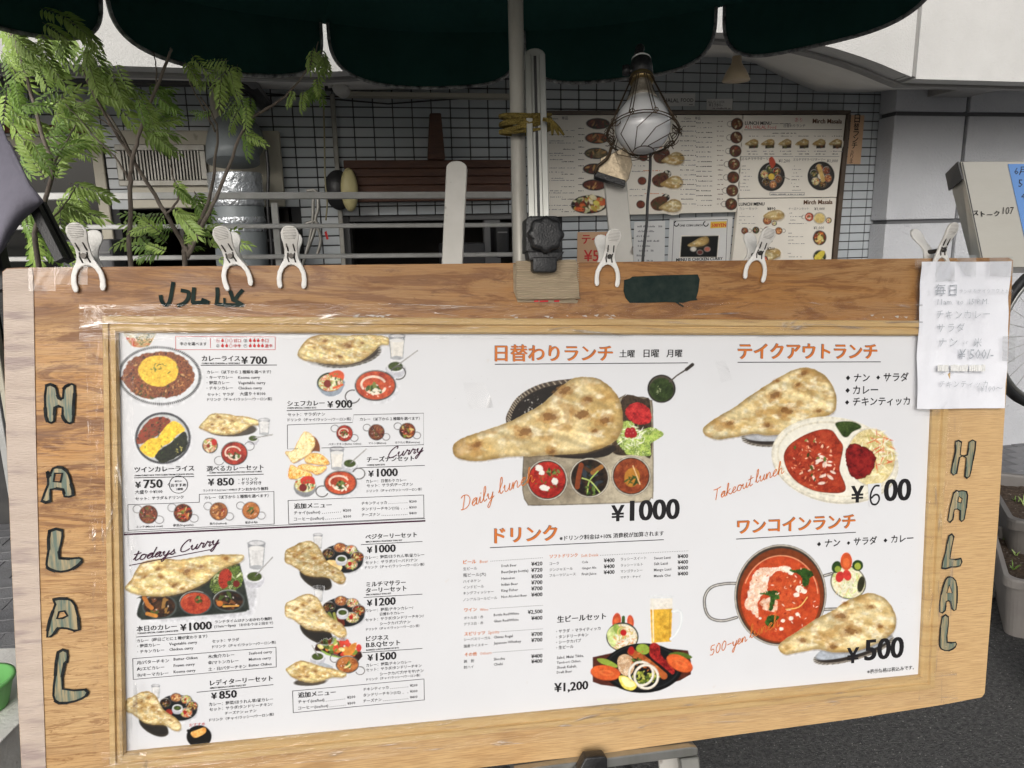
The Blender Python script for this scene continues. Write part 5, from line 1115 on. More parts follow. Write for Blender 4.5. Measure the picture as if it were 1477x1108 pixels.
# beer set
z = sc(4.617,780,780); A = Art(B, 846, 852, 1004, 1004); A.tf()
A.poly(z([(725,370),(878,368),(872,690),(730,690)]), (226,228,230), smooth=0); A.poly(z([(728,455),(876,450),(868,672),(738,680)]), tex=t_mix(120,[(206,160,30),(222,180,50),(196,150,24)],6), smooth=0); A.poly(z([(728,385),(877,383),(876,452),(728,458)]), tex=t_mix(121,[(214,208,196),(236,232,224)],2), smooth=0)
A.stroke(z([(880,470),(920,468),(935,490),(930,560),(900,620),(866,655)]), 4.5, (214,220,222), smooth=5); A.stroke(z([(880,470),(920,468),(935,490),(930,560),(900,620),(866,655)]), 2.6, (238,240,241), smooth=5); A.stroke(z([(745,390),(750,670)]), 2, (240,238,220), .6); A.ell(*z([(801,370)])[0], 16.5, 2.2, 0, (200,204,206)); A.ell(*z([(801,370)])[0], 15.5, 1.5, 0, (232,233,234)); A.stroke(z([(860,460),(855,665)]), 1.5, (170,130,30), .6)
for x_, y_, rx, ry, r_ in ((505,535,6.5,12,.1),(597,540,5,10,-.1)): A.ell(*z([(x_,y_)])[0], rx, ry, r_, (200,84,44)); A.ell(*z([(x_,y_)])[0], rx*.5, ry*.5, r_, (216,110,60))
A.stroke(z([(550,510),(548,580)]), 5, (70,100,50)); A.ell(*z([(543,640)])[0], 23.5, 21, 0, (66,72,66)); A.ell(*z([(543,642)])[0], 21.5, 19, 0, tex=t_mix(122,[(200,196,170),(226,222,205),(214,180,130),(170,190,110)],1.4)); A.poly(z([(440,620),(480,570),(520,610),(500,690),(470,700)]), tex=t_mix(123,[(180,200,110),(214,220,160)],1.5)); A.ell(*z([(508,590)])[0], 5, 8, -.5, (150,175,80)); A.flecks(*z([(560,660)])[0], 15, 10, 40, 1.5, [(235,228,215),(222,150,80),(238,235,225)], 3, asp=4); A.ell(*z([(550,612)])[0], 4.6, 4.6, 0, (190,30,36)); A.arc(*z([(545,610)])[0], 7, 7, 2.5, 4.6, 2, (214,200,110))
A.poly(z([(345,775),(680,700),(980,730),(1000,800),(1000,890),(930,930),(700,1000),(400,960),(345,940)]), tex=t_mix(124,[(70,34,24),(100,52,38),(84,42,30)],3), smooth=0)
A.ell(*z([(680,848)])[0], 57, 36, -.02, (18,20,22)); A.ell(*z([(680,842)])[0], 53, 32.5, -.02, (48,52,54)); A.ell(*z([(680,842)])[0], 51, 31, -.02, (26,28,30))
A.poly(z([(515,780),(560,755),(610,780),(625,830),(600,890),(550,895),(515,850)]), tex=t_mix(125,[(214,190,160),(190,150,110),(232,215,190)],1.5)); A.ell(*z([(680,722)])[0], 10, 7.5, .2, (150,170,60)); A.stroke(z([(600,740),(700,800),(820,900)]), 10, (176,96,40), smooth=4); A.ell(*z([(602,732)])[0], 4.5, 6, 0, (180,40,30)); A.flecks(*z([(700,800)])[0], 20, 14, 30, 2, [(196,120,56),(150,76,30)], 8)
A.poly(z([(725,700),(755,678),(790,700),(800,760),(850,810),(890,860),(880,890),(850,870),(790,820),(730,770)]), tex=t_mix(126,[(120,20,24),(170,36,34),(190,60,48)],1.2))
for pts_, c_ in (([(375,785),(440,790),(510,830),(490,845),(400,815)],(150,170,60)),([(850,755),(920,740),(1000,765),(995,785),(900,775)],(96,120,40))): A.poly(z(pts_), c_, smooth=3)
for x_, y_, rx, ry, r_ in ((430,878,21.5,10.5,.12),(925,815,20,10.5,.45)): A.ell(*z([(x_,y_+5)])[0], rx, ry, r_, (150,66,26)); A.ell(*z([(x_,y_)])[0], rx, ry, r_, tex=t_mix(127,[(206,92,34),(222,110,44)],3)); A.ell(*z([(x_+8,y_+2)])[0], rx*.5, ry*.4, r_, (228,124,58)); A.ell(*z([(x_+8,y_+2)])[0], rx*.3, ry*.2, r_, (214,100,40))
A.flecks(*z([(640,795)])[0], 7, 5, 12, 2, GR, 4); A.flecks(*z([(700,910)])[0], 20, 10, 50, 2, [(150,160,50),(100,120,40),(190,190,90)], 5)
for q in ((668,885,17.5,17),(702,905,17,17)): A.arc(*z([q[:2]])[0], q[2], q[3], 0, 6.29, 3.4, (232,226,214)); A.arc(*z([q[:2]])[0], q[2]+1.4, q[3]+1.4, 0, 6.29, .7, (176,160,140))
A.poly(z([(520,905),(560,900),(610,930),(640,965),(610,995),(560,985),(530,950)]), (226,210,90)); A.poly(z([(535,912),(565,910),(605,935),(628,962),(600,975),(560,965)]), (240,232,170)); A.done(poster)
# takeout
z = sc(4.26,1000,480); A = Art(B, 1008, 526, 1304, 732); A.tf()
basket(A, *z([(560,620)])[0], 62, 18, -.12, (126,118,108)); A.ell(*z([(560,600)])[0], 60, 14, -.12, (180,182,186))
NK = [(56,600),(80,565),(160,510),(240,465),(330,400),(420,340),(500,290),(560,255),(640,220),(720,218),(790,250),(840,300),(872,370),(878,430),(860,490),(790,520),(700,560),(600,600),(520,625),(440,630),(380,620),(260,640),(150,655),(80,635)]
naan(A, z(NK), 131, 1.6, [tuple(q)+(k,) for q, k in zip(z([(225,555),(500,385),(565,480),(515,295),(680,245),(450,570),(770,480),(640,320)]), (6,9,10,4,6,6,5,5))], 0, 4)
for q, c_ in (((870,788,393,260),(196,190,174)),((870,778,391,258),(214,209,193)),((870,776,376,243),(232,228,214)),((872,777,362,229),(212,206,188)),((872,778,350,217),(236,232,218))): A.ell(*z([q[:2]])[0], q[2]/4.26, q[3]/4.26, .17, c_)
A.poly(z([(555,760),(590,690),(680,630),(780,595),(850,600),(890,650),(920,700),(905,790),(900,850),(935,940),(920,980),(840,985),(740,970),(640,920),(580,850)]), tex=t_mix(133,[(140,48,24),(170,62,32),(186,80,44)],2), edge=(120,60,30), ew=2)
A.flecks(*z([(740,800)])[0], 33, 36, 110, 1.3, [(214,130,90),(232,190,160),(130,40,20),(200,96,60)], 7, asp=2.2); A.flecks(*z([(780,830)])[0], 26, 26, 16, 2.6, [(240,225,210)], 9, asp=2.5, op=.75); A.flecks(*z([(720,780)])[0], 30, 30, 9, 2.2, GR, 3)
A.poly(z([(870,560),(900,545),(980,545),(1030,570),(1025,590),(980,610),(950,640),(920,640),(890,600)]), tex=t_mix(134,[(44,60,20),(66,86,34),(86,104,50)],1.6), edge=(200,196,180), ew=1.2)
A.ell(*z([(1093,765)])[0], 36, 42.5, -.1, (206,200,186)); A.ell(*z([(1093,765)])[0], 34, 40.5, -.1, tex=t_mix(135,[(190,170,110),(214,200,150),(226,214,170)],2)); A.flecks(*z([(1110,750)])[0], 28, 34, 130, 2.4, [(232,224,190),(205,190,120),(214,110,60),(190,180,110),(238,232,210)], 9, asp=7)
A.poly(z([(935,740),(950,700),(985,684),(1050,700),(1100,730),(1120,770),(1110,830),(1070,880),(1010,898),(960,870),(940,800)]), tex=t_mix(136,[(96,14,18),(140,26,28),(160,44,36)],2), rough=2, edge=(80,12,14)); A.done(poster)
# one coin lunch
z = sc(4.262,1000,730); A = Art(B, 1010, 780, 1306, 962); A.tf()
for c_, wd in (((78,74,70),4.6),((196,192,186),1.8)):
    A.stroke(z([(270,475),(190,478),(110,500),(70,560),(75,640),(110,690),(180,705),(265,685)]), wd, c_, smooth=6); A.stroke(z([(805,428),(850,415)]), wd, c_); A.stroke(z([(805,635),(900,632)]), wd, c_)
A.ell(*z([(535,548)])[0], 66.5, 73.5, .1, (74,66,58)); A.arc(*z([(535,548)])[0], 65, 72, 0, 6.29, 1.8, (186,178,166), .1, 60); A.ell(*z([(537,552)])[0], 62, 68.5, .1, (130,66,30)); A.ell(*z([(535,568)])[0], 57, 62, .1, tex=t_mix(140,[(186,72,28),(200,86,36),(176,62,26)],5))
A.arc(*z([(535,560)])[0], 54, 60, 3.4, 6.1, 1.6, (232,170,130), .1, 40, .7)
A.poly(z([(330,560),(360,440),(420,380),(500,380),(580,370),(600,410),(520,400),(470,440),(450,520),(400,580),(400,680),(360,650),(320,620)]), tex=t_mix(141,[(236,222,205),(226,180,150),(240,232,220)],2), rough=2.5); A.poly(z([(410,590),(470,560),(520,590),(510,650),(440,640)]), tex=t_mix(142,[(232,214,196),(216,150,110)],2), rough=2.5, seed=8)
A.poly(z([(460,470),(500,420),(540,430),(550,500),(600,440),(640,470),(600,560),(640,600),(600,670),(520,660),(520,560),(470,520)]), tex=t_mix(143,[(190,74,30),(206,96,44),(170,60,24)],2), rough=2)
for x_, y_, r_ in ((565,385,4),(600,410,4),(655,510,6),(680,525,4),(550,705,3),(600,690,3.5),(640,665,3),(540,755,3),(410,690,2),(635,545,4)): A.ell(*z([(x_,y_)])[0], r_, r_*.8, 0, (240,228,212), rough=.3, seed=x_)
for pts_ in ([(590,395),(640,390),(700,385),(745,425),(720,440),(700,500),(675,490),(660,430)],[(410,540),(470,520),(510,520),(535,570),(500,580),(490,640),(460,640),(470,560)],[(445,700),(470,670),(525,680),(500,720),(480,745),(445,725)]): A.poly(z(pts_), tex=t_mix(144,[(36,62,22),(60,96,34),(84,120,50)],1.5), rough=2, smooth=3)
A.flecks(*z([(540,560)])[0], 48, 52, 40, 1.2, [(220,120,70),(160,50,20),(236,190,150)], 5); A.flecks(*z([(600,600)])[0], 40, 46, 26, .9, [(250,235,215)], 15, asp=3, op=.8); A.stroke(z([(570,635),(650,620),(700,560)]), 1.5, (226,190,110), smooth=4)
A.ell(*z([(952,470)])[0], 26.5, 24, .5, (120,116,104)); A.ell(*z([(952,470)])[0], 24.5, 22, .5, tex=t_mix(145,[(214,205,170),(232,228,205),(190,200,120)],1.4)); A.flecks(*z([(950,480)])[0], 20, 19, 60, 1.8, [(236,232,212),(205,215,140),(222,200,150)], 6, asp=6)
for q, c_ in (((880,375,7,9,.3),(50,78,36)),((1010,365,8,8,0),(46,74,32)),((888,388,4.5,4.5,0),(150,165,60)),((1010,370,4.5,5,0),(160,170,60)),((940,340,8.5,13,0),(206,92,38)),((940,350,5,7,0),(222,116,56)),((900,435,6,8,.3),(200,56,50)),((945,425,6,8,-.3),(206,64,56)),((1030,480,5,12,.2),(60,60,40))): A.ell(*z([q[:2]])[0], q[2], q[3], q[4], c_)
basket(A, *z([(985,880)])[0], 60, 16, -.28, (140,132,122)); A.ell(*z([(985,862)])[0], 57, 12, -.28, (176,182,190))
naan(A, z([(522,870),(550,830),(620,785),(700,730),(780,680),(860,640),(930,590),(1000,560),(1060,537),(1120,540),(1180,570),(1220,620),(1246,690),(1230,770),(1170,820),(1090,860),(1000,890),(900,900),(830,895),(760,880),(640,900),(560,912)]), 151, 1.5, [tuple(q)+(k,) for q, k in zip(z([(668,825),(905,675),(965,770),(932,597),(855,865),(1090,620),(1150,740)]), (6,8,10,4,6,5,5))], 0, 2); A.done(poster)
# ================================================================== THINGS ROUND THE BOARD
def vec(a, b, t): return a+(b-a)*t
def bar_between(mb, a, b, wdir, w_, t_, round_top=False):
    """a flat bar from a to b, w_ wide along wdir, t_ thick"""
    e = (b-a).normalized(); wd = (wdir-e*wdir.dot(e)).normalized(); n = e.cross(wd).normalized()
    if n.y > 0: n = -n
    q = [(-w_/2,0),(w_/2,0)]
    L_ = (b-a).length; prof_ = [(w_/2,0),(w_/2,L_-(w_*.35 if round_top else 0))]
    if round_top: prof_ += [(w_/2*math.cos(k*math.pi/8), L_-w_*.35+w_*.35*math.sin(k*math.pi/8)) for k in range(1,8)]
    prof_ += [(-w_/2,L_-(w_*.35 if round_top else 0)),(-w_/2,0)]
    k = len(prof_); vs_ = [a+wd*x+e*y+n*h for h in (-t_/2,t_/2) for x,y in prof_]
    mb.add(vs_, [tuple(range(k))[::-1], tuple(range(k,2*k))]+[(i,(i+1)%k,k+(i+1)%k,k+i) for i in range(k)])
    return e, wd, n

# ---- parasol
M['canopy'] = mat('dark_green_canvas', (.018,.075,.064,1), .8, var=(.024,.093,.080,1), scale=5, bump=1.2, bscale=9, spec=.2)
M['piping'] = mat('grey_piping', (.50,.50,.50,1), .7, var=(.09,.09,.095,1), scale=40)
M['steelp'] = mat('weathered_steel_pole', (.58,.56,.51,1), .42, .15, var=(.42,.40,.35,1), scale=9, stretch=(1,1,.35), detail=7, spots=(.42,.40,.35,1), sscale=22, slo=.58, shi=.7)
PC = at(748, 250, 1.46); NP = 12; RR = 1.36; ZT = 2.205
par = empty('parasol', (PC.x, PC.y, 0), 'dark green parasol with grey edged scalloped valance, over the menu board', 'parasol')
def rim(k, dz=0, r=RR): a = 2*math.pi*k/NP+.028; return Vector((PC.x+r*math.sin(a), PC.y+r*math.cos(a), ZT+dz+.06*max(0,math.sin(a))**2))
g = MB(); g.tube([(PC.x, PC.y, .02), (PC.x, PC.y, 1.415), (PC.x,PC.y,1.42),(PC.x,PC.y,2.86)], [.0165,.0165,.0148,.0148], 20); g.obj('pole', M['steelp'], par)
g = MB(); g.lathe([(.018,0),(.021,.004),(.021,.02),(.018,.024)], c=(PC.x,PC.y,1.395)); g.obj('pole_joint', M['steelp'], par)
g = MB(); g.lathe([(.0,2.87),(.03,2.86),(.035,2.82),(.035,2.80),(.02,2.79)], c=(PC.x,PC.y,0)); g.obj('hub', M['black'], par)
apex = Vector((PC.x, PC.y, 2.83))
def can(k, t, f):
    """f from the rim (0) to the top (1)"""
    a, b = rim(k), rim(k+1); p = a.lerp(b, t); sag = .028*math.sin(math.pi*t)*(1-f)**2; q = p.lerp(apex, f)
    q.z += .05*math.sin(math.pi*f)-sag*.6-.03*math.sin(math.pi*t)*math.sin(math.pi*f); return q
def vprof(t, dep):
    s_ = abs(2*t-1); return dep*(.84*(1-min(s_,1)**5)**.24+.16*(1-s_**2))
for k in range(NP):
    g = MB(); g.grid(lambda a, b: can(k, a, b), 12, 8); g.obj('canopy_panel', M['canopy'], par)
    dep = .190; n_ = (rim(k)+rim(k+1))/2-Vector((PC.x,PC.y,ZT)); n_.normalize()
    def val(a, b, k=k, n_=n_):
        t = .022+.956*a; p = rim(k).lerp(rim(k+1), t); w_ = vprof(a, dep)
        z_ = .030*(1-b)-.012*(1-abs(2*a-1)**6)-w_*b; return p+Vector((0,0,z_))+n_*(.010*math.sin(a*9+k)*b-.01*b-.003)
    g = MB(); g.grid(lambda a, b: val(a**1 if False else .5-.5*math.cos(math.pi*a), b), 40, 6); v_ = g.obj('valance', M['canopy'], par)
    g = MB(); pts = [val(.5-.5*math.cos(math.pi*i/48), 1) for i in range(49)]; pts = [p for i, p in enumerate(pts) if i == 0 or (p-pts[i-1]).length > 1e-4]
    g.tube(pts, .0062, 6); g.obj('piping', M['piping'], v_)
    g = MB(); g.tube([rim(k, .012, RR*1.0), can(k,0,.33)-Vector((0,0,.012)), can(k,0,.66)-Vector((0,0,.012)), apex-Vector((0,0,.03))], .0045, 6); g.obj('rib', M['black'], par)
    g = MB(); g.tube([(PC.x,PC.y,2.47), can(k,0,.45)-Vector((0,0,.02))], .0035, 6); g.obj('strut', M['black'], par)

# ---- easel: three legs standing behind the board, a shelf bar under it
M['leg'] = mat('worn_white_leg', (.50,.485,.45,1), .5, .1, var=(.43,.415,.38,1), scale=8, spots=(.16,.14,.12,1), sscale=26, slo=.66, shi=.72)
es = empty('easel', ground(770, 900), 'tall aluminium easel with white legs holding up the menu board', 'easel')
def leg(pt, pb, wpx, d, m, name='leg', rnd=True, t_=.012):
    a = at(*pt, d); b = at(*pb, d); e = (a-b).normalized(); foot = a-e*((a.z-.02)/e.z); g = MB(); wd = wpx*d/F
    e, wdv, n = bar_between(g, foot, a, rt, wd, t_, rnd); return g.obj(name, M[m], es, bevel=.0015), foot, a, e, wdv, n, wd
leg((659.5,233), (652.5,382), 30, 1.37, 'leg'); leg((886,250), (898,378), 32, 1.39, 'leg')
_, ft, tp, e, wd_, n_, ww = leg((771,71), (777,314), 30, 1.40, 'alu', 'mast', True, .012)
for s_ in (-1, 1):
    g = MB(); off = wd_*s_*ww*.34+n_*.009; bar_between(g, ft+off, tp+off-e*.014, rt, ww*.30, .007); g.obj('mast_rail', M['alu'], es, bevel=.001)
g = MB(); bar_between(g, ft+n_*.0065, tp+n_*.0065-e*.016, rt, ww*.14, .002); g.obj('mast_slot', M['black'], es)
# black clamp with a scalloped knob
KP = B.shiftpx(783, 345, .012)
g = MB(); P = [(758,316),(764,312),(803,312),(806,318),(806,366),(758,364)]; g.prism(KP.uvs(P), -.028, .004)
g.prism(KP.uvs([(759,364),(812,364),(803,377),(761,377)]), -.016, .012); g.prism(KP.uvs([(766,372),(801,372),(800,391),(797,394),(769,394),(766,391)]), -.010, .014)
g.v = [tuple(KP.w(*p)) for p in g.v]; cl = g.obj('clamp_bracket', M['black'], es, bevel=.002, seg=2)
ku, kv = KP.uv(783.5, 341); kr = 25*1.24/F; g = MB(); ns_ = 64
def kn(f, h): return [(ku+(kr*f+kr*.055*math.cos(8*a))*math.cos(a), kv+(kr*f+kr*.055*math.cos(8*a))*math.sin(a), h) for a in [2*math.pi*i/ns_ for i in range(ns_)]]
rows_ = [kn(.90,.006), kn(.96,.009), kn(.96,.022), kn(.90,.026), kn(.70,.0275), kn(.3,.0265)]; vs_ = [KP.w(*p) for r_ in rows_ for p in r_]; g.cs = True
g.add(vs_, [(i*ns_+k, i*ns_+(k+1)%ns_, (i+1)*ns_+(k+1)%ns_, (i+1)*ns_+k) for i in range(5) for k in range(ns_)]+[tuple(5*ns_+k for k in range(ns_))]); g.obj('knob', M['black'], es)
# shelf bar, its leg and the black corner foot under the board
SP = B.shiftpx(900, 1085, .004)
g = MB(); g.prism(SP.uvs([(740,1106),(994,1073),(1003,1074),(1003,1084),(994,1086),(740,1121)]), -.05, .012); g.v = [tuple(SP.w(*p)) for p in g.v]; g.obj('shelf_bar', M['alu'], es, bevel=.002)
a, b = SP.hit(992, 1086), None; g = MB(); bar_between(g, Vector((a.x+.05, a.y-.12, .02)), a-Vector((0,0,.003)), rt, .034, .03); g.obj('leg', M['alu'], es, bevel=.002)
g = MB(); g.prism(SP.uvs([(835,1080),(838,1077),(864,1075),(867,1078),(868,1120),(800,1122),(815,1108),(826,1098)]), .0125, .035); g.v = [tuple(SP.w(*p)) for p in g.v]; g.obj('corner_foot', M['black'], es, bevel=.003, seg=2)
g = MB(); g.tube([SP.w(*SP.uv(868,1108), -.02), SP.w(*SP.uv(902,1106), -.02), SP.w(*SP.uv(915,1118), -.02)], .006, 8); g.obj('brace', M['black'], es)

# ---- folded cardboard pad under the clamp
M['card'] = mat('corrugated_card', (.60,.49,.34,1), .85, var=(.50,.40,.27,1), scale=5, stretch=(1,30,1), bump=1.6, bscale=40)
CP = B.shiftpx(786, 405, .001)
cd = empty('cardboard_pad', plane=CP, label='folded corrugated cardboard pad under the black knob clamp', cat='cardboard pad')
cq = [(743,377),(829,375),(832,384),(830,398),(833,410),(834,428),(836,431),(810,432),(746,432),(744,420),(742,404),(744,392)]
g = MB(); g.prism(CP.uvs(cq), .0, .0075); f1 = g.obj('front_sheet', M['card'], cd, plane=CP, bevel=.001)
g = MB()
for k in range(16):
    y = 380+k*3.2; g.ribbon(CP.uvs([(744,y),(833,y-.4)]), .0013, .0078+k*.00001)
g.obj('crease_shade', mat('card_shadow', (.38,.29,.19,1), .9), f1, plane=CP, kind='stuff')  # shade of the corrugations put on as darker flat lines
g = MB(); g.prism(CP.uvs([(740,381),(760,379),(760,396),(834,434),(832,437.5),(747,436),(741,420)]), -.0008, -.0001); g.obj('back_sheet', M['card'], cd, plane=CP)
g = MB(); g.ribbon(CP.uvs([(771,434.6),(776,434.4)]), .003, .0002); g.ribbon(CP.uvs([(779,434.8),(790,434.4)]), .003, .0003); g.ribbon(CP.uvs([(800,434.5),(806,434.2)]), .003, .0004); g.obj('red_print', M['red_ink'], cd, plane=CP)

# ---- yellow rope tying the pole to the mast
M['rope'] = mat('mustard_rope', (.27,.20,.045,1), .85, var=(.16,.115,.02,1), scale=40, bump=3, bscale=200)
ro = empty('rope_tie', at(762,185,1.42), 'mustard yellow rope tied round the parasol pole and the easel mast', 'rope')
ctr = (at(745,180,1.43)+at(771,180,1.40))/2; mst = at(771,180,1.40)
def loop(z0, z1, ex, ph, r_=.0035):
    pts = []
    for i in range(49):
        a = 2*math.pi*i/48; x = .049*math.cos(a); y = .024*math.sin(a)+.002*math.sin(3*a+ph)
        z = z0+(z1-z0)*math.cos(a)*.5+ex*math.sin(2*a+ph)*.4
        pts.append(ctr+Vector((x+.0, y+.012*x/.05*0, z)))
    g = MB(); g.tube(pts[:-1], r_, 7, closed=True); g.obj('strand', M['rope'], ro)
dz = (at(745,172,1.42)-ctr).z
for i, (a, b, ex, ph) in enumerate([(.016,.002,.004,.3),(.012,-.010,.005,2),(.006,.010,.006,4),(.0,-.004,.004,1),(-.006,.012,.003,5),(-.013,.006,.004,3),(-.002,.022,.002,2.4)]): loop(a, a+b, ex, ph+i)
for s_ in (-.002, .004, .009):
    st_ = at(792,172,1.365); g = MB(); g.tube(smooth_pts([st_+rt*-.012, st_+rt*.004-up*.004, st_+rt*(.008+s_)-up*.016, st_+rt*(.010+s_*2)-up*.030],4), [.004]*9+[.0035,.003,.0025,.002], 6); g.obj('rope_end', M['rope'], ro)

# ---- white plastic clips along the top edge
M['clip'] = mat('white_clip_plastic', (.78,.765,.73,1), .42, var=(.70,.68,.64,1), scale=30, bump=.4, bscale=120, spots=(.36,.30,.25,1), sscale=70, slo=.70, shi=.78)
M['spring'] = mat('spring_steel', (.05,.045,.04,1), .4, .7)
px_ = 1.19e-3
half = [(0,47),(5,46.2),(9,43),(11.3,38),(11,32),(9.2,26),(8.2,18),(8.6,10),(10.5,4),(14.5,-3),(18,-11),(19.2,-20),(18.8,-28),(17.2,-32),(14.8,-33),(12.6,-31.5),(12,-28),(13,-21),(12.3,-13),(9,-6),(4.5,-2.2),(0,-1)]
def arm_mesh(front):
    pts = half+[(-x,y) for x,y in half[-2:0:-1]]; g = MB(); g.prism([(x*px_,y*px_) for x,y in pts], 0, .0045)
    me = g.mesh('clip_arm', M['clip'], bevel=.0013, seg=2); bm = bmesh.new(); bm.from_mesh(me)
    bmesh.ops.triangulate(bm, faces=[f for f in bm.faces if len(f.verts) > 4])
    bmesh.ops.subdivide_edges(bm, edges=[e for e in bm.edges if e.calc_length() > .008], cuts=2, use_grid_fill=False)
    for v in bm.verts:
        y = v.co.y; b = .0135*ss(0, .045, np.array(y)) + .35*max(0, y-.02)
        b -= .004*float(ss(-.03*1.0, -.036, np.array(y)))*0
        v.co.z += float(b)*1.0+ .0015
        if not front: v.co.z = -v.co.z-.013
    for f in bm.faces: f.smooth = True
    if not front: bmesh.ops.reverse_faces(bm, faces=bm.faces)
    bm.to_mesh(me); bm.free(); return me
mf, mb_ = arm_mesh(True), arm_mesh(False)
def zf(y): return .0135*float(ss(0,.045,np.array(y)))+.35*max(0,y-.02)+.0015+.0045
g = MB()
for s_ in (-1, 1):
    g.tube([(s_*4.2*px_+a*px_, y*px_, zf(y*px_)-.0003+b) for y, a, b in ((25,-1.0,0),(20,0,.0006),(16,.7,.001))], .0011, 6); g.tube([(s_*4.2*px_+a*px_, y*px_, zf(y*px_)-.0002+b) for y, a, b in ((14,0,.0008),(8,-.6,.001),(2,1.2,.0004))], .0011, 6)
g.tube([(0, 10*px_, .012), (0, 9*px_, -.020)], .004, 10); ms = g.mesh('spring', M['spring'])
g = MB()
for k in range(8): y = 31+k*1.9; w_ = math.sqrt(max(1, 110-(y-37.5)**2)); g.tube([(-w_*.8*px_, y*px_, zf(y*px_)-.0001), (w_*.8*px_, y*px_, zf(y*px_)-.0001)], .00055, 5)
mr = g.mesh('grip_ridges', mat('clip_groove_shade', (.42,.40,.37,1), .6))  # groove shade put into the grey colour of the ridges
labs = ['white plastic clip near the left corner of the board', 'tilted white clip just left of the other pair, over the dark green script', 'upright white clip between the green script and the white easel leg', 'white clip between the cardboard pad and the dark green paint patch', 'tilted white clip right of the dark green paint patch', 'white clip turned sideways, holding the handwritten sheet']
for i, (x, y, tilt, yaw_, sc_) in enumerate([(126,382,.09,.0,1.02),(337,381,.24,-.06,.98),(421,381,.0,0,.98),(876,381,-.04,0,.98),(1091,375,.05,0,.96),(1354,371,.10,.28,1.05)]):
    cp = B.shiftpx(x, y); t = empty('plastic_clip', plane=cp, label=labs[i], cat='clip', group='white clips along the top of the menu board')
    t.matrix_world = cp.mat() @ Matrix.Rotation(tilt, 4, 'Z') @ Matrix.Rotation(yaw_, 4, 'Y') @ Matrix.Scale(sc_, 4)
    if i == 5: t.matrix_world = t.matrix_world @ Matrix.Diagonal((1.15,1,1.0,1))
    if i == 4: t.matrix_world = t.matrix_world @ Matrix.Rotation(-.22, 4, 'Z')
    for nm, me in (('front_arm', mf), ('back_arm', mb_), ('spring', ms)): link_obj(nm, me, t)
    link_obj('grip_ridges', mr, t, kind='stuff') if False else link_obj('grip', mr, t)

# ---- handwritten sheet in a clear sleeve, held by the last clip
M['sheet'] = mat('crumpled_white_paper', (.78,.79,.84,1), .55, var=(.74,.75,.80,1), scale=3, bump=2.4, bscale=9)
M['pencil'] = mat('pencil', (.30,.33,.37,1), .6, var=(.52,.54,.58,1), scale=160, lo=.4, hi=.7)
HP = B.shiftpx(1390, 600, .012)
hs_ = empty('handwritten_sheet', plane=HP, label='white handwritten sheet in a clear plastic sleeve on the board\'s right corner', cat='notice')
sq = [Vector(p) for p in HP.uvs([(1327,378),(1458,377),(1450,589),(1322,590)])]
def shf(q, amp, h):
    def fn(a, b):
        p = q[0].lerp(q[1], a).lerp(q[3].lerp(q[2], a), b); k = amp*(float(fbm(np.array(p.x*14+3), np.array(p.y*9), 5, 3))-.5)*2
        return (p.x, p.y, h+k+.002*math.sin(a*7))
    return fn
g = MB(); g.grid(shf(sq, .006, 0), 24, 34); sh = g.obj('paper', M['sheet'], hs_, plane=HP)
M['sleeve'] = film_mat('plastic_sleeve', .05, tint=(.85,.86,.92,1), bs=9)
sl_ = [Vector(p) for p in HP.uvs([(1319,373),(1463,371),(1455,599),(1317,600)])]
g = MB(); g.grid(shf(sl_, .006, .0022), 24, 34); g.obj('sleeve', M['sleeve'], hs_, plane=HP)
g = MB(); g.grid(shf(sl_, .006, -.0022), 12, 18); g.obj('sleeve_back', M['sleeve'], hs_, plane=HP)
M['wtape'] = mat('white_tape', (.80,.80,.79,1), .35, var=(.72,.72,.70,1), scale=60, stretch=(6,1,1), bump=.8, bscale=60)
def stick(P, q, h0, h1, name, par_, m): g = MB(); g.prism(P.uvs(q), h0, h1); return g.obj(name, M[m], par_, plane=P)
M['milk'] = film_mat('cloudy_tape', .42, tint=(.86,.86,.88,1), bs=7)
for q, m_ in (([(1421,371.5),(1454,371),(1455,400),(1421,399)],'milk'), ([(1372,369),(1402,369),(1401,400),(1386,398)],'milk'), ([(1345,378),(1371,378),(1371,406),(1344,407)],'milk'), ([(1440,485),(1459,484),(1457,522),(1439,520)],'milk')): stick(HP, q, .0095, .0100, 'tape', hs_, m_)
g = MB()
def hand(g, P, s, x0, x1, y, z=.0085, jit=.6, bold=-.012, seed=0, res=1, slot=None):
    r = random.Random(seed+len(s)); n = len(s); 
    if slot is not None: g.cm = slot
    for i, c in enumerate(s):
        if c == ' ': continue
        a = x0+(x1-x0)*i/n; b = a+(x1-x0)/n*.92; d = r.uniform(-jit, jit)
        txt(g, P, c, a, b, y+d, bold, z, 1.0, res, r.uniform(-.1,.15), y1=y+d+r.uniform(-.6,.4)*jit, em=True)
def handr(g, P, s, x0, x1, y, hpx, z=.0085, seed=0, bold=-.012):
    """latin handwriting: natural widths"""
    txt(g, P, s, x0, x1, y, bold, z, 1.0, 1, .08, y1=y-.8)
hand(g, HP, '毎日', 1343, 1379, 426, seed=1, bold=-.005); hand(g, HP, 'ランチをテイクアウトあり', 1378, 1457, 423, seed=2); handr(g, HP, '11am.  to  15 P.M.', 1347, 1420, 440, 9)
hand(g, HP, 'チキンカレー', 1345, 1425, 459, seed=3); hand(g, HP, 'サラダ', 1346, 1388, 479, seed=4); hand(g, HP, 'ナン', 1348, 1378, 500, seed=5); handr(g, HP, 'or', 1384, 1391, 497, 5); hand(g, HP, '米', 1398, 1412, 500)
handr(g, HP, '¥ 500/-', 1377, 1427, 518, 9, bold=0); hand(g, HP, '米 ヶ', 1350, 1373, 541); hand(g, HP, 'チキンティッカ', 1349, 1421, 558, seed=6); handr(g, HP, '¥100〜', 1408, 1440, 565, 7)
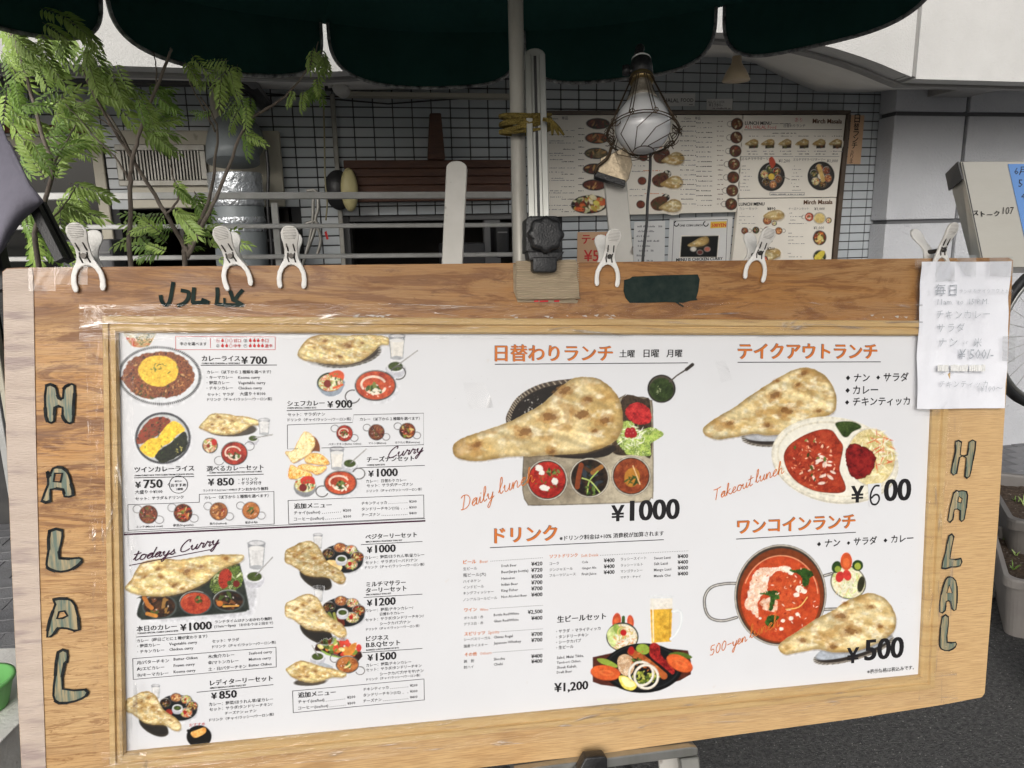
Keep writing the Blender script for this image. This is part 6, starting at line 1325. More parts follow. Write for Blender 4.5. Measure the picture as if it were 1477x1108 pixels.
g.obj('handwriting', M['pencil'], hs_, plane=HP)
rw = random.Random(3); x = 1347
while x < 1414:
    w_ = rw.uniform(2.0,3.6)
    if not (1362 < x < 1364 or 1389 < x < 1391): stick(HP, [(x,526.5+rw.uniform(-.8,.8)),(x+w_,526+rw.uniform(-.8,.8)),(x+w_-.2,535+rw.uniform(-.6,.6)),(x-.2,535.5)], .0088, .0092+rw.uniform(0,.0006), 'correction_tape', hs_, 'wtape')
    x += w_

# ---- caged hand lamp clamped to the right easel leg
M['gold'] = mat('dull_brass', (.30,.22,.10,1), .35, .8, var=(.19,.14,.07,1), scale=20)
M['bronze'] = mat('bronze_plate', (.42,.35,.25,1), .40, .75, var=(.30,.245,.17,1), scale=12, bump=.8, bscale=40)
M['cage'] = mat('rusty_dark_wire', (.05,.036,.024,1), .5, .5, var=(.10,.06,.03,1), scale=60)
M['bulb'] = mat('milky_bulb', (.84,.84,.85,1), .14, var=(.78,.78,.79,1), scale=5, coat=.6)
M['bulbneck'] = mat('ribbed_glass_neck', (.40,.36,.30,1), .25, var=(.22,.19,.15,1), scale=30, stretch=(3,3,.2), coat=.4)
LD = 1.31; lc = at(927, 180, LD); ltop = at(930, 88, LD); lam = empty('caged_lamp', lc, 'unlit milky light bulb in a wire cage with black holder, hanging upside down', 'work lamp')
ax = (lc-ltop).normalized(); la = ax.cross(Vector((0,1,0))).normalized(); lb = ax.cross(la)
tilt_v = (ax+(-fw)*.30).normalized()
ax = tilt_v; la = ax.cross(Vector((0,1,0))).normalized(); lb = ax.cross(la).normalized()
U = LD/F
def lp(a, r, h): return lc+ax*h*U+(la*math.cos(a)+lb*math.sin(a))*r*U
def lath(prof_, seg=32, nm='bulb', m='bulb', k=None):
    g = MB(); vs_ = [lp(2*math.pi*i/seg, r*(1+(k or 0)*(i % 2)), h) for r, h in prof_ for i in range(seg)]; g.cs = True; n = len(prof_)
    g.add(vs_, [(i*seg+j, i*seg+(j+1)%seg, (i+1)*seg+(j+1)%seg, (i+1)*seg+j) for i in range(n-1) for j in range(seg)]+[tuple(range(seg))[::-1], tuple((n-1)*seg+j for j in range(seg))]); return g.obj(nm, M[m], lam)
lath([(24*math.sqrt(max(0,1-((h+30)/30)**2))if False else r, h) for r, h in [(13,-62),(15,-50),(21,-38),(30,-27),(37,-14),(40,0),(39,12),(34,23),(26,32),(15,38.5),(5,40.5),(.5,41)]], nm='bulb')
lath([(12,-72),(13.5,-66),(15.5,-56),(19.5,-44),(22,-40)], seg=48, nm='bulb_neck', m='bulbneck', k=.08)
lath([(16,-84),(17.5,-82),(17.5,-74),(15,-72)], nm='brass_ring', m='gold'); lath([(11,-112),(15,-110),(16.5,-100),(17,-84),(15,-83)], nm='lamp_holder', m='black')
lath([(13.8,-114),(14.6,-113),(14.8,-106),(14,-105)], nm='paper_band', m='wtape')
g = MB(); c0 = lp(0,0,-110); g.tube(smooth_pts([c0, c0-ax*.02+rt*-.003, c0-ax*.034+fw*.008, c0-ax*.03+fw*.05, c0+fw*.075-up*.07, lp(0,0,-40)+fw*.085],4), [.0085]*10+[.006]*11, 10); g.obj('cable_boot', M['black'], lam)
g = MB(); p = lp(0,0,-90); g.tube([p, p-rt*.032-fw*.01], .005, 10); g.tube([p-rt*.030-fw*.01-up*.008, p-rt*.030-fw*.01+up*.008], .007, 10); g.obj('wing_screw', M['black'], lam)
def ring(r, h, rad, nm='cage_ring'):
    g = MB(); g.tube([lp(2*math.pi*i/40, r, h) for i in range(40)], rad, 6, closed=True); g.obj(nm, M['cage'], lam)
ring(18,-76,.0012); ring(52,14,.0010); ring(50.5,17,.0010); ring(15,46,.0009)
for k in range(10):
    a = 2*math.pi*k/10+.2; da = .045
    g = MB(); g.tube([lp(a-da*2,17,-76), lp(a-da,52,13)], .00085, 5); g.tube([lp(a+da*2,17,-76), lp(a+da,52,13)], .00085, 5); g.tube([lp(a+math.pi*2*i/8,52,14)+ax*.003*math.sin(i)*0+(la*math.cos(i*.8)+ax*math.sin(i*.8))*.004 for i in range(1)]+[lp(a-da,52,13)+(rt*math.cos(i*.8)+up*math.sin(i*.8))*.004 for i in range(8)], .0008, 5); g.obj('cage_wire', M['cage'], lam)
    g = MB(); b = a+1.15; g.tube([lp(a,51.5,15), lp(a+.5,42,33), lp(b,16,46)], .00085, 5); g.obj('cage_wire', M['cage'], lam)
r = random.Random(5)
for s_ in (-1, 1):
    for k in range(7):
        a = (0 if s_ > 0 else math.pi)+r.uniform(-.5,.5); c0 = lp(a, 50, 14+r.uniform(-3,8)); g = MB(); g.tube([c0+rt*.007*math.cos(i)*s_+up*.006*math.sin(i*1.2+k)+rt*.0012*i*-s_ for i in range(9)], .0008, 5); g.obj('wire_twist', M['cage'], lam)
# the clamp: bent bronze plate and black rubber edge
g = MB(); KQ = Plane(at(905,245,1.345), rt, up); g.prism(KQ.uvs([(866,229),(884,222),(900,214),(910,228),(912,238),(907,258),(902,264),(862,250)]), -.004, 0)
for i in range(len(g.v)):
    u, v, h = g.v[i]; g.v[i] = tuple(KQ.w(u, v, h-.5*abs(u)*0+.25*max(0, v)))
g.obj('clamp_plate', M['bronze'], lam, bevel=.001); g = MB(); g.prism(KQ.uvs([(858,247),(902,261),(901,270),(857,256)]), -.012, .004); g.v = [tuple(KQ.w(*p)) for p in g.v]; g.obj('clamp_edge', M['black'], lam, bevel=.001)
g = MB(); g.tube(smooth_pts([at(882,212,1.32), at(876,228,1.33), at(862,240,1.335), at(858,250,1.34)],4), .003, 6); g.obj('clamp_arm', M['cage'], lam)
cb = empty('lamp_cable', at(932,300,1.33), 'black power cable hanging from the caged lamp down behind the board', 'cable')
g = MB(); g.tube(smooth_pts([at(x,y,1.335) for x,y in [(940,150),(938,200),(938,235),(937,260),(934,290),(933,320),(929,355),(926,390),(925,430)]],4), .0027, 8); g.obj('cord', M['black'], cb)
# ================================================================== THINGS ON AND BY THE RESTAURANT WALL
M['mpaper'] = mat('menu_sheet', (.70,.66,.58,1), .55, var=(.65,.61,.54,1), scale=3)
M['mframe'] = mat('brown_menu_frame', (.055,.038,.026,1), .5, var=(.085,.06,.04,1), scale=8)
M['goth'] = mat('brown_print', (.10,.045,.02,1), .6)
WM = W.shiftpx(1000, 380, .055)
WINK = [M['ink'], M['grey_ink'], M['red_ink'], M['orange_ink'], M['shade_ink'], M['purple_ink'], M['pale_ink'], M['goth']]
wm = empty('wall_menu', plane=WM, label='wide framed menu board of dishes and curries on the tiled wall', cat='menu board')
def edge_strip(P, pts, h0, h1, nm, m, par_): g = MB(); g.prism(P.uvs(pts), h0, h1); return g.obj(nm, M[m], par_, plane=P, bevel=.002)
edge_strip(WM, [(787,160),(1226,159.5),(1225.5,165),(787,165.5)], -.03, .012, 'frame_bar', 'mframe', wm)
edge_strip(WM, [(1220.5,165.3),(1226,165.3),(1204,400),(1197.5,400)], -.03, .012, 'frame_bar', 'mframe', wm)
s1 = edge_strip(WM, [(786,165.8),(1071,166),(1062.5,306),(788,313)], -.028, .0, 'menu_sheet', 'mpaper', wm)
s2 = edge_strip(WM, [(1072.3,166),(1220.2,165.7),(1206.8,284.3),(1066,286)], -.028, .0005, 'menu_sheet', 'mpaper', wm)
s3 = edge_strip(WM, [(1065.6,286.9),(1206.5,285.2),(1197,400),(1054,400)], -.028, .0005, 'menu_sheet', 'mpaper', wm)
def scrib(g, P, x0, y0, x1, y1=None, h=1.6, slot=K_, z=.002, seed=0, dense=.75):
    """print too small to read: a row of tiny marks"""
    y1 = y0 if y1 is None else y1; r = random.Random(int(x0*7+y0*13)+seed); x = x0; g.cm = slot
    while x < x1:
        w_ = r.uniform(.5,1.6)
        if r.random() < dense:
            y = y0+(y1-y0)*(x-x0)/max(x1-x0,1); hh = h*r.uniform(.5,1); q = P.uvs([(x,y),(x+w_,y),(x+w_,y-hh),(x,y-hh)]); g.flat(q, z)
        x += w_+.45
NB = (.695,.655,.575)
class WArt(Art):
    pass
def wart(x0, y0, x1, y1): A = Art(WM, x0, y0, x1, y1, .0032, NB); A.tf(); return A
def C0(c): return tuple(int(v*.92) for v in c)
A = wart(786, 166, 1072, 313)
for i, (x, y) in enumerate([(862.5,178.5),(861,199.5),(860,221.5),(858,244),(857,267)]):
    A.ell(x, y, 17.5, 8.2, .02, (34,28,24)); A.ell(x, y, 15.5, 6.5, .02, tex=t_mix(i+200,[[(60,26,18),(110,46,30)],[(110,60,24),(170,100,40)],[(90,80,50),(140,120,80)],[(80,34,22),(120,70,40)],[(70,30,18),(120,60,30)]][i],1.4)); A.flecks(x, y, 13, 5, 14, 2, [(150,80,40),(110,50,28),(180,140,80),(60,70,30)], i, asp=2.5)
A.ell(850, 295, 27, 13.5, -.05, (40,34,28)); A.flecks(849, 294, 23, 11, 70, 3.2, [(206,100,40),(190,190,150),(90,100,50),(110,34,24),(224,214,180),(190,170,60)], 4, asp=1.7); A.ell(860, 293, 4.5, 3.6, .3, (214,200,90)); A.ell(836, 302, 7, 3.2, .1, (206,100,40))
for i, (x, y) in enumerate([(950,228),(948,262),(946,296)]):
    A.ell(x-22, y-1, 6.5, 6, 0, (44,36,30)); A.ell(x-22, y-1, 5.5, 5, 0, tex=t_mix(220+i,[(100,40,24),(130,70,36)],1))
    if i: A.ell(x+14, y-11, 6, 5.5, 0, (30,28,26)); A.flecks(x+14, y-11, 4.5, 4, 8, 1.3, [(200,196,180)], i)
    A.poly([(x-8,y-4),(x+2,y-12),(x+14,y-12),(x+16,y-2),(x+8,y+8),(x-4,y+6)], tex=t_mix(225+i,[(60,30,20),(110,60,34),(70,74,36)],1.3)); naan(A, [(x+4,y+4),(x+12,y-2),(x+22,y-8),(x+32,y-7),(x+37,y),(x+33,y+8),(x+22,y+10),(x+10,y+7)], 230+i, .6, (), 0, 30)
for i, (x, y) in enumerate([(1063,179),(1062,198.5),(1060.5,218),(1058.5,237),(1057.5,256),(1056,275),(1054.5,294.5)]):
    A.arc(x-10, y, 4.2, 4, 1.0, 5.2, .9, (90,84,78)); A.ell(x, y, 9, 9, 0, (66,56,48)); A.ell(x, y, 7.6, 7.6, 0, tex=t_mix(240+i,[(84,46,28),(110,64,40),(76,60,36)],1.1)); A.flecks(x, y, 5, 5, 8, 1.4, [(150,120,80),(110,110,60),(150,70,40),(190,176,140)], i)
A.done(s1, .0014)
A = wart(1058, 185, 1218, 400)
for i, x in enumerate([1083,1106.5,1131,1156,1180,1204]):
    y = 207.5; A.poly([(x-3,y-4),(x+10,y-5),(x+10,y+6),(x-3,y+7)], (34,28,22), smooth=0); A.flecks(x+4, y+1, 5, 5, 12, 1.5, [(120,50,28),(96,100,50),(60,34,22)], i); naan(A, [(x-9,y+1),(x-3,y-4),(x+4,y-7),(x+10,y-4),(x+8,y+1),(x,y+2)], 250+i, .4, (), 0, 40)
for x, y, sd in ((1111.5,255,1),(1183,254,2)):
    A.ell(x+1, y, 19.5, 21, .1, (30,28,28)); A.ell(x+1, y, 17.5, 19, .1, (58,54,50))
    for k in range(6): a = k*1.05+.3; bowl(A, x+1+10.5*math.cos(a), y+11.5*math.sin(a), 5.6, ['veg','keema','sea','dark','salad','spinach'][(k+sd)%6], k+sd*10, 5.8, (110,104,96), .7)
    A.ell(x+1, y, 4.6, 4.6, 0, (206,176,60) if sd == 1 else (214,208,190))
    if sd == 2: A.stroke([(x-2,y-14),(x+4,y+6)], 6, (196,166,100))
    else: A.poly([(x-3,y-24),(x+2,y-29),(x+7,y-20),(x+2,y-12)], (186,80,50)); A.stroke([(x+18,y),(x+27,y+4)], 1.2, (110,104,96))
for x, y, r_, kd in ((1074,333,5.3,'keema'),(1090,332,5.3,'spinach'),(1106,332.5,5.6,'dal'),(1123,333,5.6,'sea'),(1106.5,318,6.5,'sea'),(1167,313,6.5,'butter')): A.arc(x+(7 if x < 1160 else -8), y, 2.8, 2.6, -1.9, 1.9, .8, (90,84,78), 0 if x < 1160 else 3.14); bowl(A, x, y, r_, kd, int(x), rimw=.9)
naan(A, [(1100,312),(1110,305),(1122,303),(1130,307),(1130,314),(1120,318),(1108,316)], 260, .6, (), 0, 30); bowl(A, 1116.5, 322, 4, 'salad', 4); A.ell(1182, 315, 9.5, 9, 0, (176,170,156)); A.ell(1182,315,7.5,7,0,tex=t_mix(262,[(190,160,90),(214,196,130)],1)); bowl(A, 1195, 318, 4.6, 'salad', 5); bowl(A, 1182, 343, 10, 'veg', 6, 11); A.ell(1182,343,3.4,3.4,0,(206,190,120)); bowl(A, 1182, 370, 9.5, 'spinach', 7); A.poly([(1174,372),(1184,362),(1190,364),(1182,376)], (196,180,60)); naan(A, [(1096,371),(1104,362),(1118,358),(1125,362),(1124,370),(1112,375),(1100,376)], 264, .6, (), 0, 30); bowl(A, 1102, 374, 5.5, 'butter', 8)
A.done(s2, .0016)
g = MB(); T2 = lambda s, x0, x1, y, sl=K_, bo=.01: txt(g, WM, s, x0, x1, y, bo, .0028, 1, 1, slot=sl)
T2('LUNCH MENU',1074,1112,180,K_,.02); T2('Mirch Masala',1171.5,1213.5,178,7,.035); T2('ALL HALAL Food',1074,1119,182.8+3,R_,.0); T2('日替わりランチ',1130,1161,183.5,G_,0); T2('¥1,200',1122.5,1139,234.5,K_,0); T2('¥1,000',1192,1208,234.5,K_,0)
T2('ミルチマサラターリー',1070,1112,231,K_,0); T2('ミルチマサラベジターリー',1144,1190,232,K_,0); T2('LUNCH MENU',1065,1102,297,K_,.02); T2('Mirch Masala',1158.5,1200,295,7,.035); T2('¥1,000',1174,1189,303.5,K_,0); T2('¥1,000',1173,1188,331,K_,0); T2('¥890',1106,1118,303.5,K_,.01)
T2('カレーセット',1066,1092,303,PL_,0); T2('チーズナンセット',1137,1166,303,PL_,0); T2('Curry',986,996,172.5,G_,0); T2('単品',1002,1010,172.5,G_,0); T2('Signature',791,805,172.5,G_,0); T2('単品',810,819,172.5,G_,0); T2('¥750',1104,1114,350,K_,.01); T2('¥700',1106,1117,361,K_,.01)
for y in range(186, 304, 9):
    if y % 27 < 18: scrib(g, WM, 792, y, 812, slot=PL_); 
    scrib(g, WM, 810 if y % 2 else 792, y+3, 828, slot=K_ if y % 2 else PL_, h=1.4); scrib(g, WM, 834, y, 842, slot=K_)
for y in range(176, 300, 7):
    scrib(g, WM, 981, y, 1003, slot=PL_ if y % 3 else G_); scrib(g, WM, 1004, y+2, 1026, slot=G_ if y % 3 else PL_); scrib(g, WM, 1034, y, 1042, slot=S_)
for y in (216,240,248,274,283): scrib(g, WM, 908, y, 930, slot=PL_)
scrib(g, WM, 928, 214, 956, slot=O_); scrib(g, WM, 928, 247, 956, slot=O_); scrib(g, WM, 928, 280, 956, slot=O_)
for x in (1083,1106.5,1131,1156,1180,1204): scrib(g, WM, x-6, 197, x+10, slot=G_, h=1.2); scrib(g, WM, x-6, 219, x+10, slot=PL_); scrib(g, WM, x-4, 223, x+10, slot=G_)
for x in (1070, 1143):
    for k, y in enumerate(range(240, 280, 5)): scrib(g, WM, x-k*.4, y, x+[4,12,6,14,9,5,8,12][k], slot=PL_ if k % 2 else G_, h=1.3)
for x, y0 in ((1066,308),(1138,308),(1137,337),(1136,366)):
    for k in range(4): scrib(g, WM, x-k*.2, y0+k*5, x+[4,20,8,24][k], slot=PL_, h=1.2)
line(g, WM, [(1073,187.5),(1214,187)], .7, .0024, slot=G_); line(g, WM, [(1068,226),(1144,226)], .6, .0024, slot=PL_); line(g, WM, [(1146,226),(1210,226)], .6, .0024, slot=PL_); scrib(g, WM, 1112, 193, 1150, slot=G_, h=1.6); scrib(g, WM, 1114, 179, 1140, slot=G_, h=1.2); line(g, WM, [(1110,278),(1160,278),(1160,281.5),(1110,281.5)], .6, .0024, True, slot=PL_); scrib(g, WM, 1112, 281, 1158, slot=PL_)
txt(g, WM, 'あり', 1146, 1157, 176, -.01, .0028, slot=R_)
g.obj('lettering', WINK, s2, plane=WM)

# ---- notices taped on the tiles
def notice(pts, m, lab, draw=None, h=.012, cat='notice'):
    P = W.shiftpx(sum(p[0] for p in pts)/len(pts), max(p[1] for p in pts), h); e_ = empty('paper_notice', plane=P, label=lab, cat=cat)
    g = MB(); g.prism(P.uvs(pts), -.001, 0); pp = g.obj('sheet', M[m], e_, plane=P)
    if draw: g = MB(); draw(g, P); g.obj('lettering', WINK, pp, plane=P)
    return e_, pp, P
M['orangep'] = mat('pale_orange_paper', (.56,.36,.22,1), .7, var=(.50,.31,.18,1), scale=5); M['whitep'] = mat('white_notice_paper', (.60,.60,.59,1), .6, var=(.54,.54,.53,1), scale=4)
def d1(g, P): txt(g, P, 'HALAL', 957.5, 979, 147.5, .01, .001, 1, 2, slot=K_); txt(g, P, 'FOOD', 982, 1000, 147, .01, .001, 1, 2, slot=K_); scrib(g, P, 992, 151.5, 998, slot=G_, z=.001)
notice([(950,135),(1003,134.5),(1002,153),(949,153.5)], 'whitep', 'small white paper reading HALAL FOOD above the wall menu', d1)
def d2(g, P): txt(g, P, 'ALL FLOWER', 1021, 1045, 148.5, -.01, .001, 1, 1, slot=G_); txt(g, P, '¥1980-', 1022, 1042, 154, -.01, .001, 1, 1, slot=G_); scrib(g, P, 1028, 157, 1053, slot=G_, z=.001)
notice([(1019.5,143),(1057,142.5),(1056,158.5),(1019,158.5)], 'whitep', 'little cream price note above the wall menu, right of the lamp', d2)
def d3(g, P):
    for s, x, y in (('日',1236,176),('替',1235,186),('ラ',1234.5,196),('ン',1233.5,205),('チ',1232,214),('あ',1229,222),('り',1228,229),('ま',1227.5,235.5)):
        txt(g, P, s, x-(4 if y < 217 else 2.2), x+(4 if y < 217 else 2.2), y, .012 if y < 217 else -.005, .001, 1, 2, slot=K_)
notice([(1228,166),(1247,166.5),(1241,237),(1221.5,236.5)], 'orangep', 'pale orange paper strip with vertical writing, right of the wall menu', d3)
def d4(g, P):
    txt(g, P, 'テイク', 839, 880, 351, .02, .001, 1, 2, slot=R_); txt(g, P, '¥500', 842, 885, 377, .012, .001, 1, 2, slot=R_)
notice([(833,335),(892,334),(892,400),(832,400)], 'orangep', 'pale orange paper with red handwriting, right of the black knob', d4)
def d5(g, P):
    for i, y in enumerate(range(328, 384, 7)): scrib(g, P, 920 if i % 2 else 918, y, [955,944,936,950,938,944,930,940][i], slot=PL_, z=.001, h=3)
notice([(915,320.5),(959.5,318.5),(958,400),(912,400)], 'whitep', 'white handwritten list on the tiles behind the lamp cable', d5)
def d6(g, P):
    txt(g, P, 'ONE COIN LUNCH', 980, 1013, 327, .03, .001, 1, 1, slot=K_); line(g, P, [(972,319),(1049,316.5)], .7, .0009, slot=G_); line(g, P, [(972,319),(968,400)], .7, .0009, slot=G_); line(g, P, [(1049,316.5),(1046,400)], .7, .0009, slot=G_)
    for x in (975.5,1018): 
        g.cm = K_; g.ribbon(P.uvs([(x+3.4*math.cos(a), 323+3.4*math.sin(a)) for a in [i*.4 for i in range(12)]]), .006, .0012)
e_, pp, P6 = notice([(966,315),(1057,312),(1051,400),(962,400)], 'whitep', 'white one coin lunch poster with a black picture, left of the lunch menus', d6, cat='poster')
M['yelp'] = mat('yellow_label', (.62,.42,.05,1), .6); g = MB(); g.prism(P6.uvs([(1025,320),(1048,319),(1047.5,328.5),(1024.5,329.5)]), .0002, .0006); yl = g.obj('price_label', M['yelp'], pp, plane=P6)
g = MB(); txt(g, P6, '500YEN', 1026, 1047, 327.5, .035, .0012, 1, 1, slot=R_); txt(g, P6, 'MENU IS CHICKEN CURRY', 975, 1042, 377, .02, .0012, 1, 1, slot=K_); g.obj('lettering', WINK, pp, plane=P6)
A = Art(P6, 980, 338, 1038, 374, .0032, NB); A.tf(); A.poly([(983,341),(1036.5,340),(1034,371),(981,371)], (14,14,15), smooth=0); naan(A, [(992,354),(1000,349),(1010,343),(1020,342),(1022,349),(1014,354),(1002,356)], 270, .6, (), 0, 20)
for x, y, c_ in ((1000,359.5,(205,200,190)),(1009.5,364,(120,60,50)),(1020,359.5,(190,110,90))): A.ell(x, y, 4.8, 3.8, 0, (150,146,140)); A.ell(x, y, 3.8, 2.9, 0, c_)
A.done(pp, .0009)

# ---- dark red wooden beam with its upright, lantern, camera, floodlight, strings
bm_ = empty('wooden_sign', W.hit(612, 292, .1), 'dark red carved wooden beam with an upright piece over the doorway', 'wooden sign')
BP = W.shift(0, 0, .10)
for i in range(5):
    a, b = 231.5+i*12.2, 231.5+(i+1)*12.2-.5; u0, v0 = BP.uv(496, b); u1 = BP.uv(737, b)[0]; v1 = BP.uv(496, a)[1]; g = MB(); wb = (-.08, .012-.003*(i % 2)); lbox(g, BP, u0+.01*(i % 2), u1, v0, v1, *wb); g.obj('plank', M['dwood'], bm_, bevel=.003)
g = MB(); q = BP.uvs([(619,165),(635,165),(641,231),(616,231)]); g.prism(q, .0, .045); g.v = [tuple(BP.w(*p)) for p in g.v]; g.obj('upright', M['dwood'], bm_, bevel=.004)
ln = empty('wall_lantern', W.hit(503, 300, .14), 'cream round lantern with dark back, left end of the wooden beam', 'lantern'); LQ = W.shiftpx(504, 274, .14)
g = MB(); g.v = []; g.lathe([(.002,-.03),(.06,-.028),(.09,-.018),(.102,0),(.102,.006)], seg=32); g.v = [tuple(LQ.w(p[0]*.42, p[1]*1.05, p[2]*-1)) for p in g.v]; g.obj('shade', mat('cream_lantern', (.50,.44,.22,1), .5), ln)
g = MB(); g.lathe([(.085,-.05),(.085,.0),(.07,.002)], seg=28); g.v = [tuple(LQ.w(p[0]*.8-.055, p[1]*1.15, p[2]*-1-.05)) for p in g.v]; g.obj('back_plate', M['black'], ln)
cm = empty('security_camera', W.hit(492, 128, .35), 'small white security camera under the fascia', 'camera'); CQ = W.shiftpx(492, 129, .35)
g = MB(); c = CQ.o; g.lathe([(.012,-.06),(.030,-.05),(.033,-.03),(.033,.045),(.026,.052)], axis='y', c=(c.x,c.y,c.z), seg=20); g.obj('camera_body', mat('camera_white', (.55,.54,.51,1), .4), cm); g = MB(); g.tube([c+Vector((-.03,0,.0)), c+Vector((-.07,.01,.0)), c+Vector((-.075,.03,.05))], .009, 8); g.obj('bracket', M['black'], cm)
fl = empty('floodlight', W.hit(1062, 95, .5), 'unlit cone floodlight hanging from the soffit by the arch', 'light'); FQ = W.hit(1062, 104, .5)
g = MB(); g.lathe([(.018,.075),(.022,.07),(.025,.04),(.05,.0),(.066,-.035),(.066,-.042),(.03,-.045)], c=tuple(FQ), seg=28); g.obj('reflector', mat('dusty_cream_glass', (.45,.36,.24,1), .35), fl); g = MB(); g.lathe([(.03,.14),(.03,.10),(.02,.09),(.02,.07)], c=tuple(FQ), seg=16); g.obj('holder', M['soffit'], fl)
g = MB(); g.tube([W.hit(300,128,.02), W.hit(560,150,.02), W.hit(735,137,.02)], .004, 6); o = g.obj('wall_cable', M['black'], org=W.hit(560,150,.02)); tag(o, 'thin black cable sagging across the upper tiles', 'cable')
st = empty('hanging_string', W.hit(468, 320, .3), 'thin rope hanging on the tiled wall with a small red tag', 'rope'); g = MB(); g.tube(smooth_pts([W.hit(x,y,.3) for x,y in [(466,130),(468,200),(469,260),(472,290),(470,318)]],4), .004, 6); g.obj('cord', mat('string', (.22,.20,.12,1), .8), st)
g = MB(); q = W.shift(0,0,.3); g.prism(q.uvs([(468,335),(471,333),(474,345),(471,346)]), 0, .004); g.v = [tuple(q.w(*p)) for p in g.v]; g.obj('red_tag', M['red_ink'], st)
ch = empty('folded_chair', W.hit(450, 390, .5), 'pale metal folding chair leaning by the railing post', 'chair'); CH_ = W.shift(0, 0, .5)
for pts in ([(442,276),(456,276),(459,300),(455,318),(463,345),(456,372)], [(430,330),(444,322),(458,318)], [(452,276),(450,330),(436,385)], [(458,320),(440,372)]): g = MB(); g.tube(smooth_pts([CH_.hit(x,y) for x,y in pts],3) if len(pts) > 2 else [CH_.hit(x,y) for x,y in pts], .008, 8); g.obj('frame_tube', M['aludull'], ch)
# things half seen through the railing: crates and appliances in the dark
for x0, y0, x1, y1, d, c_, lab, cat in ((640,350,700,420,.35,(.03,.03,.032,1),'dark bin standing in the doorway left of the pole','bin'),(92,345,160,420,.4,(.10,.10,.105,1),'grey covered box under the left window','box'),(385,320,421,420,.25,(.022,.015,.012,1),'dark crate beside the duct','crate'),(716,322,734,372,.30,(.012,.012,.014,1),'narrow black sign with white marks by the parasol pole','sign')):
    P = W.shiftpx(x0, y1, d); g = MB(); u1, v1 = P.uv(x1, y0); lbox(g, P, 0, u1, 0, v1, -.18, 0); e_ = empty(cat.split()[0]+'_by_wall', P.o, lab, cat); g.obj('body', mat(cat+'_mat', c_, .5, var=tuple(v*.6 for v in c_[:3])+(1,), scale=8), e_, bevel=.012, seg=2)
    g = MB(); lbox(g, P, .01, u1-.01, v1*.72, v1*.76, .0005, .006); g.obj('band', M['pgrey'], e_)

# ---- stainless terminal on the right, with marker writing
M['steel'] = mat('brushed_steel', (.56,.53,.46,1), .32, .8, var=(.52,.49,.425,1), scale=3, stretch=(1,1,3), bump=.06, bscale=60, rvar=.05)
TD = 1.85; q = [at(1385,233,TD), at(1760,231,TD), at(1790,386,TD), at(1417,386,TD)]
TPn = Plane(q[3], q[2]-q[3], q[0]-q[3]); nn = TPn.n
tm = empty('steel_terminal', Vector((q[3].x+.2, q[3].y+.1, 0)), 'stainless steel sloping terminal with a blue lit screen, behind the handwritten sheet', 'terminal')
bk_ = [at(1367,251,TD+.10), at(1745,242,TD+.10), at(1782,394,TD+.10), at(1404,394,TD+.10)]
g = MB(); g.hexa([q[3],q[2],q[1],q[0]], [bk_[3],bk_[2],bk_[1],bk_[0]]); g.obj('housing', M['steel'], tm, bevel=.0015)
g = MB(); g.prism(TPn.uvs([(1387.5,234.5),(1388.7,234.5),(1420,385.5),(1418.8,385.5)]), .0005, .0012); g.v = [tuple(TPn.w(*p)) for p in g.v]; g.obj('seam', M['groove'], tm)
c0 = bk_[0]; g = MB(); g.hexa([bk_[0]-rt*.002-up*.045*1.0+rt*.008, q[0]-rt*.002-up*.045+rt*.011, q[0]-rt*.003, bk_[0]-rt*.003], [bk_[0]-rt*.006-up*.045+rt*.008, q[0]-rt*.006-up*.045+rt*.011, q[0]-rt*.007, bk_[0]-rt*.007]); g.obj('corner_cap', M['pgrey'], tm)
g = MB(); m_ = q[3].lerp(q[2], .80); g.box((m_.x-.10, m_.y+.02, 0), (m_.x+.10, m_.y+.12, m_.z-.002)); g.obj('stand', M['steel'], tm, bevel=.004)
scr = bpy.data.materials.new('blue_screen'); scr.use_nodes = True; b_ = scr.node_tree.nodes['Principled BSDF']; b_.inputs['Base Color'].default_value = rgb(70,110,165); b_.inputs['Roughness'].default_value = .2; b_.inputs['Emission Color'].default_value = rgb(120,160,215); b_.inputs['Emission Strength'].default_value = .35; M['scr'] = scr
g = MB(); g.prism(TPn.uvs([(1453.5,237),(1560,236),(1590,345),(1478,345)]), .0008, .0020); g.v = [tuple(TPn.w(*p)) for p in g.v]; sc_ = g.obj('screen', M['scr'], tm)
TL = TPn.shift(0, 0, .003); tlp = TL
def tw(g): g.v = [tuple(TPn.w(p[0], p[1], p[2])) for p in g.v]
g = MB(); txt(g, TPn, '6月', 1462, 1480, 252, .0, .0026, slot=0); txt(g, TPn, '5', 1468, 1474, 270, .0, .0026); txt(g, TPn, '4', 1472, 1478, 288, .0, .0026); tw(g); g.obj('screen_text', M['grey_ink'], sc_)
g = MB(); hand(g, TPn, 'ストーク', 1402, 1443, 312, z=.0016, jit=1.5, bold=.02, seed=4); txt(g, TPn, '107', 1446, 1461, 309, -.01, .0016, 1.25, 2, .1); tw(g); g.obj('marker_writing', M['ink'], tm)

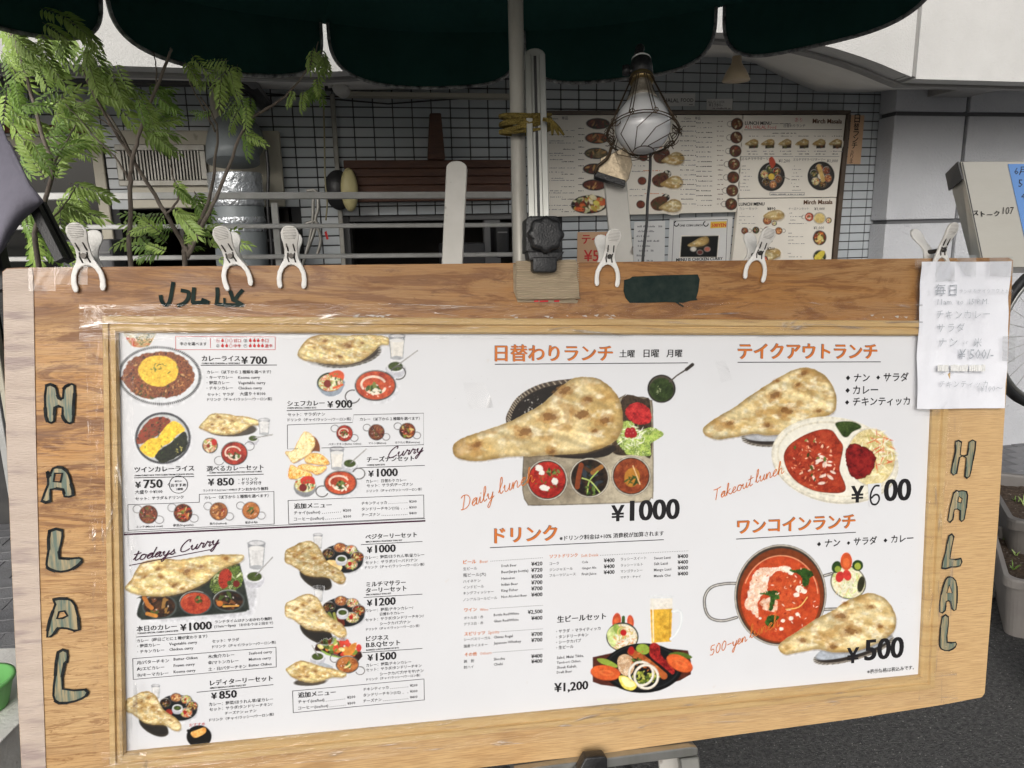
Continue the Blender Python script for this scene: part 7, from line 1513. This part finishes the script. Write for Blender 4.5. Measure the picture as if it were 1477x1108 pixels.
# ---- grey cloth on black bars at the left edge
M['cloth'] = mat('grey_purple_cloth', (.21,.20,.25,1), .85, var=(.165,.16,.20,1), scale=7, bump=2, bscale=16)
gc = empty('folding_seat', at(20,420,1.6), 'grey cloth stretched on black square bars at the left edge', 'folding chair')
qq = [[(-60,120),(-20,155),(0,172),(12,205)],[(-60,200),(-10,220),(18,235),(42,268)],[(-60,270),(-12,270),(20,275),(60,290)],[(-60,330),(-10,318),(14,312),(50,300)],[(-60,400),(-20,385),(2,360),(28,318)]]
def gf(a, b):
    i = b*4; i0 = min(int(i),3); f = i-i0; j = a*3; j0 = min(int(j),2); h = j-j0
    p = [[Vector(qq[i0+m][j0+n]) for n in (0,1)] for m in (0,1)]; v = p[0][0].lerp(p[0][1], h).lerp(p[1][0].lerp(p[1][1], h), f); return at(v.x, v.y, 1.58+.04*math.sin(a*4+b*3))
g = MB(); g.grid(gf, 24, 24); o = g.obj('cloth', M['cloth'], gc); md_ = o.modifiers.new('t', 'SOLIDIFY'); md_.thickness = .004
g = MB(); g.tube([gf(1, i/24) for i in range(25)], .004, 6); g.tube([gf(i/24, 1) for i in range(25)], .004, 6); g.obj('hem', M['cloth'], gc)
def sqbar(a, b, w_): g = MB(); bar_between(g, a, b, rt, w_, w_); return g
sqbar(at(90,377,1.60), at(48,293,1.60), .022).obj('frame_bar', M['black'], gc, bevel=.002); sqbar(at(101,377,1.64), at(58,293,1.64), .020).obj('frame_bar', M['black'], gc, bevel=.002); sqbar(at(8,420,1.6), at(-8,350,1.6), .03).obj('frame_bar', M['black'], gc, bevel=.002)
sqbar(Vector((at(8,420,1.6).x, at(8,420,1.6).y, .02)), at(8,420,1.6), .025).obj('leg', M['black'], gc, bevel=.002)

# ---- green basin and white box behind the board's left edge
M['lime'] = mat('bright_green_plastic', (.16,.46,.13,1), .35); P0 = at(-12, 1000, 1.3)
gb = empty('plastic_basin', (P0.x, P0.y, P0.z-.05), 'bright green plastic basin behind the board at lower left', 'basin')
g = MB(); g.lathe([(.001,-.05),(.040,-.05),(.054,.0),(.058,.001),(.058,.005),(.051,.005),(.038,-.044),(.001,-.044)], c=(P0.x-.045, P0.y+.03, P0.z), seg=32); g.obj('bowl', M['lime'], gb)
wbx = empty('storage_box', (P0.x-.12, P0.y+.1, 0), 'white plastic storage box under the green basin', 'box')
g = MB(); z1 = P0.z-.055; g.hexa([(P0.x-.40,P0.y-.10,.03),(P0.x+.02,P0.y-.10,.03),(P0.x+.02,P0.y+.2,.03),(P0.x-.40,P0.y+.2,.03)], [(P0.x-.42,P0.y-.12,z1),(P0.x+.04,P0.y-.12,z1),(P0.x+.04,P0.y+.22,z1),(P0.x-.42,P0.y+.22,z1)]); g.obj('box_body', M['clip'], wbx, bevel=.01, seg=2)
g = MB(); g.box((P0.x-.43,P0.y-.13,z1+.001), (P0.x+.05,P0.y+.23,z1+.004)); g.obj('lid', M['clip'], wbx, bevel=.001)

# ---- planters on the right
M['taupe'] = mat('taupe_planter_plastic', (.40,.37,.345,1), .5, var=(.35,.32,.30,1), scale=6, bump=.3, bscale=90); M['brownp'] = mat('dark_brown_planter', (.17,.155,.145,1), .5, var=(.13,.12,.11,1), scale=6)
M['soil'] = mat('potting_soil', (.045,.028,.018,1), .95, var=(.11,.075,.05,1), scale=60, spots=(.28,.24,.2,1), sscale=90, slo=.62, shi=.68, bump=3, bscale=80)
M['leafg'] = mat('leaf_green', (.29,.43,.09,1), .42, var=(.36,.50,.13,1), scale=7, spec=.4); M['leafd'] = mat('leaf_deep_green', (.15,.26,.045,1), .42, var=(.20,.33,.07,1), scale=7, spec=.4); M['leafy'] = mat('young_leaf', (.42,.56,.17,1), .42, var=(.30,.46,.11,1), scale=7, spec=.4)
def planter(c, L_, W_, H_, ang, m, lab, seed):
    e_ = empty('planter_box', c, lab, 'planter'); r = random.Random(seed); ex, ey = Vector((math.cos(ang), math.sin(ang), 0)), Vector((-math.sin(ang), math.cos(ang), 0))
    def rr(l, w_, z, rad=.035, n=5):
        P = []
        for sx, sy, a0 in ((1,1,0),(-1,1,1),(-1,-1,2),(1,-1,3)):
            for k in range(n+1): a = (a0+k/n)*math.pi/2; P.append(c+ex*(sx*(l/2-rad)+rad*math.cos(a))+ey*(sy*(w_/2-rad)+rad*math.sin(a))+Vector((0,0,z)))
        return P
    lv_ = [(L_*.86,W_*.80,.004),(L_*.86,W_*.80,.0),(L_*.955,W_*.93,H_*.84),(L_*1.0,W_*1.0,H_*.845),(L_*1.03,W_*1.05,H_*.86),(L_*1.03,W_*1.05,H_*.97),(L_*1.02,W_*1.03,H_),(L_*.95,W_*.90,H_),(L_*.94,W_*.88,H_*.97),(L_*.92,W_*.84,H_*.80)]
    rows_ = [rr(*q_) for q_ in lv_]; n = len(rows_[0]); g = MB(); g.add([p for r_ in rows_ for p in r_], [(i*n+k, i*n+(k+1)%n, (i+1)*n+(k+1)%n, (i+1)*n+k) for i in range(len(rows_)-1) for k in range(n)]+[tuple(range(n))[::-1]]); g.obj('trough', M[m], e_)
    g = MB()
    for s_ in range(-6, 7):
        p0 = c+ex*(s_*L_*.065)-ey*(W_*.475)+Vector((0,0,H_*.80)); p1 = c+ex*(s_*L_*.06)-ey*(W_*.41)+Vector((0,0,H_*.05)); g.tube([p0,p1], .004, 5)
    g.obj('moulded_ribs', M[m], e_, kind='stuff')
    g = MB(); wv = [c+ex*(x_*L_*.08)-ey*(W_*.530)+Vector((0,0,H_*.915+.006*math.sin(x_*4))) for x_ in [i*.12-1 for i in range(40)]]; g.tube(wv, .0022, 5); g.obj('wave_ornament', M[m], e_)
    g = MB(); g.grid(lambda a, b: c+ex*(L_*.92*(a-.5))+ey*(W_*.84*(b-.5))+Vector((0,0,H_*.80+.02*float(fbm(np.array(a*14.),np.array(b*7.),seed,4)))), 40, 20); so_ = g.obj('soil', M['soil'], e_)
    for k in range(9):
        p = c+ex*r.uniform(-.42,.42)*L_+ey*r.uniform(-.35,.35)*W_+Vector((0,0,H_*.81)); g = MB()
        for j in range(r.randint(3,6)):
            a = r.random()*6.28; d = Vector((math.cos(a), math.sin(a), 0)); h_ = r.uniform(.015,.05); w_ = Vector((-d.y,d.x,0))*r.uniform(.002,.006); t = p+d*h_*.7+Vector((0,0,h_)); m2_ = p+d*h_*.25+Vector((0,0,h_*.6)); g.add([p, m2_-w_, t, m2_+w_], [(0,1,2,3)])
        g.obj('seedling', M[r.choice(['leafg','leafd','leafy'])], e_)
pA = ground(1432, 905); planter(Vector((pA.x+.20, pA.y+.10, 0.0)), .52, .24, .24, R(62), 'taupe', 'pale taupe planter with a wavy rim, nearest the board', 2)
planter(Vector((pA.x+.42, pA.y+.42, .048)), .62, .30, .30, R(66), 'brownp', 'dark brown planter with soil and weeds behind the pale one', 5)

# ---- bicycle behind the sheet on the right
bi = empty('bicycle', ground(1520, 650), 'black bicycle parked behind the steel terminal at the right edge', 'bicycle')
wc = at(1521, 482, 2.75); wu = Vector((1,.25,0)).normalized(); RW = .33; wc.z = max(wc.z, .36)
wc = at(1521, 482, 2.75); RW = (ray(1521,482)*2.75).length*0+105*2.75/F
def wheel(c0):
    o = []; cir = lambda r_, n=48: [c0+wu*r_*math.cos(2*math.pi*i/n)+Vector((0,0,r_*math.sin(2*math.pi*i/n))) for i in range(n)]
    wh = empty('wheel', (0,0,0)); ORG[wh.name] = ORG[bi.name]; wh.parent = bi
    g = MB(); g.tube(cir(RW), .017, 8, closed=True); g.obj('tyre', M['black'], wh); g = MB(); g.tube(cir(RW-.022), .010, 8, closed=True); g.obj('rim', M['alu'], wh)
    for k in range(28): a = 2*math.pi*k/28; g = MB(); g.tube([c0+wu*.02*math.cos(a+1), c0+wu*(RW-.03)*math.cos(a)+Vector((0,0,(RW-.03)*math.sin(a)))], .0011, 4); g.obj('spoke', M['alu'], wh)
    g = MB(); s_ = wu.cross(Vector((0,0,1))); g.tube([c0-s_*.05, c0+s_*.05], .018, 10); g.obj('hub', M['alu'], wh)
w2 = wc+wu*1.02; wheel(wc); wheel(w2)
def ft_(pts, r_, nm, m='black'): g = MB(); g.tube(pts, r_, 8); g.obj(nm, M[m], bi)
hd = wc+wu*.14+Vector((0,0,.42)); bb = wc+wu*.56+Vector((0,0,-.05)); sp_ = wc+wu*.74+Vector((0,0,.45))
ft_([wc, hd, hd+Vector((0,0,.14))-wu*.03], .014, 'fork'); ft_([hd, bb], .018, 'down_tube'); ft_([hd+Vector((0,0,-.02)), sp_-Vector((0,0,.12))], .014, 'top_tube'); ft_([bb, sp_, sp_+Vector((0,0,.1))], .016, 'seat_tube'); ft_([bb, w2], .011, 'chain_stay'); ft_([sp_-Vector((0,0,.1)), w2], .010, 'seat_stay')
g = MB(); g.box((sp_.x-.12, sp_.y-.06, sp_.z+.10), (sp_.x+.12, sp_.y+.06, sp_.z+.14)); g.obj('saddle', M['black'], bi, bevel=.02, seg=3)
s_ = wu.cross(Vector((0,0,1))); h0 = hd+Vector((0,0,.15))-wu*.03; ft_([h0-s_*.25+wu*.12, h0-s_*.1, h0+s_*.1, h0+s_*.25+wu*.12], .012, 'handlebar')
off_ = min(0, 0)
zmin = wc.z-RW-.017
for o in [bi]+[]: pass
bi.location.z -= zmin-.052+0 if False else 0

# ================================================================== SHRUBS
M['bark'] = mat('grey_brown_bark', (.17,.135,.11,1), .85, var=(.28,.24,.20,1), scale=16, stretch=(1,1,.4), bump=2, bscale=50)
def frond(seed, n=9, wl_=.32):
    r = random.Random(seed); g = MB(); pts = [(t, 0, -.16*t*t) for t in [i/8 for i in range(9)]]; g.cm = 1; g.tube(pts, [.010-.008*i/8 for i in range(9)], 4); g.cm = 0
    for k in range(n):
        t = .12+.86*k/(n-1)
        for s in (-1, 1):
            if k == n-1 and s == 1: continue
            L_ = wl_*(1-.55*abs(t-.45)**1.1)*r.uniform(.85,1.1); an = R(62-28*t+r.uniform(-6,6))*s
            if k == n-1: an = R(r.uniform(-8,8))
            d = Vector((math.cos(an), math.sin(an), -.25-r.uniform(0,.25))).normalized(); b = Vector((t, 0, -.16*t*t)); w_ = Vector((-d.y, d.x, 0)).normalized()*L_*.16
            lift = Vector((0,0,L_*.05)); tip = b+d*L_+Vector((0,0,-L_*.18)); m1 = b+d*L_*.35+Vector((0,0,L_*.02)); m2 = b+d*L_*.7-Vector((0,0,L_*.05))
            g.add([b, m1-w_+lift, m1, m1+w_+lift, m2-w_*.8+lift, m2, m2+w_*.8+lift, tip], [(0,1,2),(0,2,3),(1,4,5,2),(2,5,6,3),(4,7,5),(5,7,6)])
    return g
FR = {}
for key, m in (('g','leafg'),('d','leafd'),('y','leafy')): FR[key] = [frond(i, 7+i, .36).mesh('leaf', [M[m], M['bark']]) for i in range(3)]
def shrub(base, stems, clusters, lab, seed):
    r = random.Random(seed); e_ = empty('shrub', base, lab, 'shrub', 'feathery leaved shrubs behind the board'); del e_['group']
    for st, r0, r1 in stems:
        pts = smooth_pts(st, 5); P = [at(x, y, d) for x, y, d in pts]; n = len(P); r2 = random.Random(7); P = [p+Vector((r2.uniform(-.002,.002),0,0)) for p in P]
        g = MB(); g.tube(P, [(r0+(r1-r0)*i/(n-1))*.78 for i in range(n)], 8); g.obj('trunk' if r0 > .009 else 'branch', M['bark'], e_)
    for cx, cy, rad, n, ln_, ang, keys in clusters:
        for k in range(max(2, int(n*.95+.5))):
            a = r.random()*6.28; q = math.sqrt(r.random())*rad; d = r.uniform(1.78, 2.15); p = at(cx+q*math.cos(a), cy+q*math.sin(a), d); th = math.radians(ang+r.uniform(-38,38) if ang is not None else r.uniform(0,360))
            dr = (rt*math.cos(th)+up*math.sin(th)+fw*r.uniform(-.45,.45)).normalized(); zz = (Vector((0,0,1))*.45-fw*.8+rt*r.uniform(-.5,.5)); zz = (zz-dr*zz.dot(dr)).normalized(); yy = zz.cross(dr)
            s_ = ln_*d/F*r.uniform(.5,.9); o = link_obj('leaf', r.choice(FR[r.choice(keys)]), e_); pl_ = p-ORG[e_.name]
            o.matrix_local = Matrix(((dr.x*s_,yy.x*s_,zz.x*s_,pl_.x),(dr.y*s_,yy.y*s_,zz.y*s_,pl_.y),(dr.z*s_,yy.z*s_,zz.z*s_,pl_.z),(0,0,0,1)))
D0 = 1.95
def gb_(x, y, d): p = at(x, y, d); return Vector((p.x, p.y, 0))
def down(x, y, d):
    p = at(x, y, d); q = [(x, y, d)]; X, Y = proj(Vector((p.x, p.y, .03))); dd = (Vector((p.x,p.y,.03))-CAM).dot(fw); return [((X*.5+x*.5), (Y*.5+y*.5), (dd+d)/2), (X, Y, dd)]
b1_ = down(268, 385, D0)[::-1]
shrub(gb_(268,385,D0), [
    (b1_+[(268,385,D0),(270,366,D0),(240,310,D0),(195,235,1.93),(160,180,1.9),(128,120,1.88),(118,95,1.88)], .011, .0035),
    ([(268,372,D0),(282,335,1.96),(303,285,2.0),(311,225,2.02),(312,180,2.0),(290,140,2.0)], .0085, .003),
    ([(270,372,D0),(290,330,1.92),(318,272,1.9),(345,200,1.88),(358,172,1.87)], .0085, .0035),
    ([(347,198,1.88),(362,172,1.88),(400,148,1.87),(420,130,1.86),(448,92,1.85),(460,60,1.85)], .006, .002),
    ([(190,222,1.93),(150,160,1.95),(90,142,1.98)], .005, .002), ([(195,235,1.93),(170,190,1.85),(120,158,1.8)], .004, .0015), ([(311,190,2.0),(296,160,2.0),(275,120,2.0),(272,95,2.0)], .004,.0015), ([(240,310,D0),(258,285,1.9),(250,255,1.88),(246,238,1.86)], .004, .0018)],
    [(155,130,16,6,62,-20,'gy'),(130,165,18,5,60,190,'gy'),(205,182,14,4,62,10,'yg'),(250,262,8,3,55,-60,'dg'),(278,282,8,3,58,-40,'d'),(222,318,20,6,60,190,'gd'),(255,305,10,4,58,-20,'yg'),(300,355,25,6,56,20,'gy'),(225,352,22,8,55,160,'gd'),(250,345,22,6,55,None,'dg'),(340,110,20,8,52,250,'gy'),(352,140,16,6,48,260,'gd'),(322,98,18,5,52,210,'y'),(358,190,10,4,50,-60,'gd'),(300,165,10,2,42,200,'d'),(272,85,8,3,45,-80,'yg'),(458,75,10,7,45,260,'gy'),(462,115,10,5,45,250,'gd'),(430,130,8,2,40,230,'g'),(210,140,22,5,55,-20,'d')],
    'tall shrub with forked stems and feathery leaves in front of the air vent', 3)
b2_ = down(190, 385, 1.86)[::-1]
shrub(gb_(190,385,1.86), [(b2_+[(190,385,1.86),(188,330,1.86),(188,260,1.86),(193,225,1.86),(205,180,1.86),(225,130,1.86),(244,80,1.86),(247,70,1.86)], .0095, .004), ([(225,130,1.86),(226,100,1.86),(222,75,1.86)], .003, .0015),([(188,262,1.86),(165,225,1.85),(140,200,1.84),(95,150,1.82)], .004,.0015)],
    [(150,70,26,7,66,260,'gy'),(110,60,24,6,66,230,'gy'),(140,110,24,6,66,-70,'g'),(205,190,12,5,60,-10,'y'),(205,130,14,3,60,-60,'gd'),(95,120,18,4,62,250,'gd')],
    'slender single stemmed shrub just left of the forked one', 5)
b3_ = down(58, 390, 1.8)[::-1]
shrub(gb_(58,390,1.8), [(b3_+[(58,390,1.8),(52,330,1.82),(75,250,1.85),(60,190,1.88),(35,100,1.9),(12,30,1.9),(5,-30,1.9)], .010, .004), ([(20,55,1.9),(40,85,1.9),(66,96,1.9)], .004, .002),([(70,250,1.85),(90,215,1.84),(110,180,1.83)], .004,.002),([(60,330,1.82),(90,300,1.8),(110,270,1.8)],.004,.0015)],
    [(12,20,26,9,66,-60,'gy'),(15,65,24,8,66,-50,'gy'),(25,115,24,9,66,None,'gd'),(55,75,26,8,66,-30,'gy'),(75,30,26,8,66,-60,'g'),(20,160,20,6,66,-40,'gd'),(80,165,16,5,62,20,'dg'),(100,165,14,4,66,10,'yg'),(72,205,16,6,66,40,'d'),(110,205,14,5,66,15,'yg'),(75,255,14,6,72,80,'g'),(95,270,12,5,66,-15,'gy'),(80,300,14,6,66,-40,'g'),(55,340,16,5,60,-60,'gd'),(30,310,16,4,60,-50,'d'),(78,345,12,4,56,-55,'dg'),(35,220,18,5,60,-20,'d')],
    'dense feathery shrub at the left edge above the grey cloth', 8)
# tidy: the helper text object is not part of the place
bpy.data.objects.remove(_to)
bpy.context.view_layer.update()
